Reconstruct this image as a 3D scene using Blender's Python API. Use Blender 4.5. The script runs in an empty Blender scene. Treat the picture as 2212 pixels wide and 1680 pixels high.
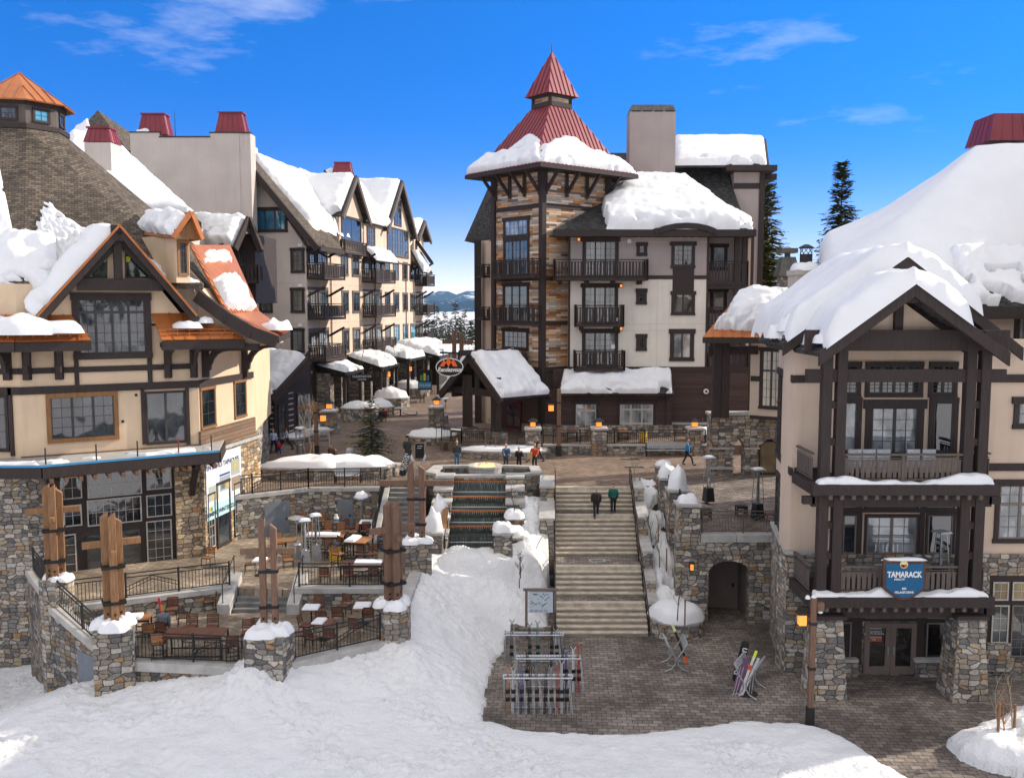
import bpy, bmesh, math, random
from mathutils import Vector, Matrix, noise
V=Vector; R=math.radians; PI=math.pi
SC=bpy.context.scene; C=SC.collection
rnd=random.Random(7)
# ---------------------------------------------------------------- camera model (survey frame 2212 x 1680)
FL=2000.0; TH=math.atan(185/2000.0); CZ=15.6
cth,sth=math.cos(TH),math.sin(TH)
def ray(x,y):
    dy=840-y
    return V((x-1106.0,FL*cth+dy*sth,-FL*sth+dy*cth))
def P(x,y,Y):
    d=ray(x,y); return V((0,0,CZ))+d*(Y/d.y)
def G(x,y,z=0.0):
    d=ray(x,y); return V((0,0,CZ))+d*((z-CZ)/d.z)
def ZZ(y,Y): return P(1106,y,Y).z
def XX(x,Y): return (x-1106.0)/FL*Y
# ---------------------------------------------------------------- objects
def tag(o,label=None,cat=None,group=None,kind=None):
    if label: o['label']=label
    if cat: o['category']=cat
    if group: o['group']=group
    if kind: o['kind']=kind
    return o
def thing(name,label,cat,loc=(0,0,0),rz=0,group=None):
    o=bpy.data.objects.new(name,None); C.objects.link(o); o.empty_display_size=.2
    o.location=loc; o.rotation_euler=(0,0,rz); tag(o,label,cat,group); o['kind']='thing'
    return o
def wloc(o):
    l=V((0,0,0))
    while o is not None: l+=V(o.location); o=o.parent
    return l
SPLITN={'post','cheek_wall','canopy_post','upright','pedestal','arch_stone','brace','vent_cover','post_block','corner_post','rafter_end','strap','icicle','trim_band','joist','flames','baubles','vent_slot','end_frame','stone_pier','gable_post','low_wall'}
class MB:
    def __init__(s): s.v=[]; s.f=[]; s.m=[]; s.mi=0
    def add(s,vs,fs):
        b=len(s.v); s.cuts=getattr(s,'cuts',[])+[(b,len(s.f))] if len(s.v)<20000 and len(getattr(s,'cuts',[]))<200 else getattr(s,'cuts',[]); s.v+= [V(p) for p in vs]
        for f in fs: s.f.append([b+i for i in f]); s.m.append(s.mi)
        return s
    def poly(s,pts): return s.add(pts,[list(range(len(pts)))])
    def hexa(s,a,b,c,d,e,f,g,h):   # bottom abcd, top efgh
        return s.add([a,b,c,d,e,f,g,h],[(3,2,1,0),(4,5,6,7),(0,1,5,4),(1,2,6,5),(2,3,7,6),(3,0,4,7)])
    def box(s,x0,y0,z0,x1,y1,z1):
        return s.hexa((x0,y0,z0),(x1,y0,z0),(x1,y1,z0),(x0,y1,z0),(x0,y0,z1),(x1,y0,z1),(x1,y1,z1),(x0,y1,z1))
    def cbox(s,cx,cy,cz,sx,sy,sz,rz=0,rx=0,ry=0):
        from mathutils import Euler
        M=Euler((rx,ry,rz)).to_matrix(); p=[]
        for (i,j,k) in ((-1,-1,-1),(1,-1,-1),(1,1,-1),(-1,1,-1),(-1,-1,1),(1,-1,1),(1,1,1),(-1,1,1)):
            p.append(V((cx,cy,cz))+M@V((i*sx/2,j*sy/2,k*sz/2)))
        return s.hexa(*p)
    def bar(s,p,q,w,h=None,up=(0,0,1)):
        h=w if h is None else h; p=V(p);q=V(q); d=(q-p)
        if d.length<1e-6: return s
        d.normalize(); up=V(up)
        if abs(d.dot(up))>.98: up=V((0,1,0))
        r=d.cross(up).normalized(); u=r.cross(d)
        k=[]
        for base in (p,q):
            for (i,j) in ((-1,-1),(1,-1),(1,1),(-1,1)): k.append(base+r*(i*w/2)+u*(j*h/2))
        return s.add(k,[(0,1,2,3),(7,6,5,4),(0,4,5,1),(1,5,6,2),(2,6,7,3),(3,7,4,0)])
    def tube(s,p,q,r,r2=None,n=6,cap=True):
        r2=r if r2 is None else r2; p=V(p);q=V(q); d=(q-p)
        if d.length<1e-6: return s
        d.normalize(); a=d.orthogonal().normalized(); b=d.cross(a)
        k=[]
        for base,rr in ((p,r),(q,r2)):
            for i in range(n):
                t=2*PI*i/n; k.append(base+a*(rr*math.cos(t))+b*(rr*math.sin(t)))
        f=[(i,(i+1)%n,n+(i+1)%n,n+i) for i in range(n)]
        if cap: f+= [list(range(n))[::-1],list(range(n,2*n))]
        return s.add(k,f)
    def path(s,pts,r,n=6):
        for i in range(len(pts)-1): s.tube(pts[i],pts[i+1],r,r,n)
        return s
    def lathe(s,c,prof,n=16,sx=1,sy=1,a0=0):
        c=V(c); k=[]
        for (r,z) in prof:
            for i in range(n):
                t=2*PI*i/n+a0; k.append(c+V((r*sx*math.cos(t),r*sy*math.sin(t),z)))
        f=[]
        for j in range(len(prof)-1):
            for i in range(n):
                a=j*n+i; b=j*n+(i+1)%n; f.append((a,b,b+n,a+n))
        f.append(list(range(n))[::-1]); f.append([ (len(prof)-1)*n+i for i in range(n)])
        return s.add(k,f)
    def prism(s,pts,z0,z1):        # pts 2D ccw
        n=len(pts)
        g=lambda z,p,i: (z[i] if isinstance(z,(list,tuple)) else z)
        k=[(p[0],p[1],g(z0,p,i)) for i,p in enumerate(pts)]+[(p[0],p[1],g(z1,p,i)) for i,p in enumerate(pts)]
        f=[(i,(i+1)%n,n+(i+1)%n,n+i) for i in range(n)]+[list(range(n))[::-1],list(range(n,2*n))]
        return s.add(k,f)
    def slab(s,pts,t):             # thick polygon: pts 3D, thickness t downward along the normal
        n=len(pts); pts=[V(p) for p in pts]
        nn=(pts[1]-pts[0]).cross(pts[-1]-pts[0]).normalized()
        if nn.z<0: nn=-nn
        lo=[p-nn*t for p in pts]
        return s.add(pts+lo,[list(range(n)),list(range(n,2*n))[::-1]]+[(i,n+i,n+(i+1)%n,(i+1)%n) for i in range(n)])
    def build(s,name,mats,parent=None,smooth=False,label=None,bevel=0,fixn=True):
        if name in SPLITN and len(getattr(s,'cuts',[]))>1:
            first=None; cuts=s.cuts+[(len(s.v),len(s.f))]
            for (v0,f0),(v1,f1) in zip(cuts[:-1],cuts[1:]):
                q=MB(); q.v=s.v[v0:v1]; q.f=[[i-v0 for i in f] for f in s.f[f0:f1]]; q.m=s.m[f0:f1]; o=q.build(name,mats,parent,smooth,label,bevel,fixn); first=first or o
            return first
        me=bpy.data.meshes.new(name)
        off=wloc(parent) if parent is not None else V((0,0,0))
        me.from_pydata([tuple(v-off) for v in s.v],[],s.f)
        if not isinstance(mats,(list,tuple)): mats=[mats]
        for m in mats: me.materials.append(m)
        for p,mi in zip(me.polygons,s.m): p.material_index=mi if mi<len(mats) else 0
        if fixn:
            bm=bmesh.new(); bm.from_mesh(me); bmesh.ops.recalc_face_normals(bm,faces=bm.faces); bm.to_mesh(me); bm.free()
        # UV in metres, by face direction
        uv=me.uv_layers.new(name='UV'); Zv=V((0,0,1)); vs=me.vertices; data=uv.data
        for p in me.polygons:
            nn=p.normal
            if abs(nn.z)>.985: t=V((1,0,0)); b=V((0,1,0))
            else:
                t=Zv.cross(nn).normalized(); b=nn.cross(t)
            for li in p.loop_indices:
                co=vs[me.loops[li].vertex_index].co+off
                data[li].uv=(co.dot(t),co.dot(b))
            if smooth: p.use_smooth=True
        me.update()
        o=bpy.data.objects.new(name,me); C.objects.link(o)
        if parent is not None: o.parent=parent
        if label: o['label']=label
        if bevel:
            md=o.modifiers.new('Bevel','BEVEL'); md.width=bevel; md.segments=1; md.limit_method='ANGLE'
        return o
def copy_tree(o,parent=None):
    c=o.copy(); C.objects.link(c); c.parent=parent
    for ch in list(o.children): copy_tree(ch,c)
    return c
# ---------------------------------------------------------------- vertical wall planes
class Facet:
    def __init__(s,A,B,zb=0):
        s.A=V((A[0],A[1],0)); s.B=V((B[0],B[1],0)); d=s.B-s.A; s.L=d.length; s.t=d.normalized(); s.n=V((s.t.y,-s.t.x,0))
    def pt(s,u,z,o=0): p=s.A+s.t*u+s.n*o; return V((p.x,p.y,z))
    def px(s,x,y,o=0):
        d=ray(x,y); A=s.A+s.n*o; k=(A-V((0,0,0))).dot(s.n)/ (d.x*s.n.x+d.y*s.n.y)
        p=V((0,0,CZ))+d*k; return ((p-s.A).dot(s.t),p.z)
    def box(s,mb,u0,u1,z0,z1,o0=-.2,o1=0):
        return mb.hexa(s.pt(u0,z0,o1),s.pt(u1,z0,o1),s.pt(u1,z0,o0),s.pt(u0,z0,o0),s.pt(u0,z1,o1),s.pt(u1,z1,o1),s.pt(u1,z1,o0),s.pt(u0,z1,o0))
    def pxbox(s,mb,x0,y0,x1,y1,o0=-.2,o1=.05):
        u0,z0,u1,z1=s.rect(x0,y0,x1,y1,o1); return s.box(mb,u0,u1,z0,z1,o0,o1)
    def rect(s,x0,y0,x1,y1,o=0):
        ym=(y0+y1)/2; u0=s.px(x0,ym,o)[0]; u1=s.px(x1,ym,o)[0]; xm=(x0+x1)/2
        if abs(s.n.y)<.5: # steep facet: use u midpoint
            z1=s.px(xm,y0,o)[1]; z0=s.px(xm,y1,o)[1]
        else: z1=s.px(xm,y0,o)[1]; z0=s.px(xm,y1,o)[1]
        return min(u0,u1),z0,max(u0,u1),z1
def window(par,F,r,panels=1,grid=(2,3),trim=.16,fm=None,tm=None,gm=None,o=0,head=.0,rows=None,name='window',sill=True,lab=None,td=.07):
    """r=(u0,z0,u1,z1) on facet F; rows = list of fractions (heights) stacked from bottom"""
    u0,z0,u1,z1=r; fm=fm or M['frame']; tm=tm or M['dark_wood']; gm=gm or M['glass']
    mb=MB(); mb.mi=1
    if trim>0:
        F.box(mb,u0,u0+trim,z0+trim,z1-trim,o,o+td); F.box(mb,u1-trim,u1,z0+trim,z1-trim,o,o+td)
        F.box(mb,u0-head,u1+head,z1-trim*1.2,z1+head*.6,o,o+td+.03); F.box(mb,u0-head*.4,u1+head*.4,z0,z0+trim,o,o+td+.03)
    a0,a1,b0,b1=u0+trim,u1-trim,z0+trim,z1-trim
    mb.mi=0; fw=.06; pw=(a1-a0)/panels; rows=rows or [(1.0,grid[1])]
    tot=sum(x[0] for x in rows); zc=b0
    for (fr,gy) in rows:
        h=(b1-b0)*fr/tot
        for k in range(panels):
            p0=a0+pw*k; p1=p0+pw
            F.box(mb,p0,p0+fw,zc,zc+h,o,o+.05); F.box(mb,p1-fw,p1,zc,zc+h,o,o+.05)
            F.box(mb,p0+fw,p1-fw,zc,zc+fw,o,o+.048); F.box(mb,p0+fw,p1-fw,zc+h-fw,zc+h,o,o+.048)
            for i in range(1,grid[0]):
                um=p0+fw+(pw-2*fw)*i/grid[0]; F.box(mb,um-.012,um+.012,zc+fw,zc+h-fw,o,o+.036)
            for j in range(1,gy):
                zm=zc+fw+(h-2*fw)*j/gy; F.box(mb,p0+fw,p1-fw,zm-.012,zm+.012,o,o+.034)
        zc+=h
    w=mb.build(name,[fm,tm],par,label=lab)
    g=MB(); F.box(g,a0,a1,b0,b1,o-.02,o+.018); g.build('pane',gm,w)
    return w
def seamroof(par,quad,mat,step=.45,name='roof',t=.08,seam=.05,lab=None):
    """standing seam metal roof: quad = eave0,eave1,ridge1,ridge0"""
    e0,e1,r1,r0=[V(p) for p in quad]; mb=MB()
    pts=[e0,e1,r1] if (r1-r0).length<.02 else [e0,e1,r1,r0]
    mb.slab(pts,t)
    nn=(e1-e0).cross(r0-e0).normalized(); 
    if nn.z<0: nn=-nn
    ud=(e1-e0).normalized(); up=nn.cross(ud); 
    if up.z<0: up=-up
    L=(e1-e0).length; n=int(L/step); a0=(r0-e0).dot(ud); h0=(r0-e0).dot(up); a1=(r1-e0).dot(ud); h1=(r1-e0).dot(up)
    for i in range(1,n):
        x=i*L/n
        # top of the line at abscissa x within the polygon
        if a0>.01 and x<a0: h=h0*x/a0
        elif a1<L-.01 and x>a1: h=h1*(L-x)/(L-a1)
        else: h=h0+(h1-h0)*((x-a0)/max(a1-a0,1e-3))
        mb.bar(e0+ud*x+nn*.0,e0+ud*x+up*h,.035,seam*2,up=nn)
    return mb.build(name,mat,par,label=lab)
def fbm(p,o=4): return noise.fractal(V(p),1.0,2.0,o)
def snow(par,quad,T=.4,nu=40,nv=24,seed=0,edge=.5,ragged=.12,mask=None,name='roof_snow',lump=.25,lift=0.0,mat=None,vert=False,notch=1.0):
    """thick snow pad lying on the quad (e0,e1,r1,r0): rounded edges, lumpy, ragged outline"""
    e0,e1,r1,r0=[V(p) for p in quad]
    nn=(e1-e0).cross((r0+r1)/2-e0).normalized()
    if nn.z<0: nn=-nn
    up=V((0,0,1)) if vert else nn
    mb=MB(); W=((e1-e0).length+(r1-r0).length)/2; H=((r0-e0).length+(r1-e1).length)/2
    vs=[]; hs=[]
    for j in range(nv+1):
        v=j/nv
        for i in range(nu+1):
            u=i/nu; p=(e0*(1-u)+e1*u)*(1-v)+(r0*(1-u)+r1*u)*v
            d=min(u*W,(1-u)*W,v*H,(1-v)*H)
            q=V((p.x*.5+seed*7,p.y*.5,p.z*.5))
            d2=d+ragged*(noise.noise(q*3)*1.2+noise.noise(q*9)*.5)*(1 if d>0.001 else 0)
            e=max(0,min(1,d2/edge)); prof=math.sqrt(max(0,1-(1-e)**2))
            m=1 if mask is None else mask(u,v,p)
            h=T*prof*(1+lump*fbm(q*1.3,3))*m
            if T>.3 and notch and v*H<1.3: h-=notch*T*1.5*max(0,noise.noise(V((u*W*.95+seed*9.1,v*H*1.1,seed)))-.16)*2.2*(1 if v*H<.9 else (1.3-v*H)/.4)
            if T>.3: h-=.05*max(0,math.sin((v*H)*3.2+noise.noise(q*.8)*4))*prof
            if m<=0.02 or d2<=0: h=-.06
            hs.append(h); vs.append(p+up*(h+lift))
    n1=nu+1; fs=[]
    for j in range(nv):
        for i in range(nu):
            a=j*n1+i; ids=(a,a+1,a+1+n1,a+n1)
            if all(hs[k]<0 for k in ids): continue
            fs.append(ids)
    if not fs: return None
    mb.add(vs,fs); o=mb.build(name,mat or M['snow'],par,smooth=True,fixn=False)
    return o
def icicles(mb,p,q,n,seed=1,L=.35):
    r=random.Random(seed)
    for i in range(n):
        a=V(p).lerp(V(q),r.random()); mb.tube(a,a-V((0,0,L*r.uniform(.3,1))),.02,.003,4)
def railing(name,pts,h=1.07,label='',group=None,picket=.14,post=2.0,mat=None,chev=True,parent=None,wood=False,cat='railing',bot=.1):
    """iron railing: posts, rails and infill along 3D points"""
    mat=mat or M['iron']
    if parent is None: t=thing(name,label,cat,pts[0],0,group)
    else: t=parent
    P_,Rl,I=MB(),MB(),MB(); nseg=0
    for a,b in zip(pts[:-1],pts[1:]):
        a=V(a);b=V(b); d=b-a; L=V((d.x,d.y,0)).length; n=max(1,round(L/post))
        up=V((0,0,1))
        for i in range(n+1):
            p=a+d*(i/n); 
            P_.bar(p,p+up*(h+.06),.07,.07,up=(0,1,0))
        for hh,w in ((h,.06),(h-.17,.035),(bot,.04)): Rl.bar(a+up*hh,b+up*hh,w,.04)
        for i in range(n):
            p=a+d*(i/n); q=a+d*((i+1)/n); nseg+=1
            k=max(2,int(L/n/picket))
            for j in range(1,k):
                s=p+(q-p)*(j/k); top=h-.17
                if chev and nseg%3==2: top=h-.17-.38*abs(j/k-.5)*2
                I.bar(s+up*bot,s+up*top,.022 if not wood else .1,.022)
            if chev and nseg%3==2:
                m=(p+q)/2
                for dz in (0,-.16):
                    I.bar(p+up*(h-.6+dz),m+up*(h-.19+dz),.028); I.bar(m+up*(h-.19+dz),q+up*(h-.6+dz),.028)
            
    P_.build('post',mat,t); Rl.build('rail',mat,t); I.build('infill',mat,t)
    return t
M={}
def _n(nt,t,**k):
    n=nt.nodes.new(t)
    for a,b in k.items():
        if a.startswith('i_'): n.inputs[a[2:].replace('_',' ')].default_value=b
        else: setattr(n,a,b)
    return n
def rgb(c): return (c[0],c[1],c[2],1)
def newmat(name,rough=.8,metal=0,spec=.3):
    m=bpy.data.materials.new(name); m.use_nodes=True; nt=m.node_tree; b=nt.nodes['Principled BSDF']
    b.inputs['Roughness'].default_value=rough; b.inputs['Metallic'].default_value=metal; b.inputs['Specular IOR Level'].default_value=spec
    M[name]=m; return m,nt,b
def ramp(nt,fac,stops,interp='LINEAR'):
    r=nt.nodes.new('ShaderNodeValToRGB'); r.color_ramp.interpolation=interp; e=r.color_ramp.elements
    e[0].position=stops[0][0]; e[0].color=rgb(stops[0][1]); e[1].position=stops[-1][0]; e[1].color=rgb(stops[-1][1])
    for p,c in stops[1:-1]:
        x=e.new(p); x.color=rgb(c)
    nt.links.new(fac,r.inputs[0]); return r.outputs[0]
def mix(nt,a,b,f,mode='MIX'):
    m=nt.nodes.new('ShaderNodeMix'); m.data_type='RGBA'; m.blend_type=mode
    for i,x in ((6,a),(7,b),(0,f)):
        if hasattr(x,'is_linked') or hasattr(x,'links'): nt.links.new(x,m.inputs[i])
        else: m.inputs[i].default_value=rgb(x) if isinstance(x,(tuple,list)) else x
    return m.outputs[2]
def vec(nt,src='UV',scale=(1,1,1),loc=(0,0,0)):
    t=nt.nodes.new('ShaderNodeTexCoord'); mp=nt.nodes.new('ShaderNodeMapping')
    nt.links.new(t.outputs[src],mp.inputs[0]); mp.inputs['Scale'].default_value=scale; mp.inputs['Location'].default_value=loc
    return mp.outputs[0]
def wpos(nt,scale=(1,1,1)):
    t=nt.nodes.new('ShaderNodeNewGeometry'); mp=nt.nodes.new('ShaderNodeMapping')
    nt.links.new(t.outputs['Position'],mp.inputs[0]); mp.inputs['Scale'].default_value=scale; return mp.outputs[0]
def nz(nt,v,sc,det=4,rough=.55,out='Fac'):
    n=_n(nt,'ShaderNodeTexNoise'); n.inputs['Scale'].default_value=sc; n.inputs['Detail'].default_value=det; n.inputs['Roughness'].default_value=rough
    nt.links.new(v,n.inputs['Vector']); return n.outputs[out]
def bump(nt,b,h,dist=.02,st=1.0,prev=None):
    n=nt.nodes.new('ShaderNodeBump'); n.inputs['Distance'].default_value=dist; n.inputs['Strength'].default_value=st
    nt.links.new(h,n.inputs['Height'])
    if prev is not None: nt.links.new(prev,n.inputs['Normal'])
    nt.links.new(n.outputs[0],b.inputs['Normal']); return n.outputs[0]
def math_(nt,op,a,b=None,clamp=False):
    m=nt.nodes.new('ShaderNodeMath'); m.operation=op; m.use_clamp=clamp
    for i,x in enumerate((a,b)):
        if x is None: continue
        if hasattr(x,'links'): nt.links.new(x,m.inputs[i])
        else: m.inputs[i].default_value=x
    return m.outputs[0]
def plain(name,c,rough=.7,metal=0,var=.25,sc=3,bmp=.0,spec=.3,bsc=30):
    m,nt,b=newmat(name,rough,metal,spec); v=wpos(nt)
    f=nz(nt,v,sc,5); lo=[x*(1-var) for x in c]; hi=[min(1,x*(1+var)) for x in c]
    nt.links.new(ramp(nt,f,[(.3,lo),(.7,hi)]),b.inputs['Base Color'])
    if bmp: bump(nt,b,nz(nt,v,bsc,4),bmp)
    return m
def stucco(name,c):
    m,nt,b=newmat(name,.9,0,.15); v=wpos(nt)
    f=nz(nt,v,.5,5); lo=[x*.9 for x in c]; hi=[min(1,x*1.07) for x in c]
    col=ramp(nt,f,[(.3,lo),(.7,hi)])
    st=nz(nt,wpos(nt,(3,3,.25)),1.0,4); col=mix(nt,col,[x*.78 for x in c],math_(nt,'MULTIPLY',math_(nt,'SUBTRACT',st,.52,True),2.0,True))
    nt.links.new(col,b.inputs['Base Color']); bump(nt,b,nz(nt,v,40,3),.008,.8)
stucco('cream',(.66,.50,.34)); stucco('greige',(.54,.475,.42)); stucco('white_stucco',(.68,.63,.55)); stucco('taupe',(.37,.315,.29)); stucco('tan',(.60,.47,.36))
def stone(name,stops,sx=2.5,sy=4.9,mort=(.09,.085,.08)):
    m,nt,b=newmat(name,.85,0,.25); v=vec(nt)
    d=nz(nt,v,2.2,2,out='Color'); vm=nt.nodes.new('ShaderNodeVectorMath'); vm.operation='MULTIPLY_ADD'
    nt.links.new(d,vm.inputs[0]); vm.inputs[1].default_value=(.09,.05,0); nt.links.new(v,vm.inputs[2])
    mp=nt.nodes.new('ShaderNodeMapping'); nt.links.new(vm.outputs[0],mp.inputs[0]); mp.inputs['Scale'].default_value=(sx,sy,1)
    def vor(feat):
        n=nt.nodes.new('ShaderNodeTexVoronoi'); n.voronoi_dimensions='2D'; n.distance='CHEBYCHEV'; n.feature=feat; n.inputs['Scale'].default_value=1; n.inputs['Randomness'].default_value=.68
        nt.links.new(mp.outputs[0],n.inputs['Vector']); return n
    a=vor('F1'); c=vor('F2'); gap=math_(nt,'SUBTRACT',c.outputs['Distance'],a.outputs['Distance'])
    sep=nt.nodes.new('ShaderNodeSeparateColor'); nt.links.new(a.outputs['Color'],sep.inputs[0])
    col=ramp(nt,sep.outputs[0],stops,'CONSTANT')
    col=mix(nt,col,(1,1,1),.0); vn=nz(nt,v,7,5,.65)
    col=mix(nt,col,ramp(nt,vn,[(.25,(.45,.45,.45)),(.75,(1.5,1.5,1.5))]),.75,'MULTIPLY')
    f=math_(nt,'MULTIPLY',gap,9.0,True)
    col=mix(nt,mort,col,f)
    nt.links.new(col,b.inputs['Base Color'])
    h=math_(nt,'ADD',math_(nt,'MULTIPLY',f,1.0),math_(nt,'MULTIPLY',vn,.5)); bump(nt,b,h,.05,1.0)
G1=[(0,(.20,.20,.205)),(.14,(.33,.325,.31)),(.28,(.15,.15,.15)),(.4,(.27,.24,.20)),(.52,(.40,.39,.37)),(.62,(.22,.20,.18)),(.72,(.34,.29,.22)),(.8,(.12,.12,.125)),(.88,(.30,.20,.12)),(.93,(.46,.44,.40)),(1,(.25,.25,.26))]
G1=[(p,(c[0]*1.10,c[1]*1.02,c[2]*.92)) for p,c in G1]
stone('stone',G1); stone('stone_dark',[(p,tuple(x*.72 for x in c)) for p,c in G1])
stone('stone_warm',[(p,(c[0]*1.3,c[1]*1.12,c[2]*.88)) for p,c in G1],2.4,4.6)
def bricky(name,stops,bw,rh,mortar=(.03,.03,.03),msize=.006,rough=.85,vn_amt=.5,dist=.012,off=.5,src='UV',big=None,bias=0,streak=None,spec=.2,vs=5,rot=0):
    m,nt,b=newmat(name,rough,0,spec); v=vec(nt,src) if src=='UV' else wpos(nt)
    if rot:
        v.node.inputs['Rotation'].default_value=(0,0,rot)
    d=nz(nt,v,1.5,2,out='Color'); vm=nt.nodes.new('ShaderNodeVectorMath'); vm.operation='MULTIPLY_ADD'
    nt.links.new(d,vm.inputs[0]); vm.inputs[1].default_value=(rh*.12,rh*.12,0); nt.links.new(v,vm.inputs[2])
    k=nt.nodes.new('ShaderNodeTexBrick'); nt.links.new(vm.outputs[0],k.inputs['Vector']); k.offset=off
    for a,x in (('Color1',(0,0,0,1)),('Color2',(1,1,1,1)),('Mortar',(.5,.5,.5,1)),('Scale',1),('Mortar Size',msize),('Mortar Smooth',.3),('Bias',bias),('Brick Width',bw),('Row Height',rh)): k.inputs[a].default_value=x
    col=ramp(nt,k.outputs['Color'],stops)
    vsrc=v
    if streak:
        mp=nt.nodes.new('ShaderNodeMapping'); nt.links.new(v,mp.inputs[0]); mp.inputs['Scale'].default_value=streak; vsrc=mp.outputs[0]
    f=nz(nt,vsrc,vs,5,.65)
    col=mix(nt,col,ramp(nt,f,[(.25,(1-vn_amt,)*3),(.75,(1+vn_amt,)*3)]),.8,'MULTIPLY')
    if big:
        g=nz(nt,v,big[0],4); col=mix(nt,col,ramp(nt,g,[(.35,(big[1],)*3),(.65,(big[2],)*3)]),1.0,'MULTIPLY')
    col=mix(nt,col,mortar,k.outputs['Fac'])
    nt.links.new(col,b.inputs['Base Color'])
    h=math_(nt,'ADD',math_(nt,'MULTIPLY',k.outputs['Fac'],-1.0),math_(nt,'MULTIPLY',f,.5)); bump(nt,b,h,dist)
    return m
bricky('planks',[(0,(.15,.12,.10)),(.18,(.30,.13,.05)),(.32,(.50,.29,.14)),(.45,(.32,.28,.25)),(.6,(.62,.46,.29)),(.72,(.55,.24,.08)),(.84,(.75,.66,.55)),(1,(.22,.19,.18))],1.25,.17,(.03,.025,.02),.006,.8,.45,.012,.37,streak=(1,9,1),vs=2.2)
bricky('shingle',[(0,(.075,.062,.05)),(.5,(.115,.092,.072)),(1,(.17,.135,.10))],.30,.15,(.03,.026,.022),.012,.95,.35,.02,.5,big=(.4,.85,1.15))
bricky('shingle_dark',[(0,(.035,.034,.034)),(.5,(.058,.055,.052)),(1,(.085,.08,.074))],.30,.15,(.016,.016,.016),.012,.95,.35,.02,.5,big=(.4,.85,1.15))
bricky('siding',[(0,(.062,.040,.035)),(.5,(.072,.046,.040)),(1,(.084,.054,.046))],4.0,.19,(.02,.014,.012),.008,.6,.2,.02,.3)
bricky('siding_tan',[(0,(.14,.09,.06)),(.5,(.18,.115,.075)),(1,(.22,.145,.10))],3.0,.2,(.07,.045,.03),.008,.7,.25,.02,.3)
bricky('paver_low',[(0,(.145,.122,.105)),(.5,(.19,.158,.135)),(1,(.26,.22,.185))],.38,.25,(.028,.025,.022),.012,.8,.4,.008,.5,big=(.35,.55,1.25),src='W',rot=.05)
bricky('paver_high',[(0,(.175,.125,.092)),(.5,(.215,.155,.115)),(1,(.27,.20,.15))],.38,.25,(.07,.052,.04),.012,.8,.3,.008,.5,big=(.2,.72,1.18),src='W',rot=.3)
bricky('paver_patio',[(0,(.24,.19,.14)),(.5,(.30,.235,.17)),(1,(.37,.30,.225))],.4,.4,(.10,.075,.05),.014,.8,.3,.008,.5,big=(.5,.55,1.15),src='W',rot=.5)
def wood(name,lo,hi,rough=.7,st=(12,12,1.2)):
    m,nt,b=newmat(name,rough,0,.25); v=wpos(nt,st); f=nz(nt,v,1.6,6,.6)
    nt.links.new(ramp(nt,f,[(.3,lo),(.7,hi)]),b.inputs['Base Color']); bump(nt,b,f,.01,.7)
wood('dark_wood',(.030,.021,.019),(.052,.038,.034)); wood('timber',(.17,.085,.04),(.30,.165,.08)); wood('timber_brown_shade',(.12,.068,.045),(.21,.125,.085)); wood('amber_wood',(.19,.09,.035),(.30,.15,.06))  # post timber in two tones, sunlight and shade put into the colour
wood('slat',(.23,.09,.035),(.37,.17,.07),st=(3,3,3)); wood('slat_dark',(.11,.045,.028),(.19,.085,.05),st=(3,3,3)); wood('grey_brown',(.09,.072,.062),(.13,.105,.09))  # same furniture slats twice: slat coloured as sunlit, slat_dark as shaded
plain('frame',(.045,.043,.042),.5); plain('frame_light',(.45,.42,.37),.5,var=.1); plain('taupe_frame',(.18,.15,.13),.55,var=.1)
plain('iron',(.022,.020,.019),.55,var=.15); plain('black',(.01,.01,.01),.5); plain('steel',(.42,.43,.44),.35,.85,.15,8); plain('galv',(.36,.37,.38),.5,.7,.2,10)
plain('red_metal',(.20,.022,.032),.42,.1,.18,1.2,spec=.5); plain('copper',(.42,.135,.035),.42,.25,.18,1.5,spec=.5); plain('grey_metal',(.12,.115,.10),.5,.3)
plain('concrete',(.38,.36,.33),.85,0,.16,1.2,.008); plain('cap_stone',(.40,.385,.36),.8,0,.2,2.0,.01); plain('step_stone',(.47,.405,.32),.85,0,.28,2.5,.01); plain('concrete_dark',(.17,.165,.155),.85,0,.3,1.5,.01)
plain('white_paint',(.7,.7,.68),.5,var=.08); plain('blue_strip',(.05,.24,.44),.4,var=.1); plain('grey_blue',(.17,.19,.21),.6,var=.1); plain('door_taupe',(.16,.125,.105),.6,var=.12,sc=1)
plain('soil',(.05,.035,.022),.95,0,.4,4,.03); plain('bark',(.10,.075,.055),.9,0,.3,12,.01); plain('twig',(.30,.24,.17),.8,0,.3,10); plain('twig_dark',(.09,.065,.05),.8,0,.3,10)
plain('yellow',(.55,.33,.04),.6); plain('plastic_bk',(.02,.022,.025),.35); plain('galv_light',(.5,.52,.55),.4,.5,.2,10)
def snowmat(name,c,bs=1.0,dirt=0):
    m,nt,b=newmat(name,.55,0,.25); v=wpos(nt)
    col=ramp(nt,nz(nt,v,.6,5),[(.3,[x*.94 for x in c]),(.7,c)])
    if dirt:
        g=nz(nt,v,9,6,.75); col=mix(nt,col,(.30,.26,.22),math_(nt,'MULTIPLY',math_(nt,'SUBTRACT',g,.64,True),dirt*6,True))
    nt.links.new(col,b.inputs['Base Color'])
    n1=bump(nt,b,nz(nt,v,1.6,4,.5),.09*bs,.6); n2=bump(nt,b,nz(nt,v,9,5,.6),.03*bs,.8,n1); bump(nt,b,nz(nt,v,45,2),.006*bs,.6,n2)
    b.inputs['Subsurface Weight'].default_value=0
snowmat('snow',(.77,.77,.77),.5); snowmat('snow_ground',(.76,.755,.75),2.4,.5)
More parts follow.
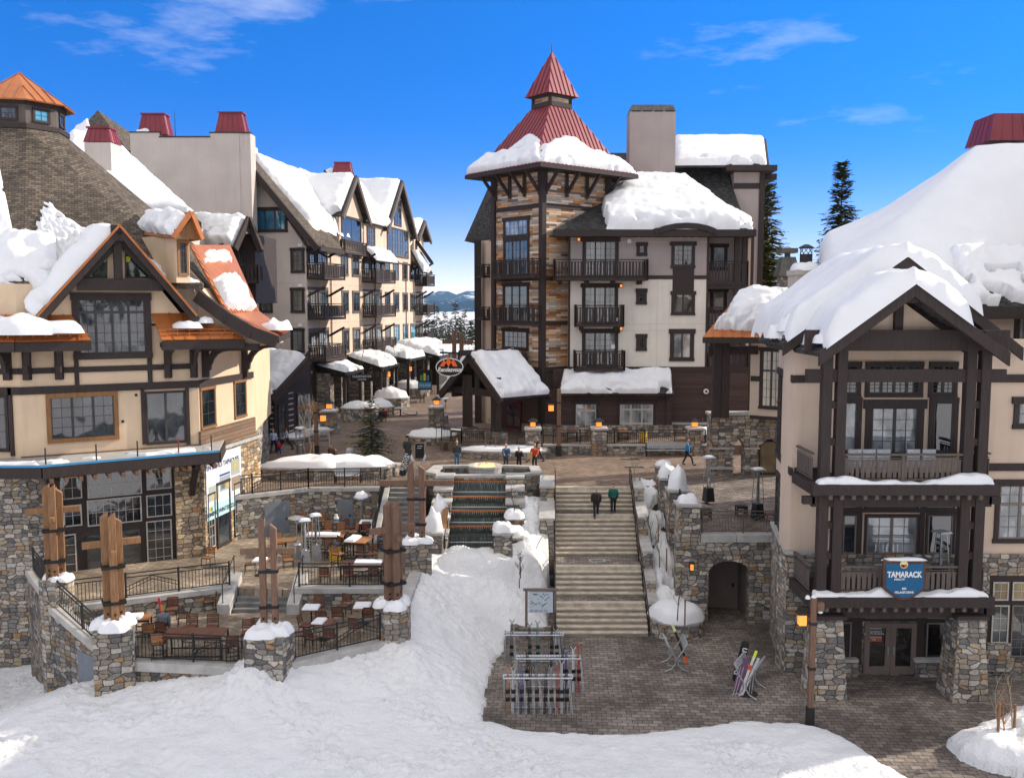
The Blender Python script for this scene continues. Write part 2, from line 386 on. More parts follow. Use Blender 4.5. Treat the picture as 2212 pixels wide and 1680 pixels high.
def glass(name,dark,light,sc=.8,amt=.35,stripes=False,emit=0):
    m,nt,b=newmat(name,.03,0,.5); b.inputs['IOR'].default_value=2.0; v=wpos(nt,(1,1,.6)); 
    f=nz(nt,v,sc,3); col=ramp(nt,f,[(.5-amt*.3,dark),(.5+amt*.4,light)])
    if stripes:
        w=nt.nodes.new('ShaderNodeTexWave'); w.inputs['Scale'].default_value=3; w.inputs['Distortion'].default_value=1.2; nt.links.new(vec(nt),w.inputs['Vector'])
        col=mix(nt,col,ramp(nt,w.outputs['Fac'],[(.2,(.09,.10,.095)),(.9,(.26,.26,.24))]),math_(nt,'MULTIPLY',math_(nt,'SUBTRACT',nz(nt,wpos(nt,(.6,.6,.1)),1.0,1),.44,True),9,True))
    nt.links.new(col,b.inputs['Base Color']); bump(nt,b,nz(nt,v,1.1,1),.035,.6)
    if emit:
        b.inputs['Emission Color'].default_value=(1,.62,.25,1); b.inputs['Emission Strength'].default_value=emit
glass('glass',(.010,.013,.016),(.05,.06,.065)); glass('glass_curtain',(.015,.022,.022),(.07,.085,.08),.8,.3,True)
glass('glass_light',(.10,.115,.12),(.40,.43,.44),.9,.3); glass('glass_blue',(.02,.13,.22),(.07,.30,.42),.5,.3); glass('glass_black',(.004,.004,.005),(.014,.013,.012),.6); glass('glass_warm',(.16,.12,.06),(.42,.33,.17),.7,.4)
def emis(name,c,s):
    m,nt,b=newmat(name,.5); b.inputs['Base Color'].default_value=rgb(c); b.inputs['Emission Color'].default_value=rgb(c); b.inputs['Emission Strength'].default_value=s
emis('lamp',(1,.30,.05),.75); emis('flame',(1,.32,.05),6.0); plain('riser',(.27,.23,.185),.85,0,.25,2,.006)
def water(name):
    m,nt,b=newmat(name,.06,0,.6); v=wpos(nt)
    nt.links.new(ramp(nt,nz(nt,v,2,4),[(.3,(.012,.018,.014)),(.8,(.05,.06,.045))]),b.inputs['Base Color']); bump(nt,b,nz(nt,v,6,4),.03)
water('water')
def fall():
    m,nt,b=newmat('waterfall',.12,0,.6); v=vec(nt,'UV',(9,.8,1)); f=nz(nt,v,2.2,5,.6)
    nt.links.new(ramp(nt,f,[(.35,(.035,.05,.045)),(.55,(.10,.125,.12)),(.8,(.45,.5,.52))]),b.inputs['Base Color']); bump(nt,b,f,.04)
fall()
def foliage(name,lo,hi):
    m,nt,b=newmat(name,.75,0,.2); v=wpos(nt); f=nz(nt,v,2.5,4,.7)
    nt.links.new(ramp(nt,f,[(.3,lo),(.72,hi)]),b.inputs['Base Color'])
foliage('needles',(.03,.045,.022),(.11,.13,.05)); foliage('needles_sun',(.07,.085,.02),(.24,.24,.07)); foliage('needles_far',(.035,.05,.035),(.09,.10,.06)); foliage('brush',(.10,.075,.05),(.22,.17,.12))  # needles_sun: brighter copy of the needles with sunlight in its colour
def forest():
    m,nt,b=newmat('hazy_forest_hill',.95,0,.0); v=wpos(nt); f=nz(nt,v,.004,8,.7)
    nt.links.new(ramp(nt,f,[(.56,(.02,.05,.075)),(.62,(.6,.62,.66))]),b.inputs['Base Color'])  # forest tinted blue, distance haze put into the base colour
forest()
def far_snow():
    m,nt,b=newmat('snow_far',.8,0,.1); v=wpos(nt,(1,.25,1)); f=nz(nt,v,.02,7,.7)
    nt.links.new(ramp(nt,f,[(.40,(.78,.79,.80)),(.60,(.78,.79,.80)),(.66,(.25,.20,.16))]),b.inputs['Base Color'])
far_snow()
def cmat(c,rough=.7,name=None):
    k='c_%d_%d_%d'%tuple(int(x*255) for x in c)
    if k not in M: plain(k,c,rough,0,.12,9)
    return M[k]
# ---------------------------------------------------------------- camera, world, sun
cam=bpy.data.cameras.new('camera'); co=bpy.data.objects.new('camera',cam); C.objects.link(co)
co.location=(0,0,CZ); co.rotation_euler=(PI/2-TH,0,0); cam.sensor_width=36; cam.lens=36*FL/2212; cam.clip_end=30000; cam.clip_start=.5
SC.camera=co
SUN_AZ=R(21); SUN_EL=R(27)   # azimuth measured from +X towards +Y
w=bpy.data.worlds.new('World'); SC.world=w; w.use_nodes=True; nt=w.node_tree
bg=nt.nodes['Background']; sky=nt.nodes.new('ShaderNodeTexSky'); sky.sky_type='NISHITA'; sky.sun_disc=False
sky.sun_elevation=SUN_EL; sky.sun_rotation=PI/2-SUN_AZ; sky.altitude=1500; sky.air_density=1.0; sky.dust_density=.3; sky.ozone_density=2.5
tc=nt.nodes.new('ShaderNodeTexCoord'); D=tc.outputs['Generated']
sep=nt.nodes.new('ShaderNodeSeparateXYZ'); nt.links.new(D,sep.inputs[0])
hs=nt.nodes.new('ShaderNodeHueSaturation'); hs.inputs['Saturation'].default_value=1.25; hs.inputs['Value'].default_value=1.0
nt.links.new(sky.outputs[0],hs.inputs['Color'])
base=mix(nt,hs.outputs[0],(.12,.66,1.12),1.0,'MULTIPLY')
# thin cirrus: stretched noise on the dome, thicker low down
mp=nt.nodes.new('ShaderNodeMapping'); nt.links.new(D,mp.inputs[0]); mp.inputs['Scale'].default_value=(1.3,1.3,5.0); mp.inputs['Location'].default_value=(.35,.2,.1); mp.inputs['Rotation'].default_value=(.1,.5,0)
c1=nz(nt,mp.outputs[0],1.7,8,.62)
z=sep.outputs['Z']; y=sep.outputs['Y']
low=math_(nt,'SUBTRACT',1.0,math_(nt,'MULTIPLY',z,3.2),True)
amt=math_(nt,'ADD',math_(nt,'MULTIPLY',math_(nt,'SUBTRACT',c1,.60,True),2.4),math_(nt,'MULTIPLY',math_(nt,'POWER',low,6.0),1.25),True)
back=math_(nt,'MULTIPLY',math_(nt,'SUBTRACT',math_(nt,'MULTIPLY',y,-1.0),-.15,True),1.6,True)  # extra white veil behind the camera, added as neutral fill
zenith_fill=math_(nt,'MULTIPLY',math_(nt,'SUBTRACT',z,.36,True),2.6,True)  # whitish veil overhead, out of view, added as fill light
amt=math_(nt,'ADD',amt,math_(nt,'ADD',math_(nt,'MULTIPLY',back,.55),math_(nt,'MULTIPLY',zenith_fill,.75)),True)
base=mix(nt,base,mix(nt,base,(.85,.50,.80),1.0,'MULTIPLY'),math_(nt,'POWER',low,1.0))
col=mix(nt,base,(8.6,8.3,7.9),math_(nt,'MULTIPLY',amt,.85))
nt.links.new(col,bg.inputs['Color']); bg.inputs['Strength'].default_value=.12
sl=bpy.data.lights.new('sun','SUN'); sl.energy=3.9; sl.angle=R(.5); sl.color=(1,.90,.76); so=bpy.data.objects.new('sun',sl); C.objects.link(so)
sd=V((math.cos(SUN_AZ)*math.cos(SUN_EL),math.sin(SUN_AZ)*math.cos(SUN_EL),math.sin(SUN_EL))); so.rotation_euler=sd.to_track_quat('Z','Y').to_euler(); so.location=(60,20,60)
SC.view_settings.view_transform='Standard'; SC.view_settings.look='None'; SC.view_settings.exposure=.62; SC.view_settings.gamma=1
SC.render.engine='CYCLES'; SC.cycles.max_bounces=6; SC.cycles.diffuse_bounces=3; SC.cycles.use_denoising=True
import numpy as np
ZP=5.0; ZU=2.6; ZL=1.75; ZT=4.4
def zlow(Y): return 0.0
def inpoly(x,y,poly):
    c=False; j=len(poly)-1
    for i in range(len(poly)):
        xi,yi=poly[i][0],poly[i][1]; xj,yj=poly[j][0],poly[j][1]
        if (yi>y)!=(yj>y) and x<(xj-xi)*(y-yi)/(yj-yi)+xi: c=not c
        j=i
    return c
def dpoly(x,y,poly):
    best=1e9; n=len(poly)
    for i in range(n):
        ax,ay=poly[i][0],poly[i][1]; bx,by=poly[(i+1)%n][0],poly[(i+1)%n][1]; dx,dy=bx-ax,by-ay
        t=max(0,min(1,((x-ax)*dx+(y-ay)*dy)/(dx*dx+dy*dy+1e-9))); best=min(best,math.hypot(x-ax-t*dx,y-ay-t*dy))
    return -best if inpoly(x,y,poly) else best
# paved area in front of the stairs (outline where the snow has been cleared)
PAVE=[G(*p)[:2] for p in ((1098,1352,.4),(1062,1440,.1),(1046,1520,0),(1046,1560,0),(1110,1574,0),(1250,1586,0),(1400,1584,0),(1540,1568,0),(1620,1560,0),(1720,1566,0),(1790,1580,0),(1850,1612,0),(1900,1646,0),(1975,1690,0),(2100,1790,0))]
PAVE=[tuple(p) for p in PAVE]+[(34,24),(34,47),(2.2,47),(1.9,42.9)]
BANK=[tuple(G(*p)[:2]) for p in ((2042,1612,0),(2075,1596,0),(2120,1582,0),(2160,1562,0),(2230,1535,0),(2500,1500,0),(2600,1700,0),(2250,1690,0),(2130,1668,0),(2070,1640,0))]
CTL=[(0,1610,.5),(60,1545,.7),(0,1470,-2.2),(55,1472,-1.9),(100,1505,.6),(20,1530,-1.6),(130,1500,.85),(190,1492,.95),(240,1520,.6),(300,1482,1.15),(380,1478,1.25),(470,1462,1.5),(520,1420,2.1),(556,1405,2.55),(600,1432,2.0),(650,1458,1.5),(730,1460,1.3),(800,1436,1.35),(850,1410,1.6),(882,1395,1.8),(895,1330,2.1),(915,1280,2.5),(945,1220,2.75),(1010,1216,2.75),(1085,1213,2.75),(1110,1225,2.4),(1180,1232,1.9),(1186,1300,1.0),(1186,1345,.45),(1130,1300,1.05),(1060,1300,1.35),(980,1300,1.75),(920,1360,1.7),(1000,1380,.9),(1080,1362,.4),(1060,1430,.35),(950,1450,.9),(860,1480,.9),(750,1520,.8),(600,1520,1.05),(450,1540,.9),(300,1560,.75),(150,1600,.6),(0,1680,.4),(300,1680,.35),(600,1650,.45),(900,1600,.4),(1000,1550,.3),(1000,1680,.25),(1300,1680,.2),(1600,1680,.15),(1500,1600,.12),(1140,1075,4.8),(1125,1150,3.7),(1150,1150,3.9),(1150,1200,3.1),(1115,1200,2.9),(1748,1580,.35),(1700,1640,.18)]
cp=np.array([list(G(*c))[:2] for c in CTL]+[(-45,30),(-45,52),(0,10),(-30,10),(30,10),(45,20),(45,48),(2,20)]); cz=np.array([c[2] for c in CTL]+[.4,-2.3,.3,.3,.2,.2,0,.2])
dm=np.sqrt(((cp[:,None]-cp[None])**2).sum(-1)); wts=np.linalg.solve(dm+np.eye(len(cp))*-.02,cz)
def zsnow(x,y): return float((np.sqrt(((cp-np.array([x,y]))**2).sum(-1))*wts).sum())
UP=[(-19.3,38.5),(-12.8,41.5),(-10,41.2),(-4.8,41.2),(-4.6,47.6),(-7.2,47.7),(-7.2,53.2),(-7.7,53.4),(-11.8,53.1),(-14.6,51.3),(-15.2,53.2),(-24,52),(-22.8,42.6)]
LP=[(-19.2,38.0),(-15.3,34.9),(-9.15,34.2),(-4.9,37.4),(-4.8,41.5),(-10,41.5),(-12.8,41.8),(-18.4,38.9)]
UPX=UP; LPX=LP
def sxl(Y): return 2.02+(Y-42.7)*.045
def sxr(Y): return sxl(Y)+4.42
def zter(x,y,fine=True):
    z=zsnow(x,y); dp=dpoly(x,y,PAVE); db=dpoly(x,y,BANK)
    wob=noise.noise(V((x*.9,y*.9,0)))*.18+noise.noise(V((x*3,y*3,3)))*.10+noise.noise(V((x*8,y*8,3)))*.05
    if dp+wob<0 and db-wob>0: return -.25
    if inpoly(x,y,UPX) or inpoly(x,y,LPX): return .3
    if x>sxl(max(40,min(54,y)))-.3 and y>42.0: return -.3
    if (y>46.4 and x<.5) or (y>47 and x>2.4): return .3
    if y>52.8: return .3
    if db-wob<=0:
        e=min(1,(-db+wob)/1.6); z=.05+.85*math.sqrt(max(0,1-(1-e)**2))*(1+.3*noise.noise(V((x,y,1))))
    else:
        e=min(1,(dp+wob)/1.3); z=min(max(z,.08 if x>-14 else -5),.22+max(0,dp)*.62+max(0,y-45)*2)*e**.35
    if fine:
        g=fbm((x*.7,y*.7,0),4)*.10
        near=max(0,min(1,(z-.5)/1.5)); g+=near*(noise.noise(V((x*1.5,y*1.5,8)))*.09-abs(noise.noise(V((x*2.6,y*2.6,5))))*.12)
        g+=-.07*max(0,noise.noise(V((x*2.2,y*2.2,15)))-.25)*near*4
        ch=noise.noise(V((x*.35,y*.35,40)))+.25; ch=max(0,min(1,ch*2)); g+=ch*(abs(noise.noise(V((x*3.1,y*3.1,22))))*.26+abs(noise.noise(V((x*7,y*7,23))))*.13-.09)
        tr=(math.sin((y-.30*x)*5.2)*.012+(-.035 if abs(((y+.42*x+3*noise.noise(V((x*.12,y*.12,3))))%4.3)-2)<.10 else 0))*(1-ch)
        z+=g*min(1,e)+tr
    return z
# near snow: fine grid
mb=MB(); X0,X1,Y0,Y1=-32,27,24,53.4; nx,ny=560,330; vs=[]
for j in range(ny+1):
    for i in range(nx+1):
        x=X0+(X1-X0)*i/nx; y=Y0+(Y1-Y0)*j/ny; vs.append((x,y,zter(x,y)))
mb.add(vs,[(j*(nx+1)+i,j*(nx+1)+i+1,(j+1)*(nx+1)+i+1,(j+1)*(nx+1)+i) for j in range(ny) for i in range(nx)])
o=mb.build('snow_ground',M['snow_ground'],smooth=True,fixn=False); tag(o,kind='structure')
# wide base ground reaching the horizon, lying below everything near
mb=MB(); ys=[-60,0,20,48,125,140,300,800,2500,6000,9000]; zs=[-3.5,-3.5,-3.5,-3.5,-3.5,3.5,2.8,-2,-16,-40,-70]
vs=[]
for yy,zz in zip(ys,zs):
    for xx in (-1,-.3,-.05,.05,.3,1): vs.append((xx*(300+yy*1.5 if yy>0 else 300),yy,zz))
mb.add(vs,[(j*6+i,j*6+i+1,(j+1)*6+i+1,(j+1)*6+i) for j in range(len(ys)-1) for i in range(5)])
tag(mb.build('valley_ground',M['snow_far'],fixn=False),kind='structure')
# lower pavement
mb=MB(); vs=[]; yy=[20,37.5,44.5,48]
for y in yy:
    for x in (-3.5,36): vs.append((x,y,zlow(y)-.0))
mb.add(vs,[(2*j,2*j+1,2*j+3,2*j+2) for j in range(3)]); tag(mb.build('lower_pavement',M['paver_low']),kind='structure')
# stairs ----------------------------------------------------------------
YT=G(1200,1052,ZP).y; YB=G(1200,1374,0).y
flights=[6,9,6,6]; lands=[.75,1.9,.95]; nr=sum(flights); ZB=0.0; rise=(ZP-ZB)/nr
tread=((YT-YB)-sum(lands))/(nr-4)
mb=MB(); tr=MB(); ris=MB(); y=YT; z=ZP; STAIR=[]
k=0
for fi,n in enumerate(flights):
    for s_ in range(n):
        z-=rise; d=tread if s_<n-1 else (lands[fi] if fi<3 else 0)
        # riser block: nosing slab
        if d>0:
            y2=y-d
            if s_<n-1:
                mb.hexa((sxl(y2),y2-.03,z-.075),(sxr(y2),y2-.03,z-.075),(sxr(y),y+.02,z-.075),(sxl(y),y+.02,z-.075),(sxl(y2),y2-.03,z),(sxr(y2),y2-.03,z),(sxr(y),y+.02,z),(sxl(y),y+.02,z))
                ris.hexa((sxl(y2)+.01,y2,z-.6),(sxr(y2)-.01,y2,z-.6),(sxr(y)-.01,y,z-.6),(sxl(y)+.01,y,z-.6),(sxl(y2)+.01,y2,z-.075),(sxr(y2)-.01,y2,z-.075),(sxr(y)-.01,y,z-.075),(sxl(y)+.01,y,z-.075))
            else:
                tr.hexa((sxl(y2),y2,z-.6),(sxr(y2),y2,z-.6),(sxr(y),y,z-.6),(sxl(y),y,z-.6),(sxl(y2),y2+.3,z),(sxr(y2),y2+.3,z),(sxr(y),y,z),(sxl(y),y,z))
                mb.hexa((sxl(y2),y2,z-.3),(sxr(y2),y2,z-.3),(sxr(y2),y2+.32,z-.3),(sxl(y2),y2+.32,z-.3),(sxl(y2),y2-.02,z+.004),(sxr(y2),y2-.02,z+.004),(sxr(y2),y2+.32,z+.004),(sxl(y2),y2+.32,z+.004))
            STAIR.append((y2,y,z)); y=y2
mb.box(sxl(YT),YT,ZP-.5,sxr(YT),YT+.35,ZP+.004)
def zstair(Y):
    for a,b,zz in STAIR:
        if a<=Y<=b: return zz
    return ZP if Y>YT else ZB
st=mb.build('stairway',M['step_stone'],bevel=.015); tag(st,kind='structure')
tr.build('landing',M['paver_low'],st); ris.build('riser',M['riser'],st)
for (px_,py_,z_) in ((1290,1211,None),):
    p=G(px_,py_,2.2); zz=zstair(p.y)+.006; d=MB(); d.box(p.x-.42,p.y-.28,zz-.02,p.x+.42,p.y+.28,zz+.004); dd=d.build('drain_grate',M['concrete'])
    tag(dd,'rectangular iron drain grate set in the middle of the long stair landing','drain grate'); e=MB()
    for i in range(9): e.box(p.x-.3+i*.068,p.y-.17,zz+.004,p.x-.26+i*.068,p.y+.17,zz+.010)
    e.build('grate_bars',M['black'],dd)
# upper plaza -------------------------------------------------------------
EDGE=[(-15.2,50.6),(-14.6,51.2),(-11.8,53.0),(-7.7,53.2),(-7.2,53.2),(-7.2,54.0),(-5.1,54.0),(-5.1,56.9),(1.7,56.9),(1.7,54.2),(sxl(YT)-.9,54.0),(sxl(YT)-.9,YT+.3),(sxl(YT),YT+.3),(sxr(YT),YT+.3),(8.6,YT+.3),(9.3,56.4),(30,56.4)]
pl=EDGE+[(80,56.4),(80,128),(-80,128),(-80,60),(-40,60),(-15.2,60)]
mb=MB(); mb.prism(pl,3.0,ZP); tag(mb.build('upper_plaza',M['paver_high']),kind='structure')
mb=MB(); mb.hexa((8.7,44.25,4),(17.5,44.25,4),(17.5,56.4,4.2),(9.25,56.4,4.2),(8.7,44.25,ZT),(17.5,44.25,ZT),(17.5,56.41,ZP+.004),(9.25,56.41,ZP+.004)); tag(mb.build('terrace_floor',M['paver_low']),kind='structure')
# patios
mb=MB(); mb.prism(UP,.8,ZU); tag(mb.build('upper_patio_floor',M['paver_patio']),kind='structure')
mb=MB(); mb.prism(LP,.4,ZL); tag(mb.build('lower_patio_floor',M['paver_patio']),kind='structure')
# low stone walls as things -------------------------------------------------
def stonewall(name,label,pts,z0,z1,th=.45,cap=.14,mat='stone',over=.06,cat='stone wall',capm='cap_stone',group=None):
    """wall following plan points; z0/z1 numbers or lists per point (top of masonry)"""
    t=thing(name,label,cat,(pts[0][0],pts[0][1],0),0,group); a=MB(); c=MB(); n=len(pts)
    g=lambda z,i: z[i] if isinstance(z,(list,tuple)) else z
    for i in range(n-1):
        p=V((*pts[i][:2],0)); q=V((*pts[i+1][:2],0)); d=(q-p).normalized(); r=V((d.y,-d.x,0)); h=th/2
        A=[p+r*h,q+r*h,q-r*h,p-r*h]; zb=[g(z0,i),g(z0,i+1)]; zt=[g(z1,i),g(z1,i+1)]
        f=lambda P_,z: V((P_.x,P_.y,z))
        a.hexa(f(A[0],zb[0]),f(A[1],zb[1]),f(A[2],zb[1]),f(A[3],zb[0]),f(A[0],zt[0]),f(A[1],zt[1]),f(A[2],zt[1]),f(A[3],zt[0]))
        if cap:
            h2=h+over; e=.03; B=[p+r*h2-d*e,q+r*h2+d*e,q-r*h2+d*e,p-r*h2-d*e]
            c.hexa(f(B[0],zt[0]),f(B[1],zt[1]),f(B[2],zt[1]),f(B[3],zt[0]),f(B[0],zt[0]+cap),f(B[1],zt[1]+cap),f(B[2],zt[1]+cap),f(B[3],zt[0]+cap))
    a.build('masonry',M[mat],t)
    if cap: c.build('coping',M[capm],t,bevel=.012)
    return t
def pillar(name,label,x,y,w,z0,z1,mat='stone',cap=True,rot=0,oct_=False,group=None,snowh=0,taper=0,capm='cap_stone'):
    t=thing(name,label,'stone pillar',(x,y,z0),0,group); a=MB(); n=8 if oct_ else 4; rr=w/2/math.cos(PI/n)
    a.lathe((x,y,z0),[(rr+taper,0),(rr,z1-z0)],n,a0=PI/n+rot); a.build('masonry',M[mat],t)
    if cap:
        c=MB(); c.lathe((x,y,z1),[(rr+.1,0),(rr+.1,.13),(rr*.9,.16)],n,a0=PI/n+rot); c.build('coping',M[capm],t,bevel=.01)
    if snowh:
        zc=z1+(.15 if cap else 0)
        snowblob('snow_cap',(x,y,zc),w*.52,w*.52,snowh,t,int(abs(x*13+y*7)),pw=2.6)
    return t
def snowblob(name,c,rx,ry,h,par=None,seed=0,pw=2.4,n=20,mat=None,lump=.3,pk=1.0):
    mb=MB(); vs=[]; m=n//2
    for j in range(m+1):
        s=j/m
        for i in range(n):
            t=2*PI*i/n; q=V((math.cos(t)*s,math.sin(t)*s,seed*3.1)); k=1+.22*noise.noise(q*1.8)
            ct,st_=math.cos(t),math.sin(t); sq=1/max(abs(ct)**4+st_**4,1e-6)**.25 if pw>2.5 else 1.0
            z=h*(max(0,1-s**pw))**(.5*pk+.0)*(1+lump*noise.noise(q*2.3+V((5,1,0))))
            vs.append((c[0]+rx*s*k*sq*ct,c[1]+ry*s*k*sq*st_,c[2]+z-.02))
    mb.add(vs,[(j*n+i,j*n+(i+1)%n,(j+1)*n+(i+1)%n,(j+1)*n+i) for j in range(m) for i in range(n)])
    return mb.build(name,mat or M['snow'],par,smooth=True,fixn=False)
# ---------------------------------------------------------------- central building with the corner tower
cb=thing('apartment_building','white and taupe stucco apartment block with plank clad corner tower under a red metal spire','building',(5,71,ZP))
YC=71.0
F=Facet((XX(1228,YC)-.0,YC),(XX(1622,YC),YC))
uu=lambda x:F.px(x,655)[0]
zz=lambda y:ZZ(y,YC)
def wallbox(par,F,r,mat,name='wall',o0=-.3,o1=0):
    mb=MB(); F.box(mb,r[0],r[2],r[1],r[3],o0,o1); return mb.build(name,mat,par)
UL=F.L; ub=uu(1529)
wallbox(cb,F,(0,zz(797),ub,zz(600)),M['white_stucco'],o0=-8)
wallbox(cb,F,(0,zz(600),ub,zz(498)),M['taupe'],o0=-8)
wallbox(cb,F,(-1.2,3,uu(1620),zz(797)),M['siding'],o0=-8)
wallbox(cb,F,(ub,zz(797),UL,zz(498)),M['taupe'],o0=-8,o1=-1.8)
t=MB(); 
F.box(t,0,ub,zz(603),zz(595),-.1,.06); F.box(t,0,uu(1620),zz(801),zz(792),-.1,.09)
for x in (1229.5,1527): F.box(t,uu(x)-.07,uu(x)+.07,zz(795),zz(500),-.1,.05)
for x in (1590,1607): F.box(t,uu(x)-.16,uu(x)+.16,zz(797),zz(505),-.35,-.03)
F.box(t,ub,UL,zz(512),zz(503),-.5,.0); F.box(t,UL-.35,UL+.3,3,zz(503),-1.9,-.9)
for y in (616,708): F.box(t,ub,UL-.3,zz(y+8),zz(y),-1.8,.0)
t.build('trim',M['dark_wood'],cb)
jt=MB(); [F.box(jt,0,ub,zz(y)-.015,zz(y)+.015,0,.004) for y in (523,700,714)]; [F.box(jt,uu(x)-.012,uu(x)+.012,zz(793),zz(604),0,.005) for x in (1420,1446)]; jt.build('control_joint',M['greige'],cb)
wallbox(cb,F,(UL-.25,3,UL-.02,zz(500)),M['tan'],o0=-1.85,o1=-.6)
wr=lambda a,b,c,d:F.rect(a,b,c,d)
for (a,b,c,d) in ((1258,515,1336,602),(1257,614,1335,704),(1257,712,1335,796)):
    window(cb,F,wr(a,b,c,d),3,(2,5),.22,gm=M['glass_curtain'],fm=M['frame'],head=.12,name='balcony_door')
for (a,b,c,d) in ((1375,524,1398,553),(1374,624,1397,658),(1374,722,1397,758)):
    window(cb,F,wr(a,b,c,d),1,(2,2),.22,head=.05)
window(cb,F,wr(1450,524,1501,579),2,(2,4),.2,head=.12,gm=M['glass'])
window(cb,F,wr(1450,630,1501,681),2,(1,1),.2,head=.08,gm=M['glass_curtain'])
wallbox(cb,F,wr(1453,579,1499,630),M['dark_wood'],'panel',o1=.05)
window(cb,F,wr(1447,712,1499,780),2,(1,1),.26,head=.1,gm=M['glass_light'])
F2=Facet((F.A.x,YC+1.8),(F.B.x,YC+1.8))
for (a,b,c,d,g) in ((1535,528,1571,584,'glass_light'),(1534,624,1570,676,'glass_curtain'),(1534,718,1570,770,'glass_curtain')): window(cb,F2,F2.rect(a,b,c,d),1,(1,1),.2,head=.1,gm=M[g],name='balcony_door')
sm=MB()
for (x,y) in ((1359,506),(1359,521),(1324,749),(1335,508),(1334,604),(1334,690)): 
    r=wr(x-4,y-4,x+4,y+4); F.box(sm,r[0],r[2],r[1],r[3],0,.08)
sm.build('vent_cover',M['white_paint'],cb)
for (x,y) in ((1250,517),(1341,617),(1341,709)):
    r=wr(x-3,y-5,x+3,y+5); l=MB(); F.box(l,r[0],r[2],r[1],r[3],0,.2); l=l.build('wall_lamp',M['frame'],cb); g=MB(); F.box(g,r[0]+.03,r[2]-.03,r[1]+.05,r[3]-.1,.2,.23); g.build('lamp_glass',M['lamp'],l)
def balcony(par,F,x0,x1,yt,yb,dep=1.3,o=0,ym=None,solid=False,brk=0,mat='dark_wood',side=True,gap=.24,r=None):
    """timber balcony: px extents of the railing front (x0..x1, top yt, slab bottom yb)"""
    u0,z0,u1,z1=r or F.rect(x0,yt,x1,yb,o+dep)
    b=MB(); F.box(b,u0,u1,z0,z0+.22,o,o+dep)
    for i in range(brk): 
        u=u0+.5+(u1-u0-1)*i/max(1,brk-1); F.box(b,u-.15,u+.15,z0-.28,z0,o,o+dep*.7)
    B=b.build('balcony',M[mat],par)
    q=MB(); zt=z1; zb=z0+.32
    segs=[(F.pt(u0,0,o+dep-.05),F.pt(u1,0,o+dep-.05))]
    if side: segs+=[(F.pt(u0+.05,0,o),F.pt(u0+.05,0,o+dep-.05)),(F.pt(u1-.05,0,o),F.pt(u1-.05,0,o+dep-.05))]
    for a,c in segs:
        L=(c-a).length; up=V((0,0,1))
        q.bar(a+up*zt,c+up*zt,.14,.08); q.bar(a+up*(zt-.16),c+up*(zt-.16),.05,.05); q.bar(a+up*zb,c+up*zb,.06,.08)
        n=max(2,int(L/gap)); d=(c-a)/n; rt=(c-a).normalized()
        for k in range(n):
            m=a+d*(k+.5); wdt=gap*(.62 if k%3!=1 else .42); q.bar(m-rt*wdt/2+up*((zt-.16+zb)/2),m+rt*wdt/2+up*((zt-.16+zb)/2),.03,(zt-.16-zb))
        for e in (a,c): q.bar(e+up*z0,e+up*(zt+.07),.13,.13,up=(0,1,0))
    q.build('railing',M[mat],B)
    return B
balcony(cb,F,1197,1399,561,606,1.4,brk=4); balcony(cb,F,1243,1347,660,706,1.2,brk=2); balcony(cb,F,1241,1349,759,801,1.2)
balcony(cb,F,1528,1615,565,617,.4,o=-.4); balcony(cb,F,1528,1615,665,709,.4,o=-.4); balcony(cb,F,1528,1615,763,801,.4,o=-.4)
# ground floor: windows, shed roof
YG=69.6; FG=Facet((XX(1207,YG),YG),(XX(1452,YG),YG)); 
wallbox(cb,FG,(0,5,FG.L,ZZ(846,YG)),M['siding'],o0=-1.6)
window(cb,FG,FG.rect(1238,866,1293,932),2,(2,2),.2,fm=M['frame_light'],gm=M['glass_light'],rows=[(2.6,2),(1,1)],head=.1)
window(cb,FG,FG.rect(1333,866,1416,935),3,(3,1),.2,fm=M['frame_light'],gm=M['glass_light'],rows=[(1.2,1),(2.4,1),(1,1)],head=.1)
e0,e1=P(1203,850,YG-.9),P(1457,850,YG-.9); r0,r1=P(1217,802,YC),P(1449,800,YC)
mb=MB(); mb.slab([e0,e1,r1,r0],.25); mb.build('porch_roof',M['shingle_dark'],cb)
snow(cb,[e0+V((.15,0,0)),e1-V((.15,0,0)),r1,r0],.5,90,30,3,.35,.16,lump=.5)
mb=MB(); FG.box(mb,-.1,FG.L+.1,4.5,ZZ(918,YG),0,.25)
mb.build('stone_base',M['stone'],cb)
mb=MB(); FG.box(mb,-.1,uu(1335)-.2,0,0,0,0) if 0 else None
wallbox(cb,F,(uu(1454),4.5,uu(1625),zz(916)),M['stone'],'stone_base',o1=.25)
c=MB(); F.box(c,uu(1454),uu(1625),zz(916),zz(912),0,.35); c.build('base_coping',M['cap_stone'],cb)
pipe=MB(); pipe.tube(FG.pt(FG.L-.4,5,.12),FG.pt(FG.L-.4,ZZ(852,YG),.12),.06); pipe.build('downpipe',M['dark_wood'],cb)
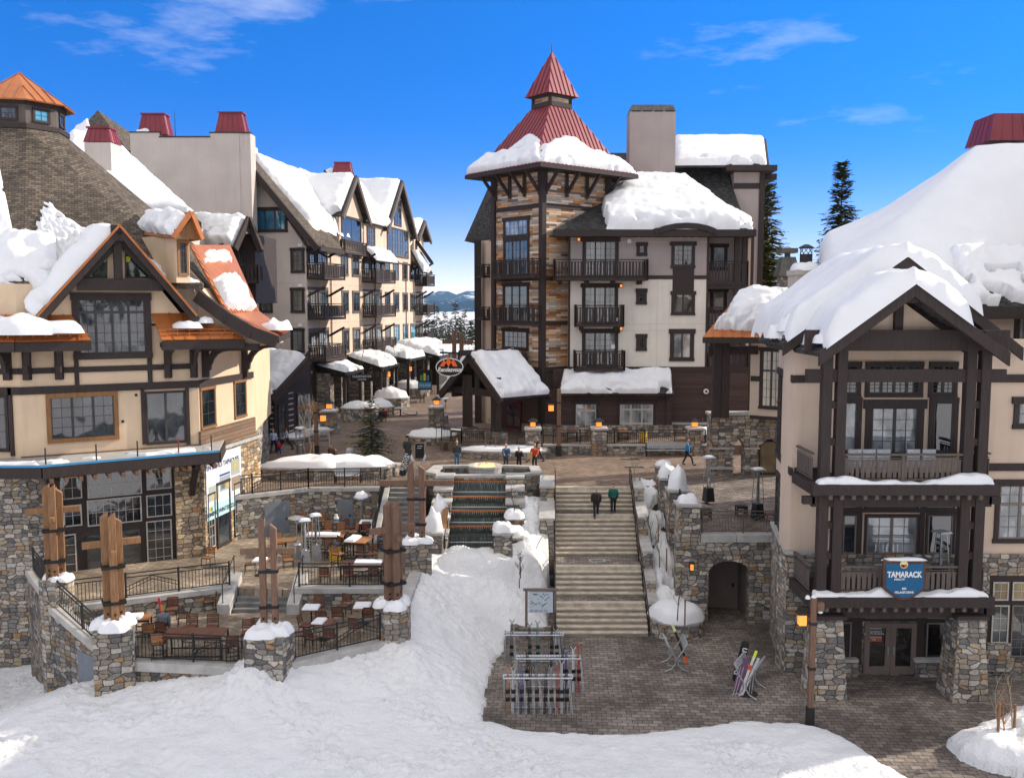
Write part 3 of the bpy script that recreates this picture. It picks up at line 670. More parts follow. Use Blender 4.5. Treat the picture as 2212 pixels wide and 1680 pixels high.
# tower ------------------------------------------------------------------
Cn=V((XX(1171,70.4),70.4,0)); Ld=V((-.64,.768,0)); Rd=V((.768,.64,0)); LL,RL=5.75,7.0
FLt=Facet(Cn+Ld*LL,Cn); FRt=Facet(Cn,Cn+Rd*RL)
ztw=25.6
mb=MB(); q=[Cn,Cn+Rd*RL,Cn+Rd*RL+Ld*LL,Cn+Ld*LL]; mb.prism([(p.x,p.y) for p in q],ZZ(797,71),ztw); mb.build('tower_wall',M['planks'],cb)
mb=MB(); mb.prism([(p.x,p.y) for p in q],4,ZZ(797,71)); mb.build('tower_base_wall',M['siding'],cb)
t=MB()
for p in q: t.cbox(p.x,p.y,(5+ztw)/2,.42,.42,ztw-5,rz=math.atan2(Rd.y,Rd.x))
for zc in (ZZ(602,71),ZZ(698,71),ZZ(797,71),ZZ(445,71)):
    for f in (FLt,FRt): f.box(t,0,f.L,zc-.16,zc+.16,0,.1)
def brack(mb,f,u,z,L=1.3,w=.26,h=1.5,o=0):
    """knee brace under an eave on facet f"""
    a=f.pt(u,z,o+.1); mb.bar(a-V((0,0,h)),a,.26,w); mb.bar(f.pt(u,z-h*.85,o+.15),f.pt(u,z-.15,o+L),.2,w*.8); mb.bar(f.pt(u,z-.1,o),f.pt(u,z-.1,o+L+.1),.2,w*.8)
for f,n in ((FLt,4),(FRt,4)):
    for i in range(n): brack(t,f,.25+(f.L-.5)*i/(n-1),ztw,1.5,.26,1.9)
t.build('tower_trim',M['dark_wood'],cb)
window(cb,FLt,FLt.rect(1088,470,1144,514),1,(5,2),.2,head=.1,gm=M['glass_light'])
window(cb,FLt,FLt.rect(1088,514,1144,600),3,(2,4),.2,gm=M['glass'],name='balcony_door')
window(cb,FLt,FLt.rect(1087,612,1143,700),3,(1,4),.2,gm=M['glass_curtain'],head=.1,name='balcony_door')
window(cb,FLt,FLt.rect(1086,710,1142,756),1,(5,3),.2,gm=M['glass'],head=.1)
for (a,b_) in ((561,602),(660,703)): balcony(cb,FLt,1062,1150,a,b_,1.0)
# tower roof: flared skirt then steep pyramid, cupola, spire
ctr=Cn+Ld*LL/2+Rd*RL/2
def rect_at(hL,hR,z): return [V((ctr-Ld*hL-Rd*hR).to_tuple()[:2]+(z,)),V((ctr-Ld*hL+Rd*hR).to_tuple()[:2]+(z,)),V((ctr+Ld*hL+Rd*hR).to_tuple()[:2]+(z,)),V((ctr+Ld*hL-Rd*hR).to_tuple()[:2]+(z,))]
zE=ztw+.15; ov=1.65
lv=[rect_at(LL/2+ov,RL/2+ov,zE),rect_at(LL/2+.1,RL/2+.3,zE+1.5),rect_at(1.15,1.25,ZZ(236,74.5)),]
zc0=lv[2][0].z; zc1=ZZ(205,74.5)
mb=MB()
b=rect_at(LL/2+ov+.04,RL/2+ov+.04,zE-.32); mb.add(b+[p-V((0,0,.03)) for p in rect_at(LL/2+ov+.04,RL/2+ov+.04,zE)],[(0,1,2,3),(4,5,6,7),(0,1,5,4),(1,2,6,5),(2,3,7,6),(3,0,4,7)]); mb.build('eave_fascia',M['dark_wood'],cb)
for k in range(2):
    for i in range(4):
        a,b_=lv[k],lv[k+1]; j=(i+1)%4
        if i in (0,3,1,2): seamroof(cb,[a[i],a[j],b_[j],b_[i]],M['red_metal'],.42,'tower_roof')
cu=MB(); A=rect_at(.98,1.08,zc0-.3); B=rect_at(.98,1.08,zc1); cu.add(A+B,[(3,2,1,0),(4,5,6,7)]+[(i,(i+1)%4,4+(i+1)%4,4+i) for i in range(4)])
cu=cu.build('cupola',M['planks'],cb)
t=MB()
for i in range(4):
    t.bar(A[i],B[i],.26,.26,up=(0,1,0)); j=(i+1)%4; t.bar(A[i]+V((0,0,.5)),A[j]+V((0,0,.5)),.42,.34); t.bar(B[i]-V((0,0,.15)),B[j]-V((0,0,.15)),.42,.34)
t.build('cupola_frame',M['dark_wood'],cu)
S0=rect_at(1.45,1.6,zc1-.15); ap=V((ctr.x,ctr.y,ZZ(108,74.5)))
for i in range(4): seamroof(cb,[S0[i],S0[(i+1)%4],ap,ap],M['red_metal'],.42,'spire')
f=MB(); f.tube(ap-V((0,0,.3)),ap+V((0,0,.5)),.05,.03); f.build('finial',M['iron'],cb)
# snow on the skirt: left side and right side
def mk(hu,hv,sd):
    def m(u,v,p):
        e=math.exp(-((u-hu)/.33)**2); top=.30+.62*e+.10*noise.noise(V((u*9,sd,0)))
        return 1 if v<top-.1 else max(0,(top-v)/.1)
    return m
a,b2=lv[0],lv[1]; c2=lv[2]
def upto(k,f): # blend of the two roof sections
    return a[k].lerp(b2[k],min(1,f*2)) if f<.5 else b2[k].lerp(c2[k],(f-.5)*2)
for (i,j,hu,sd) in ((3,0,.72,1),(0,1,.38,2)):
    snow(cb,[a[i]+V((0,0,.1)),a[j]+V((0,0,.1)),b2[j],b2[i]],.40,60,14,sd,.45,.25,lump=.5,name='roof_snow')
    q0=b2[i].lerp(c2[i],.38); q1=b2[j].lerp(c2[j],.38)
    snow(cb,[b2[i]-V((0,0,.55))+(a[i]-b2[i])*.3,b2[j]-V((0,0,.55))+(a[j]-b2[j])*.3,q1,q0],.38,60,40,sd+4,.4,.2,mask=mk(hu,.5,sd),lump=.35)
# hip roof over the main block ----------------------------------------------
ye=YC-1.1; E0,E1=P(1196,496,ye),P(1634,496,ye); E0.z=E1.z
RZ=ZZ(388,79); R0,R1=V((XX(1385,79),79,RZ)),V((XX(1455,79),79,RZ)); K0,K1=V((E0.x,86,E0.z)),V((E1.x,86,E0.z))
mb=MB(); mb.slab([E0,E1,R1,R0],.2); mb.slab([E1,K1,R1],.2); mb.slab([K0,E0,R0],.2); mb.build('roof',M['shingle_dark'],cb)
mb=MB(); mb.box(E0.x,ye-.05,E0.z-.5,E1.x,ye+.25,E0.z-.04); mb.box(E0.x,ye+.25,E0.z-.5,E1.x,YC+.1,E0.z-.38); mb.box(E1.x-.25,ye+.25,E0.z-.5,E1.x,84,E0.z-.04)
for k in range(8): # eyebrow curve over the bay
    a_=PI*k/8; b_=PI*(k+1)/8; mx=XX(1478,ye); 
    mb.bar((mx-2.3*math.cos(a_),ye+.02,E0.z-.26+.55*math.sin(a_)**1.5),(mx-2.3*math.cos(b_),ye+.02,E0.z-.26+.55*math.sin(b_)**1.5),.3,.42)
mb.build('eave_fascia',M['dark_wood'],cb)
def mfr(u,v,p): 
    n=noise.noise(V((p.x*1.1,p.y,3)))
    return 1 if (u*1.0+v*.35)>.20+.06*n else 0
s0=E0+V((1.2,0,.02)); snow(cb,[s0,E1-V((.1,0,-.02)),R1+V((.8,.4,.1)),R0-V((1.2,0,-.2))],1.0,110,50,11,2.2,.3,mask=mfr,lump=.12)
snow(cb,[E1,K1,R1+V((0,.5,0)),R1],.8,30,30,12,.8,.2)
ic=MB(); icicles(ic,E0+V((5,0,-.1)),E1-V((4,0,.1)),14,4,.7); ic.build('icicle',M['snow'],cb)
# rear blocks -------------------------------------------------------------
Yr=82; 
def pq(l,Y): return [P(x,y,Y) for x,y in l]
mb=MB(); B0,B1=P(1060,520,Yr-3),P(1625,520,Yr-3); T0,T1=P(1072,331,Yr+4),P(1555,330,Yr+4)
mb.add([B0,B1,T1,T0,B0+V((0,9,0)),B1+V((0,9,0)),T1+V((0,3,0)),T0+V((0,3,0))],[(0,1,2,3),(3,2,6,7),(0,3,7,4),(1,5,6,2),(0,4,5,1)]); mb.build('rear_roof',M['shingle_dark'],cb)
# left mansard wing
mb=MB(); a_=pq([(1003,520),(1066,522),(1066,400),(1058,402)],84); a_=[P(1003,521,86),P(1072,521,80),P(1076,398,82),P(1056,402,85)]
mb.add(a_+[P(1003,521,86)+V((2,8,0)),P(1072,521,80)+V((0,9,0)),P(1076,398,82)+V((0,5,0)),P(1056,402,85)+V((0,4,0))],[(0,1,2,3),(3,2,6,7),(0,3,7,4),(1,5,6,2),(0,4,5,1)])
mb.build('side_roof',M['shingle_dark'],cb)
FW=Facet((XX(1040,82),82.5),(XX(1075,80),80)); wallbox(cb,FW,(0,3,FW.L,ZZ(520,82)),M['tan'],o0=-7)
t=MB(); 
x_,y_=XX(1034,82),82.0; t.box(x_-.35,y_-.3,3,x_+.25,y_+.3,ZZ(520,82)); t.build('corner_post',M['dark_wood'],cb)
for a_,b_ in ((572,600),(664,692),(756,775)):
    FB=Facet((XX(1029,82),82.6),(XX(1042,82),81.6)); balcony(cb,FB,1029,1042,a_,b_,.7)
# chimney
y_=80; x0,x1=XX(1355,y_),XX(1452,y_); mb=MB(); mb.box(x0,y_,20,x1,y_+2.2,ZZ(241,y_)); ch=mb.build('chimney',M['taupe'],cb)
mb=MB(); zt=ZZ(241,y_); mb.hexa((x0-.02,y_-.02,zt),(x1+.02,y_-.02,zt),(x1+.02,y_+2.22,zt),(x0-.02,y_+2.22,zt),(x0+.2,y_+.3,zt+.62),(x1-.2,y_+.3,zt+.62),(x1-.2,y_+1.9,zt+.62),(x0+.2,y_+1.9,zt+.62)); 
for k in range(9): mb.bar((x0+.4*k+.3,y_-.01,zt+.02),(x0+.38*k+.36,y_+.28,zt+.6),.03,.04)
mb.build('chimney_cap',M['grey_metal'],ch)
mb=MB()
for k in range(4): mb.box(x0+.15+k*.95,y_-.03,zt-.02,x0+.15+k*.95+.75,y_+.0,zt+.08)
mb.build('vent_slot',M['black'],ch)
# tall right rear block with snow roof
Yk=87; x0,x1=XX(1556,Yk),XX(1655,Yk); mb=MB(); mb.box(x0,Yk-4,5,XX(1640,Yk-4),Yk+8,ZZ(358,Yk)); mb.build('rear_wall',M['taupe'],cb)
t=MB(); t.box(XX(1632,Yk-4),Yk-4.15,5,XX(1643,Yk-4),Yk-3.6,ZZ(358,Yk)); t.box(x0,Yk-4.1,ZZ(408,Yk-4),XX(1640,Yk-4),Yk-4,ZZ(396,Yk-4)); t.box(XX(1560,Yk-5),Yk-5.2,ZZ(369,Yk-5),XX(1668,Yk-5),Yk+7,ZZ(357,Yk-5)); t.box(XX(1640,Yk-2),Yk-3,ZZ(388,Yk-3),XX(1662,Yk-2),Yk+7,ZZ(375,Yk-3)); t.build('rear_trim',M['dark_wood'],cb)
q=[P(1455,358,Yk-5),P(1662,357,Yk-5),P(1655,300,Yk+2),P(1455,300,Yk+2)]; mb=MB(); mb.slab(q,.2); q2=[q[2],q[3],q[3]+V((0,9,-4)),q[2]+V((0,9,-4))]; mb.slab(q2,.2); mb.build('upper_roof',M['shingle_dark'],cb)
snow(cb,[q[0],q[1]-V((.2,0,0)),q[2]-V((.2,0,0)),q[3]],.6,60,24,21,.8,.12,lump=.12)
# entry canopy (gabled porch with the hanging round sign)
Fr=P(1083,860,64.9); GW=7.4; GD=4.6
g0=Fr; g1=Fr+Ld*GW; g0h=g0+Rd*GD; g1h=g1+Rd*GD; pk=(g0+g1)/2; pk.z=ZZ(764,66.5); pkh=pk+Rd*GD
cn=cb
mb=MB(); mb.slab([g0,g0h,pkh,pk],.22); mb.slab([g1h,g1,pk,pkh],.22); cn=mb.build('porch_canopy',M['shingle_dark'],cb)
t=MB()
for (a_,b_) in ((g0,pk),(g1,pk),(g0h,pkh),(g1h,pkh)): 
    dn=V((0,0,-.36)); t.bar(a_+dn,b_+dn,.24,.5)
FC=Facet(g1,g0)
def cpt(u,z,o): return V((*(FC.A+FC.t*u-FC.n*o).to_tuple()[:2],z))
for u in (GW*.34,GW*.80):
    b_=cpt(u,0,.7); 
    for dx in (-.28,.28): t.bar(b_+FC.t*dx+V((0,0,6.2)),b_+FC.t*dx+V((0,0,10.3)),.4,.5,up=(0,1,0))
t.bar(cpt(.7,9.1,.7),cpt(GW-.7,9.1,.7),.35,.5); t.bar(cpt(GW/2,9.1,.7),cpt(GW/2,11.4,.7),.35,.35); t.bar(pk-Rd*.9,pkh,.3,.4)
for u in (.9,GW-.9): t.bar(cpt(u,8.7,.5),cpt(u,8.7,GD),.3,.35)
t.build('canopy_frame',M['dark_wood'],cn)
pd=MB()
for u in (GW*.34,GW*.80):
    b_=cpt(u,0,.7); pd.cbox(b_.x,b_.y,5.7,1.2,1.2,1.3,rz=.7)
pd.build('pedestal',M['stone'],cn)
snow(cn,[g0+V((0,0,.02)),g0h+V((0,0,.02)),pkh,pk],.42,60,40,31,.4,.15,lump=.45); snow(cn,[g1h,g1,pk,pkh],.5,40,40,32,.4,.12)
# entrance doors in the tower foot
dr=MB(); r=FLt.rect(1096,864,1128,930); FLt.box(dr,r[0],r[2],5,r[3],0,.1); dr=dr.build('entrance_door',cmat((.16,.012,.018)),cb)
g=MB(); m=(r[0]+r[2])/2
for (a_,b_) in ((r[0]+.15,m-.1),(m+.1,r[2]-.15)): FLt.box(g,a_,b_,5.9,r[3]-.3,.1,.12)
g.build('pane',M['glass'],dr)
window(cb,FLt,(r[2]+.1,5.6,r[2]+1.0,r[3]-.1),1,(1,4),.08,fm=M['frame'],gm=M['glass_light'])
FE=Facet((XX(1128,70.8),70.7),(XX(1207,70.8),70.1)); wallbox(cb,FE,(0,4.5,FE.L,ZZ(840,70.5)),M['siding'],o0=-1.5); wallbox(cb,FE,(0,4.5,FE.L,ZZ(915,70.5)),M['stone'],'stone_base',o0=0,o1=.2)
bx=MB(); a_=P(1115,800,70.5); bx.box(XX(1085,71),70.6,ZZ(800,71),XX(1138,71),72.5,ZZ(762,71)); bx.build('roof_screen',M['dark_wood'],cb)
# round hanging sign
def text(par,s,p,rx,size,mat,rz=0,ext=.01,align='CENTER',name='lettering',shear=0,sx=1.0,font=None,ry=0,bold=0):
    cu=bpy.data.curves.new(name,'FONT'); cu.body=s; cu.size=size; cu.extrude=ext; cu.align_x=align; cu.align_y='CENTER'; cu.shear=shear; cu.offset=bold
    tmp=bpy.data.objects.new('tmp',cu); C.objects.link(tmp); bpy.context.view_layer.update()
    me=bpy.data.meshes.new_from_object(tmp.evaluated_get(bpy.context.evaluated_depsgraph_get())); bpy.data.objects.remove(tmp)
    me.materials.clear(); me.materials.append(mat); o=bpy.data.objects.new(name,me); C.objects.link(o)
    o.location=V(p)-(wloc(par) if par else V((0,0,0))); o.rotation_euler=(rx,ry,rz); o.scale=(sx,1,1)
    if par: o.parent=par
    return o
sg=P(971,793,63.5); ov=thing('hanging_sign','oval black sign with orange mountain peaks reading Rendezvous, hung from the porch canopy','sign',sg); sz=30/2000*63.5
def disc(mb,c,rx,rz_,y0,y1,n=36): 
    vs=[]; 
    for yv in (y0,y1):
        for i in range(n): a=2*PI*i/n; vs.append((c[0]+rx*math.cos(a),c[1]+yv,c[2]+rz_*math.sin(a)))
    mb.add(vs,[(i,(i+1)%n,n+(i+1)%n,n+i) for i in range(n)]+[list(range(n)),list(range(n,2*n))[::-1]])
d=MB(); disc(d,sg,sz,sz*.66,-.06,.06); d.build('rim',M['white_paint'],ov); d=MB(); disc(d,sg,sz*.94,sz*.60,-.08,-.061); d.build('face',M['black'],ov)
d=MB()
for (x0,h) in ((-.45,.42),(-.12,.62),(.22,.5)):
    c=sg+V((x0*sz+.05,-.10,.06)); d.hexa(c+V((-.28,0,0)),c+V((.3,0,.0)),c+V((.3,.02,.0)),c+V((-.28,.02,0)),c+V((-.03,0,h)),c+V((.03,0,h)),c+V((.03,.02,h)),c+V((-.03,.02,h)))
d.build('emblem',cmat((.75,.13,.02)),ov)
text(ov,'Rendezvous',sg+V((0,-.10,-.17)),PI/2,.42,M['white_paint'],shear=.3,sx=.80,bold=.012)
bpr=MB(); bpr.bar(sg+V((0,0,sz*.64)),sg+V((0,0,1.0)),.05); bpr.bar(sg+V((-.6,0,1.0)),pk-Rd*.8,.12,.14); bpr.build('bracket',M['iron'],ov)
# ---------------------------------------------------------------- right building
rb=thing('stucco_lodge','cream stucco lodge with timber porch, snow laden gables and stone columns beside the lower pavement','building',(16,39,0))
YF=37.9; FF=Facet((XX(1717,YF),YF),(XX(2420,YF),YF)); YP=35.5; FP=Facet((XX(1772,YP),YP),(XX(2145,YP),YP))
sdir=V((.165,1,0)).normalized(); cA=V((FF.A.x,YF,0)); cB=cA+sdir*5.2
FS=Facet(cB,cA)
rr=FF.rect
def wb(F,x0,y0,x1,y1,mat,name='wall',o0=-.3,o1=0,par=None):
    r=F.rect(x0,y0,x1,y1,o1); mb=MB(); F.box(mb,r[0],r[2],r[1],r[3],o0,o1); return mb.build(name,mat,par or rb)
zf=lambda y:ZZ(y,YF)
z3=zf(1195); ztop=zf(735)
mb=MB(); FF.box(mb,0,FF.L,z3,ztop,-1.5,0); mb.build('wall',M['tan'],rb)
mb=MB(); mb.hexa(*[V((*p[:2],z)) for z in (z3,13.9) for p in (cA+V((.02,.02,0)),cA+V((1.2,0,0)),cB+V((1.2,0,0)),cB)]); mb.build('wall',M['tan'],rb)
mb=MB(); FF.box(mb,-.12,FF.L,-.5,z3,-1.2,.12); mb.hexa(*[V((*p[:2],z)) for z in (-.5,z3) for p in (cA+V((-.12,.1,0)),cA+V((1.2,0,0)),cB+V((1.2,0,0)),cB+V((-.12,0,0)))]); mb.build('stone_base',M['stone'],rb)
mb=MB(); FF.box(mb,-.2,.9,z3,z3+.14,0,.22); mb.hexa(*[V((*p[:2],z)) for z in (z3,z3+.14) for p in (cA+V((-.22,-.05,0)),cA+V((.3,0,0)),cB+V((.3,0,0)),cB+V((-.22,0,0)))]); mb.build('base_coping',M['cap_stone'],rb)
# trims
t=MB()
def tb(F,x0,y0,x1,y1,o1=.08,o0=-.05): F.pxbox(t,x0,y0,x1,y1,o0,o1)
tb(FF,1717,1298/1,1784,1328) if 0 else None
tb(FF,1717,1010,1790,1026); tb(FF,1717,811,1790,827)
tb(FF,2130,809,2300,826); tb(FF,2110,1001,2230,1017); tb(FF,2120,1216,2320,1232)
zb1=FF.rect(1717,1010,1790,1026); zb2=FF.rect(1717,811,1790,827)
for z_ in (zb1,zb2): FS.box(t,0,FS.L+.08,z_[1],z_[3],-.05,.08)
t.build('trim_band',M['dark_wood'],rb)
# side windows (steep face)
for (ua,ub_,za,zb_) in ((.5,1.5,8.6,12.6),(2.6,3.7,8.2,12.5),(.5,4.3,4.9,7.9),(.4,4.2,.6,3.9)):
    window(rb,FS,(ua,za,ub_,zb_),3 if ub_-ua>2 else 1,(2,4),.15,gm=M['glass'],rows=[(2,4),(1,2)])
# front windows behind the porch: upper floor
W=lambda *a,**k: window(rb,FF,*a,**k)
W(rr(1997-14,0,1,1) if 0 else rr(1868,1038,2050,1042),1,(1,1),0) if 0 else None
W(rr(1868,866,1994,992),2,(2,4),.26,fm=M['frame'],gm=M['glass_light'],head=.1,name='balcony_door')
W(rr(1868,781,1994,858),4,(2,2),.15,rows=[(1,3),(1,3)],gm=M['glass'])
for a,b in ((1812,1860),(2005,2068)):
    W(rr(a,781,b,858),1 if b<1900 else 2,(2,2),.15,rows=[(1,3),(1,3)],gm=M['glass']); W(rr(a,858,b,985),1,(1,1),.2,gm=M['glass_light' if b<1900 else 'glass'])
# middle floor
W(rr(1866,1110,1984,1200),2,(2,4),.1,fm=M['taupe_frame'],gm=M['glass_light'],name='balcony_door'); W(rr(1866,1068,1984,1099),4,(2,2),.08,fm=M['taupe_frame'],gm=M['glass_light'])
for a,b in ((1815,1854),(1998,2062)): W(rr(a,1068,b,1100),1 if b<1900 else 2,(2,2),.08,fm=M['taupe_frame'],gm=M['glass_light']); W(rr(a,1106,b,1200),1,(1,1),.1,fm=M['taupe_frame'],gm=M['glass'])
t=MB(); 
for a,b in ((1854,1863),(1988,1998)): FF.pxbox(t,a,1055,b,1200,0,.06)
FF.pxbox(t,1808,1099,2068,1107,0,.07); FF.pxbox(t,1808,1055,2068,1067,0,.07)
# ground floor entrance panel
FF.pxbox(t,1802,1288,2068,1342,-.05,.135); FF.pxbox(t,1800,1342,1862,1435,-.05,.134); FF.pxbox(t,1978,1342,2052,1430,-.05,.134)
t.build('panelling',M['dark_wood'],rb)
o=.14
W(rr(1865,1344,1978,1452,o),2,(1,1),.0,fm=M['door_taupe'],gm=M['glass_black'],name='entrance_door',o=o)
dd=rr(1866,1344,1978,1454,o); e=MB(); L=dd[2]-dd[0]
for k in (0,1): 
    a=dd[0]+L/2*k; z0=dd[1]; z1=dd[3]; 
    FF.box(e,a+.02,a+.22,z0,z1,o,o+.07); FF.box(e,a+L/2-.22,a+L/2-.02,z0,z1,o,o+.07); FF.box(e,a+.22,a+L/2-.22,z0,z0+.34,o,o+.07); FF.box(e,a+.22,a+L/2-.22,z1-.22,z1,o,o+.07)
e=e.build('door_leaf',M['door_taupe'],rb)
h=MB(); FF.box(h,dd[0]+L/2-.15,dd[0]+L/2-.09,dd[1]+.85,dd[1]+1.2,o+.07,o+.13); FF.box(h,dd[0]+L/2+.09,dd[0]+L/2+.15,dd[1]+.85,dd[1]+1.2,o+.07,o+.13); h.build('door_handle',M['steel'],e)
W(rr(1869,1306,1978,1334,o),4,(2,2),.0,fm=M['taupe_frame'],gm=M['glass_light'],o=o); W(rr(2003,1304,2045,1335,o),1,(3,2),.0,fm=M['taupe_frame'],gm=M['glass_light'],o=o); W(rr(1806,1300,1842,1330,o),1,(2,2),.0,fm=M['taupe_frame'],gm=M['glass_light'],o=o)
W(rr(2000,1344,2042,1426,o),1,(1,1),.0,fm=M['taupe_frame'],gm=M['glass_black'],o=o); W(rr(1800,1342,1838,1425,o),1,(1,1),.0,fm=M['taupe_frame'],gm=M['glass_black'],o=o)
for a,b in ((1800,1853),(1978,2046)):
    q=MB(); FF.pxbox(q,a,1428,b,1470,0,.35); q.build('low_wall',M['stone'],rb); q=MB(); FF.pxbox(q,a-2,1424,b+2,1431,0,.42); q.build('low_coping',M['cap_stone'],rb)
# notices on the door glass
pn=MB(); FF.pxbox(pn,1871,1350,1905,1372,o+.05,o+.06); nt_=pn.build('door_notice',M['black'],e); 
pn=MB(); FF.pxbox(pn,1871,1372,1905,1385,o+.05,o+.06); pn.build('notice_panel',cmat((.30,.09,.06)),nt_)
def ftext(par,F,s,x,y,size,mat,o,sx=1,bold=0,shear=0):
    u,z_=F.px(x,y,o); p=F.pt(u,z_,o+.004); return text(par,s,p,PI/2,size,mat,rz=math.atan2(F.t.y,F.t.x),ext=.003,sx=sx,bold=bold,shear=shear)
wp=M['white_paint']
ftext(nt_,FF,'TAMARACK',1888,1356,.13,wp,o+.06,.9,.003); ftext(nt_,FF,"CHILDREN'S",1888,1363.5,.12,wp,o+.06); ftext(nt_,FF,'SPORTS SCHOOL',1888,1368.5,.11,wp,o+.06); ftext(nt_,FF,'Students & Instructors',1888,1376,.075,wp,o+.06); ftext(nt_,FF,'Only',1888,1381,.075,wp,o+.06)
# right hand wall windows
for (a,b,c,d,pn,g,rw) in ((2189,860,2280,926,2,(2,2),None),(2148,1038,2300,1172,3,(2,2),[(2,3),(1.1,2)]),):
    W(rr(a,b,c,d),pn,g,.18,gm=M['glass_light'],fm=M['taupe_frame'] if d>1000 else None,rows=rw,head=.1)
W(rr(2135,1250,2320,1335),3,(2,2),.14,gm=M['glass_light'],fm=M['taupe_frame']) if 0 else None
t=MB(); FF.pxbox(t,2135,1243,2420,1420,-.05,.135); t.build('panelling',M['dark_wood'],rb)
W(rr(2144,1256,2178,1296,.14),1,(2,2),0,gm=M['glass_warm'],fm=M['frame_light'],o=.14); W(rr(2186,1256,2240,1296,.14),1,(3,2),0,gm=M['glass_warm'],fm=M['frame_light'],o=.14)
W(rr(2141,1306,2178,1388,.14),1,(2,3),0,gm=M['glass'],fm=M['frame_light'],o=.14); W(rr(2183,1306,2250,1418,.14),1,(3,6),0,gm=M['glass'],fm=M['taupe_frame'],o=.14,name='entrance_door')
q=MB(); FF.pxbox(q,2132,1390,2182,1450,0,.3); q.build('low_wall',M['stone'],rb)
# lamps
def walllamp(F,x,y,par=rb,on=False):
    u,z_=F.px(x,y); l=MB(); F.box(l,u-.09,u+.09,z_-.02,z_+.3,0,.16); F.box(l,u-.13,u+.13,z_+.3,z_+.36,0,.24); l=l.build('wall_lamp',M['frame'],par); g=MB(); F.box(g,u-.07,u+.07,z_-.01,z_+.26,.16,.22); g.build('lamp_glass',M['lamp'] if on else M['frame_light'],l)
walllamp(FF,1781,885); walllamp(FF,1776,1096); walllamp(FF,2078,1090)
# porch: columns, posts, decks
def post2(x0,x1,yt,yb,Y=YP,w=.36):
    a,b=XX(x0,Y),XX(x1,Y); return a,b
P1a,P1b=XX(1791,YP),XX(1823,YP); P2a,P2b=XX(2103,YP),XX(2135,YP)
zD1=ZZ(1284,YP); zD2=ZZ(1043,YP); zGb=ZZ(758,YP)
t=MB()
for x in (P1a,P1b,P2a,P2b):
    t.box(x-.19,YP,3.55,x+.19,YP+.38,zD1-.55); t.box(x-.19,YP,zD1+.0,x+.19,YP+.38,zD2-.5); t.box(x-.19,YP,zD2+.0,x+.19,YP+.38,zGb+1.0)
t=t.build('porch_post',M['dark_wood'],rb) if 0 else t
for i,x in enumerate((P1a,P1b,P2a,P2b)):
    q=MB(); q.box(x-.19,YP,3.5,x+.19,YP+.38,zGb+.6); q.build('porch_post',M['dark_wood'],rb,bevel=.015)
for xa,xb in ((P1a,P1b),(P2a,P2b)):
    q=MB()
    for z_ in (zD1-.9,zD1+2.6,zD2+2.9,5.6,10.1): q.box(xa+.15,YP+.08,z_,xb-.15,YP+.3,z_+.28)
    q.build('post_block',M['dark_wood'],rb)
    c=MB(); xm=(xa+xb)/2; zt=3.5; c.hexa((xm-.72,YP-.5,-.1),(xm+.72,YP-.5,-.1),(xm+.72,YP+.95,-.1),(xm-.72,YP+.95,-.1),(xm-.5,YP-.28,zt-.2),(xm+.5,YP-.28,zt-.2),(xm+.5,YP+.75,zt-.2),(xm-.5,YP+.75,zt-.2)); c.build('stone_column',M['stone'],rb)
    c=MB(); c.box(xm-.62,YP-.4,zt-.2,xm+.62,YP+.85,zt-.06); c.build('column_cap',M['dark_wood'],rb)
X1,X2=P1a-.45,P2b+.45
for k,(zD,rt) in enumerate(((zD1,1215),(zD2,972))):
    d=MB(); d.box(X1-.1,YP-.35,zD-.42,X2+.1,YP+.0,zD+.0); d.box(X1-.14,YP+.003,zD-.25,X2+.1,YF-.12,zD+.0); d.box(X1-.13,YP+.003,zD-.42,X1+.2,YF-.1,zD-.26); 
    d.box(X1,YP+.05,zD-.95,X2,YP+.3,zD-.42); d.box(X1-.35,YP+.05,zD-.85,X1+.1,YP+.3,zD-.55); d.box(X2-.1,YP+.05,zD-.85,X2+.35,YP+.3,zD-.55)
    dk=d.build('deck',M['dark_wood'],rb)
    q=MB(); n=14
    for i in range(n): x=X1+.6+(X2-X1-1.2)*i/(n-1); q.box(x-.07,YP-.3,zD-.6,x+.07,YF-.1,zD-.43)
    q.build('joist',M['grey_brown'],dk)
    q=MB(); zt=zD+1.1; a,b=P1b+.2,P2a-.2
    for (xa,ya,xb,yb) in ((a,YP+.1,b,YP+.1),(X1+.05,YP+.3,X1+.05,YF-.15),(X2-.05,YP+.3,X2-.05,YF-.15)):
        p,r_=V((xa,ya,0)),V((xb,yb,0)); L=(r_-p).length; up=V((0,0,1)); q.bar(p+up*zt,r_+up*zt,.14,.08); q.bar(p+up*(zt-.14),r_+up*(zt-.14),.03,.03); q.bar(p+up*(zt-.24),r_+up*(zt-.24),.05,.05); q.bar(p+up*(zD+.12),r_+up*(zD+.12),.05,.06)
        n=int(L/.2); dv=(r_-p).normalized()
        for i in range(n): 
            m=p+(r_-p)*((i+.5)/n); wd=.13 if i%4 else .17; q.bar(m-dv*wd/2+up*(zD+.42+.12),m+dv*wd/2+up*(zD+.42+.12),.03,.72)
    q.bar(V(((a+b)/2,YP+.1,zD)),V(((a+b)/2,YP+.1,zt)),.1,.1,up=(0,1,0))
    q.build('balustrade',M['grey_brown'],dk)
    e0,e1=V((X1+.1,YP-.33,zD)),V((X2-.1,YP-.33,zD)); snow(dk,[e0,e1,e1+V((0,.48,0)),e0+V((0,.48,0))],.20,160,12,40+k,.14,.09,lump=1.3)
# big beams + gable
t=MB(); t.box(X1-.4,YP+.05,zGb,X2+.4,YP+.34,zGb+.8); 
zB2=ZZ(826,YP); t.box(X1-.35,YP+.07,zB2,X2+.35,YP+.31,zB2+.5)
t.build('porch_beam',M['dark_wood'],rb)
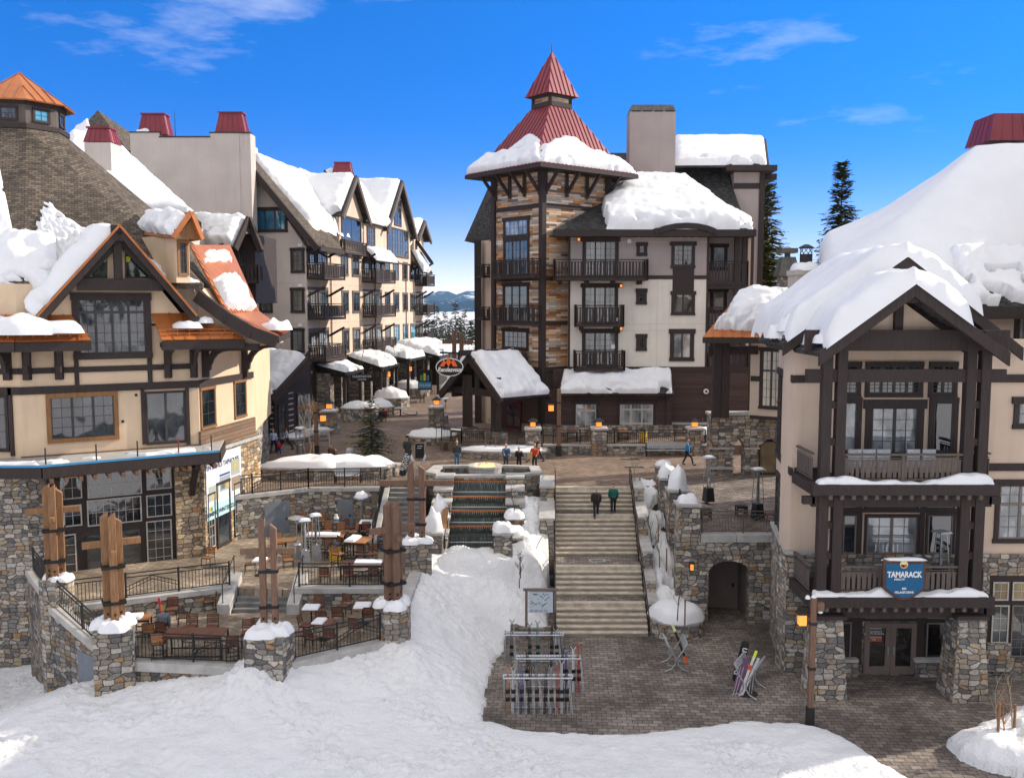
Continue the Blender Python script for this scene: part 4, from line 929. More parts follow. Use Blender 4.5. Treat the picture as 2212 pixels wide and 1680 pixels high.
# gable roof over porch
ax=XX(1972,YP-1); zA=ZZ(612,YP-.9); exL,exR=XX(1768,YP-.9),XX(2180,YP-.9); zE=ZZ(762,YP-.9)
def gableroof(par,ax,zA,xl,xr,zl,zr,y0,y1,t_=.2,barge=.5,mat='shingle_dark',face=None,facemat='tan',yf=None,fz=None,bw=.14):
    mb=MB(); mb.slab([(xl,y0,zl),(ax,y0,zA),(ax,y1,zA),(xl,y1,zl)],t_); mb.slab([(xr,y0,zr),(ax,y0,zA),(ax,y1,zA),(xr,y1,zr)],t_); r=mb.build('roof',M[mat],par)
    b=MB()
    for (x,z_) in ((xl,zl),(xr,zr)):
        b.hexa((x,y0-bw,z_-barge),(ax,y0-bw,zA-barge),(ax,y0,zA-barge),(x,y0,z_-barge),(x,y0-bw,z_+.02),(ax,y0-bw,zA+.02),(ax,y0,zA+.02),(x,y0,z_+.02))
    b.build('bargeboard',M['dark_wood'],par,bevel=.01)
    if face:
        f=MB(); f.prism  # gable wall
        k=(zA-zl)/(ax-xl); zb=face; yy=yf
        xl2=ax-(zA-.55-zb)/k; xr2=ax+(zA-.55-zb)/((zA-zr)/(xr-ax))
        f.add([(xl2,yy,zb),(xr2,yy,zb),(ax,yy,zA-.55),(xl2,yy+.2,zb),(xr2,yy+.2,zb),(ax,yy+.2,zA-.55)],[(0,1,2),(5,4,3),(0,3,4,1),(1,4,5,2),(2,5,3,0)]); f.build('gable_wall',M[facemat],par)
    return r
gableroof(rb,ax,zA,exL,exR,zE,zE,YP-.9,YF+4,face=zGb+.8,yf=YP+.5)
t=MB(); t.box(ax-.16,YP+.3,zGb+.8,ax+.16,YP+.5,zA-.4); t.bar((ax,YP-.85,zA-.55),(ax,YP+.6,zA-.55),.35,.35)
for s_ in (-1,1): t.bar((ax+s_*2.95,YP-.8,zGb+.62),(ax+s_*2.95,YP+.3,zGb+.62),.35,.35)
t.build('gable_post',M['dark_wood'],rb)
# second gable behind
ax2=XX(1950,YF-.4); zA2=ZZ(553,YF-.4); xl2,xr2=XX(1672,YF-.4),XX(2208,YF-.4); zE2=ZZ(752,YF-.4)
xl2=XX(1690,YF-.4); zL2=ZZ(742,YF-.4)
gableroof(rb,ax2,zA2,xl2,xr2,zL2,zE2,YF-.4,YF+3.6,face=ztop-.6,yf=YF-.02)
# thick snow: gable slopes
def gsnow(ax,zA,xe,ze,y0,y1,T,sd,par=rb,f=1.0,edge=.7,lump=.14,hold=0):
    e0=V((xe,y0,ze)); e1=V((xe,y1,ze)); r0=V((ax,y0,zA)); r1=V((ax,y1,zA)); 
    e0=r0.lerp(e0,f); e1=r1.lerp(e1,f)
    return snow(par,[e0,e1,r1,r0] if xe<ax else [e1,e0,r0,r1],T,50,70,sd,edge,.15,lump=lump,lift=.0)
def ridge_snow(par,ax,zA,xl,zl,xr,zr,y0,y1,T,sd,fl=1,fr=1,nu=90,nv=40,lump=.12,ov=.15):
    """one snow blanket over both slopes of a gable, hanging a little over the front edge"""
    mb=MB(); vs=[]
    for j in range(nv+1):
        y=y0-ov+(y1-y0+ov)*j/nv
        for i in range(nu+1):
            s=-fl+(fl+fr)*i/nu; x=ax+( (ax-xl) if s<0 else (xr-ax))*s; z_=zA-(zA-(zl if s<0 else zr))*abs(s)
            rd=.45*math.exp(-(s*7)**2)
            de=min((s+fl)*(ax-xl)*.8,(fr-s)*(xr-ax)*.8,(j/1.0)*.22 if j<4 else 9); de+=.06*noise.noise(V((x*2,y*2,sd)))*min(1,j)
            e=max(0,min(1,de/.62)); h=T*math.sqrt(max(0,1-(1-e)**2))*(1+lump*noise.noise(V((x*.7,y*.7,sd)))+lump*.5*noise.noise(V((x*2,y*2,sd))))
            if de<=0.0: h=-.05
            vs.append((x,y,z_+h-rd*e+.02))
    mb.add(vs,[(j*(nu+1)+i,j*(nu+1)+i+1,(j+1)*(nu+1)+i+1,(j+1)*(nu+1)+i) for j in range(nv) for i in range(nu)])
    return mb.build('roof_snow',M['snow'],par,smooth=True,fixn=False)
ridge_snow(rb,ax,zA,exL,zE,exR,zE,YP-.95,YF+4,1.0,3,.93,.62)
ridge_snow(rb,ax2,zA2,xl2,zL2,xr2,zE2,YF-.45,YF+5.2,1.0,4,.97,.66)
# crumbled snow at the foot of the rakes
for (a,b_,sd) in ((V((exL+.9,YP-.4,zE+.65)),.55,1),(V((exL+.4,YP-.2,zE+.35)),.4,2),(V((xl2+.7,YF+.4,zL2+.5)),.7,3),(V((xl2+.2,YF+.9,zL2+.2)),.6,4)): snowblob('snow_lump',a,b_,b_*1.1,b_*.9,rb,sd,lump=.6)
# main hipped roof: huge snow slope rising to the right
YR0=42.0
bs=[P(1795,640,44.6),P(2105,600,YR0+1.0),P(2420,610,YR0+1.0)]
top=[P(2118,352,50.5),P(2420,340,50.5)]
lf=P(1745,560,56)
mb=MB(); 
E_=[V((XX(1735,46),44.4,ZZ(640,45))),V((XX(2500,43),42.4,ZZ(640,42.4))),V((40,42.4,0))]
e0=V((14.6,42.2,15.0)); e1=V((36,42.6,16.3)); k0=P(1780,554,51.5); k1=V((36,53,16.3)); t0=P(2120,362,47.5); t1=V((35,47.5,t0.z)); t2=V((t0.x+.5,50,t0.z)); t3=V((35,50,t0.z))
mb.add([e0,e1,t1,t0,k0,k1,t2,t3],[(0,1,2,3),(0,3,6,4),(4,6,7,5),(3,2,7,6),(1,5,7,2)]); mb.build('main_roof',M['shingle_dark'],rb)
def smooth_main(e0,e1,r1,r0,T,sd,sag=1.5,nu=70,nv=60):
    mb=MB(); vs=[]
    for j in range(nv+1):
        v=j/nv
        for i in range(nu+1):
            u=i/nu; p=(e0*(1-u)+e1*u)*(1-v)+(r0*(1-u)+r1*u)*v
            p.z-=sag*math.sin(PI*v)*.8; d=min(v*14,6); e=min(1,d/.8+.0)
            h=T*math.sqrt(max(0,1-(1-e)**2))*(1+.28*noise.noise(V((p.x*.22,p.y*.3,sd)))+.16*noise.noise(V((p.x*.8,p.y*.9+p.z*.5,sd)))+.06*noise.noise(V((p.x*2.2,p.y*2.5+p.z,sd))))
            if v<.14: h*= 1-.0*v; h+=-.55*max(0,noise.noise(V((p.x*.9,v*10,sd)))-.05)
            vs.append((p.x,p.y,p.z+h))
    mb.add(vs,[(j*(nu+1)+i,j*(nu+1)+i+1,(j+1)*(nu+1)+i+1,(j+1)*(nu+1)+i) for j in range(nv) for i in range(nu)])
    return mb.build('roof_snow',M['snow'],rb,smooth=True,fixn=False)
def cone_snow(base,top,T,sd,sag,nu=110,nv=70):
    def samp(pl,f):
        n=len(pl)-1; f=f*n; i=min(n-1,int(f)); return pl[i].lerp(pl[i+1],f-i)
    def curve(a,b,c,f,k=.33):   # a-b-c polyline with a rounded corner at b, corner at f=.4
        if f<.4-.4*k: return a.lerp(b,f/.4)
        if f>.4+.6*k: return b.lerp(c,(f-.4)/.6)
        p=a.lerp(b,1-k); q=b.lerp(c,k); t=(f-(.4-.4*k))/(k); return p.lerp(b,t).lerp(b.lerp(q,t),t)
    m=MB(); vs=[]
    for j in range(nv+1):
        v=j/nv
        for i in range(nu+1):
            u=i/nu; B=curve(*base,u); A=curve(*top,u); p=B.lerp(A,v); p.z-=sag*math.sin(PI*v)
            e=min(1,v*14/1.2); h=T*math.sqrt(max(0,1-(1-e)**2))*(1+.16*noise.noise(V((p.x*.25,p.y*.3,sd)))+.07*noise.noise(V((p.x*.8,p.y*.9+p.z*.5,sd))))
            vs.append((p.x,p.y,p.z+h))
    m.add(vs,[(j*(nu+1)+i,j*(nu+1)+i+1,(j+1)*(nu+1)+i+1,(j+1)*(nu+1)+i) for j in range(nv) for i in range(nu)]); return m.build('roof_snow',M['snow'],rb,smooth=True,fixn=False)
cone_snow((k0-V((.3,0,0)),e0-V((.4,.2,0)),e1),(t2-V((.2,0,0)),t0-V((.2,.2,0)),t1),1.1,7,.35)
wl=MB(); wl.box(17.6,43.2,0,32,52.5,16.4); wl.box(24.5,YF+.1,-.3,32,46,19); wl.box(27.6,YF+.2,-.3,32.1,46.5,21.5); wl.build('wall',M['tan'],rb)  # out-of-view end bay, its blocks made taller to shade the foreground snow
# eave at right, with ragged snow
ee0,ee1=P(2090,662,YF+3.0),P(2420,662,YF+3.0); mb=MB(); mb.slab([ee0,ee1,ee1+V((0,3,2.6)),ee0+V((0,3,2.6))],.2); mb.build('eave_roof',M['shingle_dark'],rb)
mb=MB(); mb.box(ee0.x,ee0.y-.05,ee0.z-.55,ee1.x,ee0.y+.3,ee0.z); mb.build('eave_fascia',M['dark_wood'],rb)
snow(rb,[ee0+V((.3,0,.02)),ee1,ee1+V((0,3,2.6)),ee0+V((.3,3,2.6))],.6,90,30,46,.6,.4,lump=.35,mask=lambda u,v,p:0 if noise.noise(V((p.x*1.6,p.y*1.3,9)))>.22 and v<.6 else 1)
FR2=Facet((ee0.x+.5,YF+3.6),(ee1.x,YF+3.6)); wr2=MB(); FR2.box(wr2,0,FR2.L,zf(735)-1.5,ee0.z,-1,0); wr2.build('wall',M['tan'],rb)
window(rb,FR2,FR2.rect(2190,665,2250,762),2,(2,4),.2,gm=M['glass_light'])
# red capped chimney on the top
def redcap(par,x,y,z,w,d,h,mat='red_metal',rz=0,top=.72,rim=True):
    mb=MB(); c,s=math.cos(rz),math.sin(rz); R_=lambda i,j,zz:(x+i*c-j*s,y+i*s+j*c,zz)
    lo=[(-w/2,-d/2),(w/2,-d/2),(w/2,d/2),(-w/2,d/2)]; hi=[(i*top,j*top) for i,j in lo]
    mb.hexa(*[R_(i,j,z) for i,j in lo],*[R_(i,j,z+h) for i,j in hi])
    for (a,b_) in ((0,1),(1,2),(3,0)):
        n=5
        for k in range(1,n): 
            p=V(R_(*[lo[a][q]+(lo[b_][q]-lo[a][q])*k/n for q in (0,1)],z+.01)); q_=V(R_(*[hi[a][q]+(hi[b_][q]-hi[a][q])*k/n for q in (0,1)],z+h-.01)); mb.bar(p,q_,.04,.05)
    if rim: mb.hexa(*[R_(i*1.14,j*1.14,z+h) for i,j in hi],*[R_(i*1.14,j*1.14,z+h+.12) for i,j in hi])
    return mb.build('chimney_cap',M[mat],par)
Yc=51; x0,x1=XX(2120,Yc),XX(2235,Yc); mb=MB(); mb.box(x0,Yc,20,x1,Yc+2.6,ZZ(312,Yc)); mb.box(x0-.1,Yc-.1,ZZ(312,Yc)-.25,x1+.1,Yc+2.7,ZZ(312,Yc)-.05); chm=mb.build('chimney',M['greige'],rb)
redcap(chm,(x0+x1)/2,Yc+1.3,ZZ(304,Yc),(x1-x0)+.25,2.8,ZZ(243,Yc)-ZZ(304,Yc),top=.78,rim=False)
# small chimney with snow, round cowl, slatted metal stack
Yc=49; x0,x1=XX(1716,Yc),XX(1773,Yc); mb=MB(); mb.box(x0,Yc,12,x1,Yc+1.5,ZZ(583,Yc)); mb.box(x0-.06,Yc-.06,ZZ(594,Yc),x1+.06,Yc+1.56,ZZ(583,Yc)); ch=mb.build('chimney',M['greige'],rb)
snowblob('snow_cap',((x0+x1)/2,Yc+.75,ZZ(584,Yc)),.75,.8,.45,ch,5,pw=2.8)
mb=MB(); cx=XX(1746,Yc); z_=ZZ(566,Yc); mb.lathe((cx,Yc+.8,z_-.3),[(.33,0),(.33,.75)],14); 
for i in range(8): a=2*PI*i/8; mb.bar((cx+.32*math.cos(a),Yc+.8+.32*math.sin(a),z_+.45),(cx+.32*math.cos(a+.8),Yc+.8+.32*math.sin(a+.8),z_+.78),.03)
mb.lathe((cx,Yc+.8,z_+.76),[(.4,0),(.4,.05),(.12,.2),(.0,.21)],14); mb.build('chimney_cowl',M['iron'],ch)
sc=thing('chimney_stack','dark slatted metal flue hood on a small stone chimney behind the copper edged roof','chimney',(XX(1700,60),60,16)); Yc=60
mb=MB(); x0,x1=XX(1684,Yc),XX(1717,Yc); mb.box(x0,Yc,8,x1,Yc+1,ZZ(597,Yc)); mb.build('masonry',M['stone'],sc); redcap(sc,(x0+x1)/2,Yc+.5,ZZ(597,Yc),1.4,1.4,1.25,'grey_metal',top=.6,rim=False)
mb=MB(); mb.cbox((x0+x1)/2,Yc+.5,ZZ(541,Yc),1.05,1.05,.3); mb.cbox((x0+x1)/2,Yc+.5,ZZ(549,Yc),.3,.3,.5); mb.build('flue_top',M['grey_metal'],sc)
# left wing with tall window above the stone arches
FW2=Facet((XX(1636,56),56.0),(XX(1706,54.5),55.0))
mb=MB(); FW2.box(mb,-.4,FW2.L,8.75,ZZ(737,55.5),-1.6,0); mb.build('wall',M['tan'],rb)
window(rb,FW2,FW2.rect(1641,752,1692,884),2,(2,4),.16,gm=M['glass_warm'],rows=[(2,4),(1.1,2)],head=.08)
t=MB(); r=FW2.rect(1620,812,1644,823); FW2.box(t,-.35,.2,r[1],r[3],0,.08); FW2.box(t,-.35,FW2.L,8.6,8.8,-.1,.1); t.build('trim_band',M['dark_wood'],rb)
# low roof with copper eave, buried in snow, carried on two posts
Ye=54.8; c0,c1=P(1518,724,Ye),P(1668,733,Ye-.6); c0.z=c1.z=ZZ(728,Ye); u0,u1=P(1600,632,57.6),P(1735,636,57.2)
seamroof(rb,[c0,c1,u1,u0],M['copper'],.5,'copper_roof')
mb=MB(); mb.bar(c0-V((0,0,.2)),c1-V((0,0,.2)),.2,.3); mb.build('eave_fascia',M['dark_wood'],rb)
snow(rb,[c0.lerp(u0,.17)+(c1-c0)*.05,c1.lerp(u1,.12),u1,u0],1.1,60,50,49,1.3,.3,lump=.2)
for x in (1549,1567):
    q=MB(); xx=XX(x,56); q.box(xx-.24,55.7,8.7,xx+.24,56.2,c0.z-.2); q.build('porch_post',M['dark_wood'],rb)
t=MB(); z_=ZZ(765,56); t.box(XX(1530,56),55.85,z_,XX(1636,56),56.15,z_+.5); t.build('porch_beam',M['dark_wood'],rb)
# sign on the balcony
sgn=thing('building_sign','blue shield shaped sign reading Tamarack Realty, 850 Village Drive, on the lower balcony front','sign',P(1953,1250,YP-.5))
ys=YP-.42; 
def shield(x0,x1,yt,yb,yp,ya,yb_):
    a=[P(x0,yt,ys),P(x1,yt,ys),P(x1,yb,ys)]; c=P((x0+x1)/2,yp,ys); b=P(x0,yb,ys); out=[a[0],a[1],a[2]]
    for k in range(1,8):
        t_=k/8; q=a[2].lerp(b,t_); q.z=a[2].z+(c.z-a[2].z)*math.sin(PI*t_); out.append(q)
    out.append(b); m=MB(); n=len(out); vs=[(p.x,ya,p.z) for p in out]+[(p.x,yb_,p.z) for p in out]
    m.add(vs,[list(range(n)),list(range(n,2*n))[::-1]]+[(i,n+i,n+(i+1)%n,(i+1)%n) for i in range(n)]); return m
shield(1908,1999,1208,1272,1296,ys,ys+.14).build('board',cmat((.10,.05,.035)),sgn,bevel=.02)
shield(1913.5,1993.5,1217,1269,1290,ys-.03,ys-.002).build('face',cmat((.012,.10,.22)),sgn)
def ptext(par,s,x,y,size,mat=None,Y=ys-.035,**k): return text(par,s,P(x,y,Y),PI/2,size,mat or wp,ext=.004,**k)
ptext(sgn,'TAMARACK',1954,1241,.31,sx=.80,bold=.012); ptext(sgn,'REALTY',1943,1251,.09,sx=1.3,bold=.005); ptext(sgn,'850',1953,1271,.11,bold=.004); ptext(sgn,'VILLAGE DRIVE',1953,1279,.115,sx=.95,bold=.004)
m=MB(); c=P(1953,1219,ys-.06); disc(m,c,.155,.155,-.0,.05,24); m.build('crest_rim',cmat((.62,.50,.18)),sgn)
for k,(cc) in enumerate(((.7,.62,.2),(.6,.6,.55),(.02,.02,.02),(.5,.05,.03))):
    m=MB(); a0=PI/2*k; m.add([(c.x,c.y-.004,c.z)]+[(c.x+.12*math.cos(a0+PI/2*j/5),c.y-.004,c.z+.12*math.sin(a0+PI/2*j/5)) for j in range(6)],[(0,1,2,3,4,5,6)]); m.build('crest',cmat(cc),sgn)
snowblob('snow_cap',P(1953,1208,ys+.1),.85,.14,.1,sgn,3,pw=3)
m=MB(); c=P(1930,1310,YP+1.2); m.lathe((c.x,c.y,c.z-.2),[(.5,0),(.42,.1),(.15,.25),(.05,.3),(.03,.6)],20); tag(m.build('pendant_lamp',cmat((.10,.03,.015)),smooth=False),'dark red dish shaped pendant lamp hanging over the entrance doors','lamp')
# ---------------------------------------------------------------- octagonal cream building at the left
tp=thing('corner_lodge','cream lodge with copper trimmed gable and octagonal cupola above the dining patio','building',(-20,47,ZU))
W0,W1,W2,W3=(-34.0,43.3),(-23.1,43.3),(-16.06,47.2),(-15.0,53.2)
T0_,T1_,T2_=Facet(W0,W1),Facet(W1,W2),Facet(W2,W3)
back=[(-16.5,63),(-36,63),(-40,50)]
pw=lambda x,y,F=T1_:F.px(x,y)[1]
zBa=pw(230,838); zGr=pw(427,955)   # band, floor line
allp=[W0,W1,W2,W3]+back; ctr8=V((-26.6,52.5,0))
def shrink(pts,d): 
    out=[]
    for p in pts:
        v=V((p[0]-ctr8.x,p[1]-ctr8.y,0)); out.append(tuple((V((p[0],p[1],0))-v.normalized()*d).to_tuple()[:2]))
    return out
z_e=T1_.px(300,735)[1]
mb=MB(); mb.prism(allp,zGr-.4,z_e+.7); mb.prism([(-34,43.32),(-23.1,43.32),(-21.5,44.4),(-21.5,48),(-34,48)],z_e,16.5); mb.build('wall',M['cream'],tp)
mb=MB(); mb.prism(shrink(allp,.25),-4,zGr-.4); mb.build('stone_base',M['stone'],tp)
def tbx(mb,F,x0,y0,x1,y1,o1=.08,o0=-.05): F.pxbox(mb,x0,y0,x1,y1,o0,o1)
t=MB()
zb=(T1_.px(230,845)[1],T1_.px(230,829)[1])
for F in (T0_,T1_,T2_): F.box(t,-.05,F.L+.05,zb[0],zb[1],-.05,.10)
zb2=(T1_.px(240,802)[1],T1_.px(240,790)[1])
for F in (T0_,T1_): F.box(t,-.02,F.L,zb2[0],zb2[1],-.05,.08)
for x in (163,322): tbx(t,T1_,x-5,640,x+5,840,.09)
for x in (310,406): tbx(t,T1_,x-4,838,x+4,960,.1)
tbx(t,T0_,19,838,27,985,.1)
tb_=t.build('trim_band',M['dark_wood'],tp)
t=MB(); T2_.box(t,-.1,T2_.L+.1,zGr-.5,zGr+.55,0,.12); T1_.box(t,-.1,T1_.L+.1,zGr-.5,zGr-.1,-.1,.1); t.build('siding_band',M['siding_tan'],tp)
def tw(F,x0,y0,x1,y1,*a,**k): return window(tp,F,F.rect(x0,y0,x1,y1),*a,**k)
tw(T1_,156,634,326,775,4,(2,3),.28,o=.07,rows=[(3.2,4),(1,2)],gm=M['glass'],fm=M['frame'],head=.05,td=.12)
tw(T1_,100,846,256,953,3,(2,4),.20,gm=M['glass'],tm=M['amber_wood'],head=0)
tw(T1_,314,844,402,958,2,(1,1),.06,gm=M['glass'],name='balcony_door')
tw(T2_,432,835,465,925,1,(2,3),.12,tm=M['amber_wood'],gm=M['glass']); tw(T2_,505,820,531,902,1,(2,3),.12,tm=M['amber_wood'],gm=M['glass'])
tw(T0_,-60,852,19,975,2,(2,3),.1,gm=M['glass'])
# ground floor, recessed dark timber frame with pale glazing bars (sits proud of the stone)
o=.05
gz=lambda y:T1_.px(240,y)[1]
def gf(x0,y0,x1,y1,p,g,**k): return window(tp,T1_,T1_.rect(x0,y0,x1,y1,.1),p,g,.0,fm=M['frame_light'],gm=M['glass'],o=.1,**k)
t=MB(); r=T1_.rect(104,1010,381,1262,.1); T1_.box(t,r[0],r[2],ZU,r[3]+.6,-.6,.095); t.build('timber_front',M['dark_wood'],tp)
gf(116,1030,177,1078,1,(3,2)); gf(188,1016,306,1071,1,(7,2)); gf(316,1010,370,1056,1,(3,2))
gf(137,1090,177,1136,1,(2,2)); gf(188,1075,306,1131,1,(7,2)); gf(316,1067,371,1115,1,(3,2))
gf(137,1153,166,1262,1,(1,5),name='glazed_door'); window(tp,T1_,T1_.rect(188,1148,304,1258,.1),1,(2,4),0,fm=M['frame'],gm=M['glass'],o=.1,name='garage_door'); gf(317,1123,372,1224,1,(3,5))
t=MB(); T1_.pxbox(t,314,1224,384,1262,0,.3); T1_.pxbox(t,381,1005,450,1262,-.6,.35); t.build('stone_pier',M['stone_warm'],tp)
t=MB(); T1_.pxbox(t,313,1222,385,1229,0,.38); t.build('sill',M['cap_stone'],tp)
T2g=Facet(T2_.pt(-.35,0,.35)[:2],T2_.pt(T2_.L+.1,0,.35)[:2])
t=MB(); T2g.box(t,0,T2g.L,0,zGr-.45,-.8,0); t.build('stone_pier',M['stone_warm'],tp)
t=MB(); T2g.box(t,-.05,T2g.L+.05,zGr-.62,zGr-.45,-.1,.15); t.build('coping',M['cap_stone'],tp)
u=lambda x:T2g.px(x,1080)[0]
for (a,b,g) in ((447,463,(2,5)),(504,519,(2,5))): window(tp,T2g,(u(a),ZU+.25,u(b),ZU+3.2),1,g,.06,fm=M['frame_light'],gm=M['glass'])
window(tp,T2g,(u(466),ZU+.1,u(496),ZU+3.6),1,(1,4),.12,gm=M['glass'],name='glazed_door')
# banner
bn=thing('wall_banner','large printed banner on the stone wall announcing Seven Devils Taphouse, coming winter 22-23','banner',T2g.pt(2,6,.05))
b0,b1=u(445),u(521); zt=T2g.px(480,985)[1]; zm=T2g.px(480,1092)[1]; zl=T2g.px(480,1108)[1]; zbn=T2g.px(480,1090+42)[1]
zt=zGr-.75; zm=zt-2.6; zbn=zt-3.35
t=MB(); T2g.box(t,b0,b1,zm,zt,.02,.05); t.build('printed_panel',cmat((.62,.66,.70)),bn); t=MB(); T2g.box(t,b0,b0+(b1-b0)*.8,zbn,zm-.0,.02,.05); t.build('lower_panel',cmat((.42,.66,.68)),bn)
rz=math.atan2(T2g.t.y,T2g.t.x)
def bt(s,uf,z,size,c=(.03,.04,.08)): text(bn,s,T2g.pt(b0+(b1-b0)*uf,z,.06),PI/2,size,cmat(c),rz=rz,ext=.003,sx=1,bold=.006)
bt('SEVEN DEVILS TAPHOUSE',.40,zt-.62,.36); bt('COMING WINTER 22-23',.40,zbn+.28,.33); bt('HE RETURN OF',.3,zt-.22,.2)
k=0
for (a,b,c,d,cc) in ((.05,.33,.1,.48,(.35,.40,.36)),(.36,.66,.25,.62,(.30,.33,.38)),(.36,.66,.64,.69,(.03,.05,.2)),(.1,.25,.15,.3,(.45,.38,.2)),(.4,.5,.3,.5,(.10,.16,.10)),(.7,.95,.55,.95,(.33,.36,.30)),(.7,.95,.15,.5,(.28,.22,.16)),(.52,.62,.3,.42,(.5,.32,.1)),(.75,.85,.7,.9,(.5,.36,.12))):
    t=MB(); k+=1; T2g.box(t,b0+(b1-b0)*a,b0+(b1-b0)*b,zm+(zt-zm)*c*.8,zm+(zt-zm)*d*.8,.05,.052+.002*k); t.build('picture',cmat(cc),bn)
t=MB(); c=T2g.pt(b0+.35,zm-.18,.06); 
for k_,cc in enumerate(((.7,.45,.05),(.6,.08,.04),(.03,.25,.08))): t=MB(); T2g.box(t,b0+.25+.1*k_,b0+.35+.1*k_,zm-.3,zm-.08,.05,.065); t.build('crest',cmat(cc),bn)
# canopy with blue strip
E1,E2=P(91,1007,41.3),P(472,970,45.6); zc=(E1.z+E2.z)/2; E0_=V((-36,41.0,zc)); E1.z=E2.z=zc
H1,H2,H3=V((W1[0],W1[1],zc)),V((W2[0],W2[1],zc)),V((W2[0]+.6,W2[1]+2.0,zc)); H0=V((W0[0],W0[1],zc))
mb=MB(); mb.slab([E0_,E1,E2,H3,H2,H1,H0],.10); cn=mb.build('canopy_deck',M['concrete'],tp)
t=MB()
for a,b in ((E0_,E1),(E1,E2),(E2,H3)): t.bar(a-V((0,0,.36)),b-V((0,0,.36)),.22,.5)
t.build('canopy_fascia',M['dark_wood'],tp)
t=MB(); 
for a,b in ((E0_,E1),(E1,E2)): t.bar(a+V((0,-.09,-.04)),b+V((.05,-.09,-.04)),.07,.10)
t.build('blue_drip_edge',M['blue_strip'],tp)
t=MB()
for i in range(13): p=E1.lerp(E2,(i+.6)/13); n=T1_.n; t.bar(p+n*.25-V((0,0,.75)),p-n*1.8-V((0,0,.75)),.16,.2)
t.build('rafter_end',M['timber_brown_shade'],tp)
for x in (120,412):
    t=MB(); u_,z_=T1_.px(x,1060); a=T1_.pt(u_,zc-.6,1.9); b=T1_.pt(u_,zc-2.6,.1); t.bar(a,b,.25,.28); t.bar(T1_.pt(u_,zc-.75,0),T1_.pt(u_,zc-.75,2.2),.25,.25); t.build('canopy_brace',M['dark_wood'],tp)
for i,s in enumerate((.02,.29,.52,.76,.96)):
    t=MB(); p=E1.lerp(E2,s)-T1_.n*.15; t.bar(p,p+V((0,0,.75)),.05); t.build('safety_post',M['red_metal'] if i==3 else M['dark_wood'],tp)
snow(tp,[E1.lerp(E2,.03)+V((.1,.15,.0)),E2-V((.3,-.1,0)),E2.lerp(H2,.35),E1.lerp(H1,.35)],.14,90,12,61,.2,.18,lump=.9,mask=lambda u,v,p:1 if noise.noise(V((p.x*.7,p.y,2)))>-.12 else 0)
snow(tp,[E0_,E1,E1.lerp(H1,.35),E0_.lerp(H0,.35)],.14,60,12,62,.2,.15,lump=.9)
# ---- roofs
zEv=T1_.px(430,640)[1]+.2
ev=[(-37,43.9),(-22.9,43.7),(-15.7,47.3),(-17.6,54.2),(-18.2,64),(-37,64),(-41,50)]
CY=52.0; cc=V((XX(70,CY),CY,0)); zcu=P(70,289,CY).z
cr=2.25; oc=[V((cc.x+cr*math.cos(a),cc.y+cr*math.sin(a),zcu)) for a in [R(-112.5+10),R(-67.5+10),R(-22.5+10),R(22.5+10),R(67.5+10),R(112.5+10),R(157.5+10),R(202.5+10)]]
evp=[V((x,y,16.6)) for x,y in ev]
def roofpoly(a,b,c,d,mat='shingle',nm='main_roof'):
    m=MB(); m.slab([a,b,c,d],.15) if False else m.add([a,b,c,d]+[p-V((0,0,.3)) for p in (a,b,c,d)],[(0,1,2,3),(0,4,5,1),(7,6,5,4)]); return m.build(nm,M[mat],tp)
roofpoly(evp[0],evp[1],oc[0],oc[7]); roofpoly(evp[1],evp[2],oc[1],oc[0]); roofpoly(evp[2],evp[3],oc[2],oc[1]); roofpoly(evp[3],evp[4],oc[3],oc[2]); roofpoly(evp[4],evp[5],oc[5],oc[4]); roofpoly(evp[6],evp[0],oc[7],oc[6])
# cupola
cu=MB(); cu.lathe((cc.x,cc.y,zcu-.5),[(2.2,0),(2.2,P(70,231,CY).z-zcu+.5)],8,a0=R(-112.5+10)); cu=cu.build('cupola',M['grey_brown'],tp)
zc0=zcu; zc1=P(70,231,CY).z
t=MB(); t.lathe((cc.x,cc.y,zc0-.05),[(2.4,0),(2.4,.25)],8,a0=R(-102.5)); t.lathe((cc.x,cc.y,zc1-.25),[(2.28,0),(2.28,.3)],8,a0=R(-102.5)); t.build('cupola_trim',M['dark_wood'],cu)
for k in range(8):
    a=[R(-102.5+45*k),R(-102.5+45*(k+1))]; A=(cc.x+2.2*math.cos(a[0]),cc.y+2.2*math.sin(a[0])); B=(cc.x+2.2*math.cos(a[1]),cc.y+2.2*math.sin(a[1])); F=Facet(A,B)
    if F.n.y<.5: window(cu,F,(F.L*.22,zc0+.34,F.L*.78,zc1-.34),1,(2,2),.08,gm=M['glass_blue' if k%2 else 'glass'])
ap=V((cc.x,cc.y,P(70,158,CY).z)); er=2.75
ep=[V((cc.x+er*math.cos(R(-102.5+45*k)),cc.y+er*math.sin(R(-102.5+45*k)),zc1-.05)) for k in range(8)]
for k in range(8): seamroof(tp,[ep[k],ep[(k+1)%8],ap,ap],M['copper'],.45,'cupola_roof')
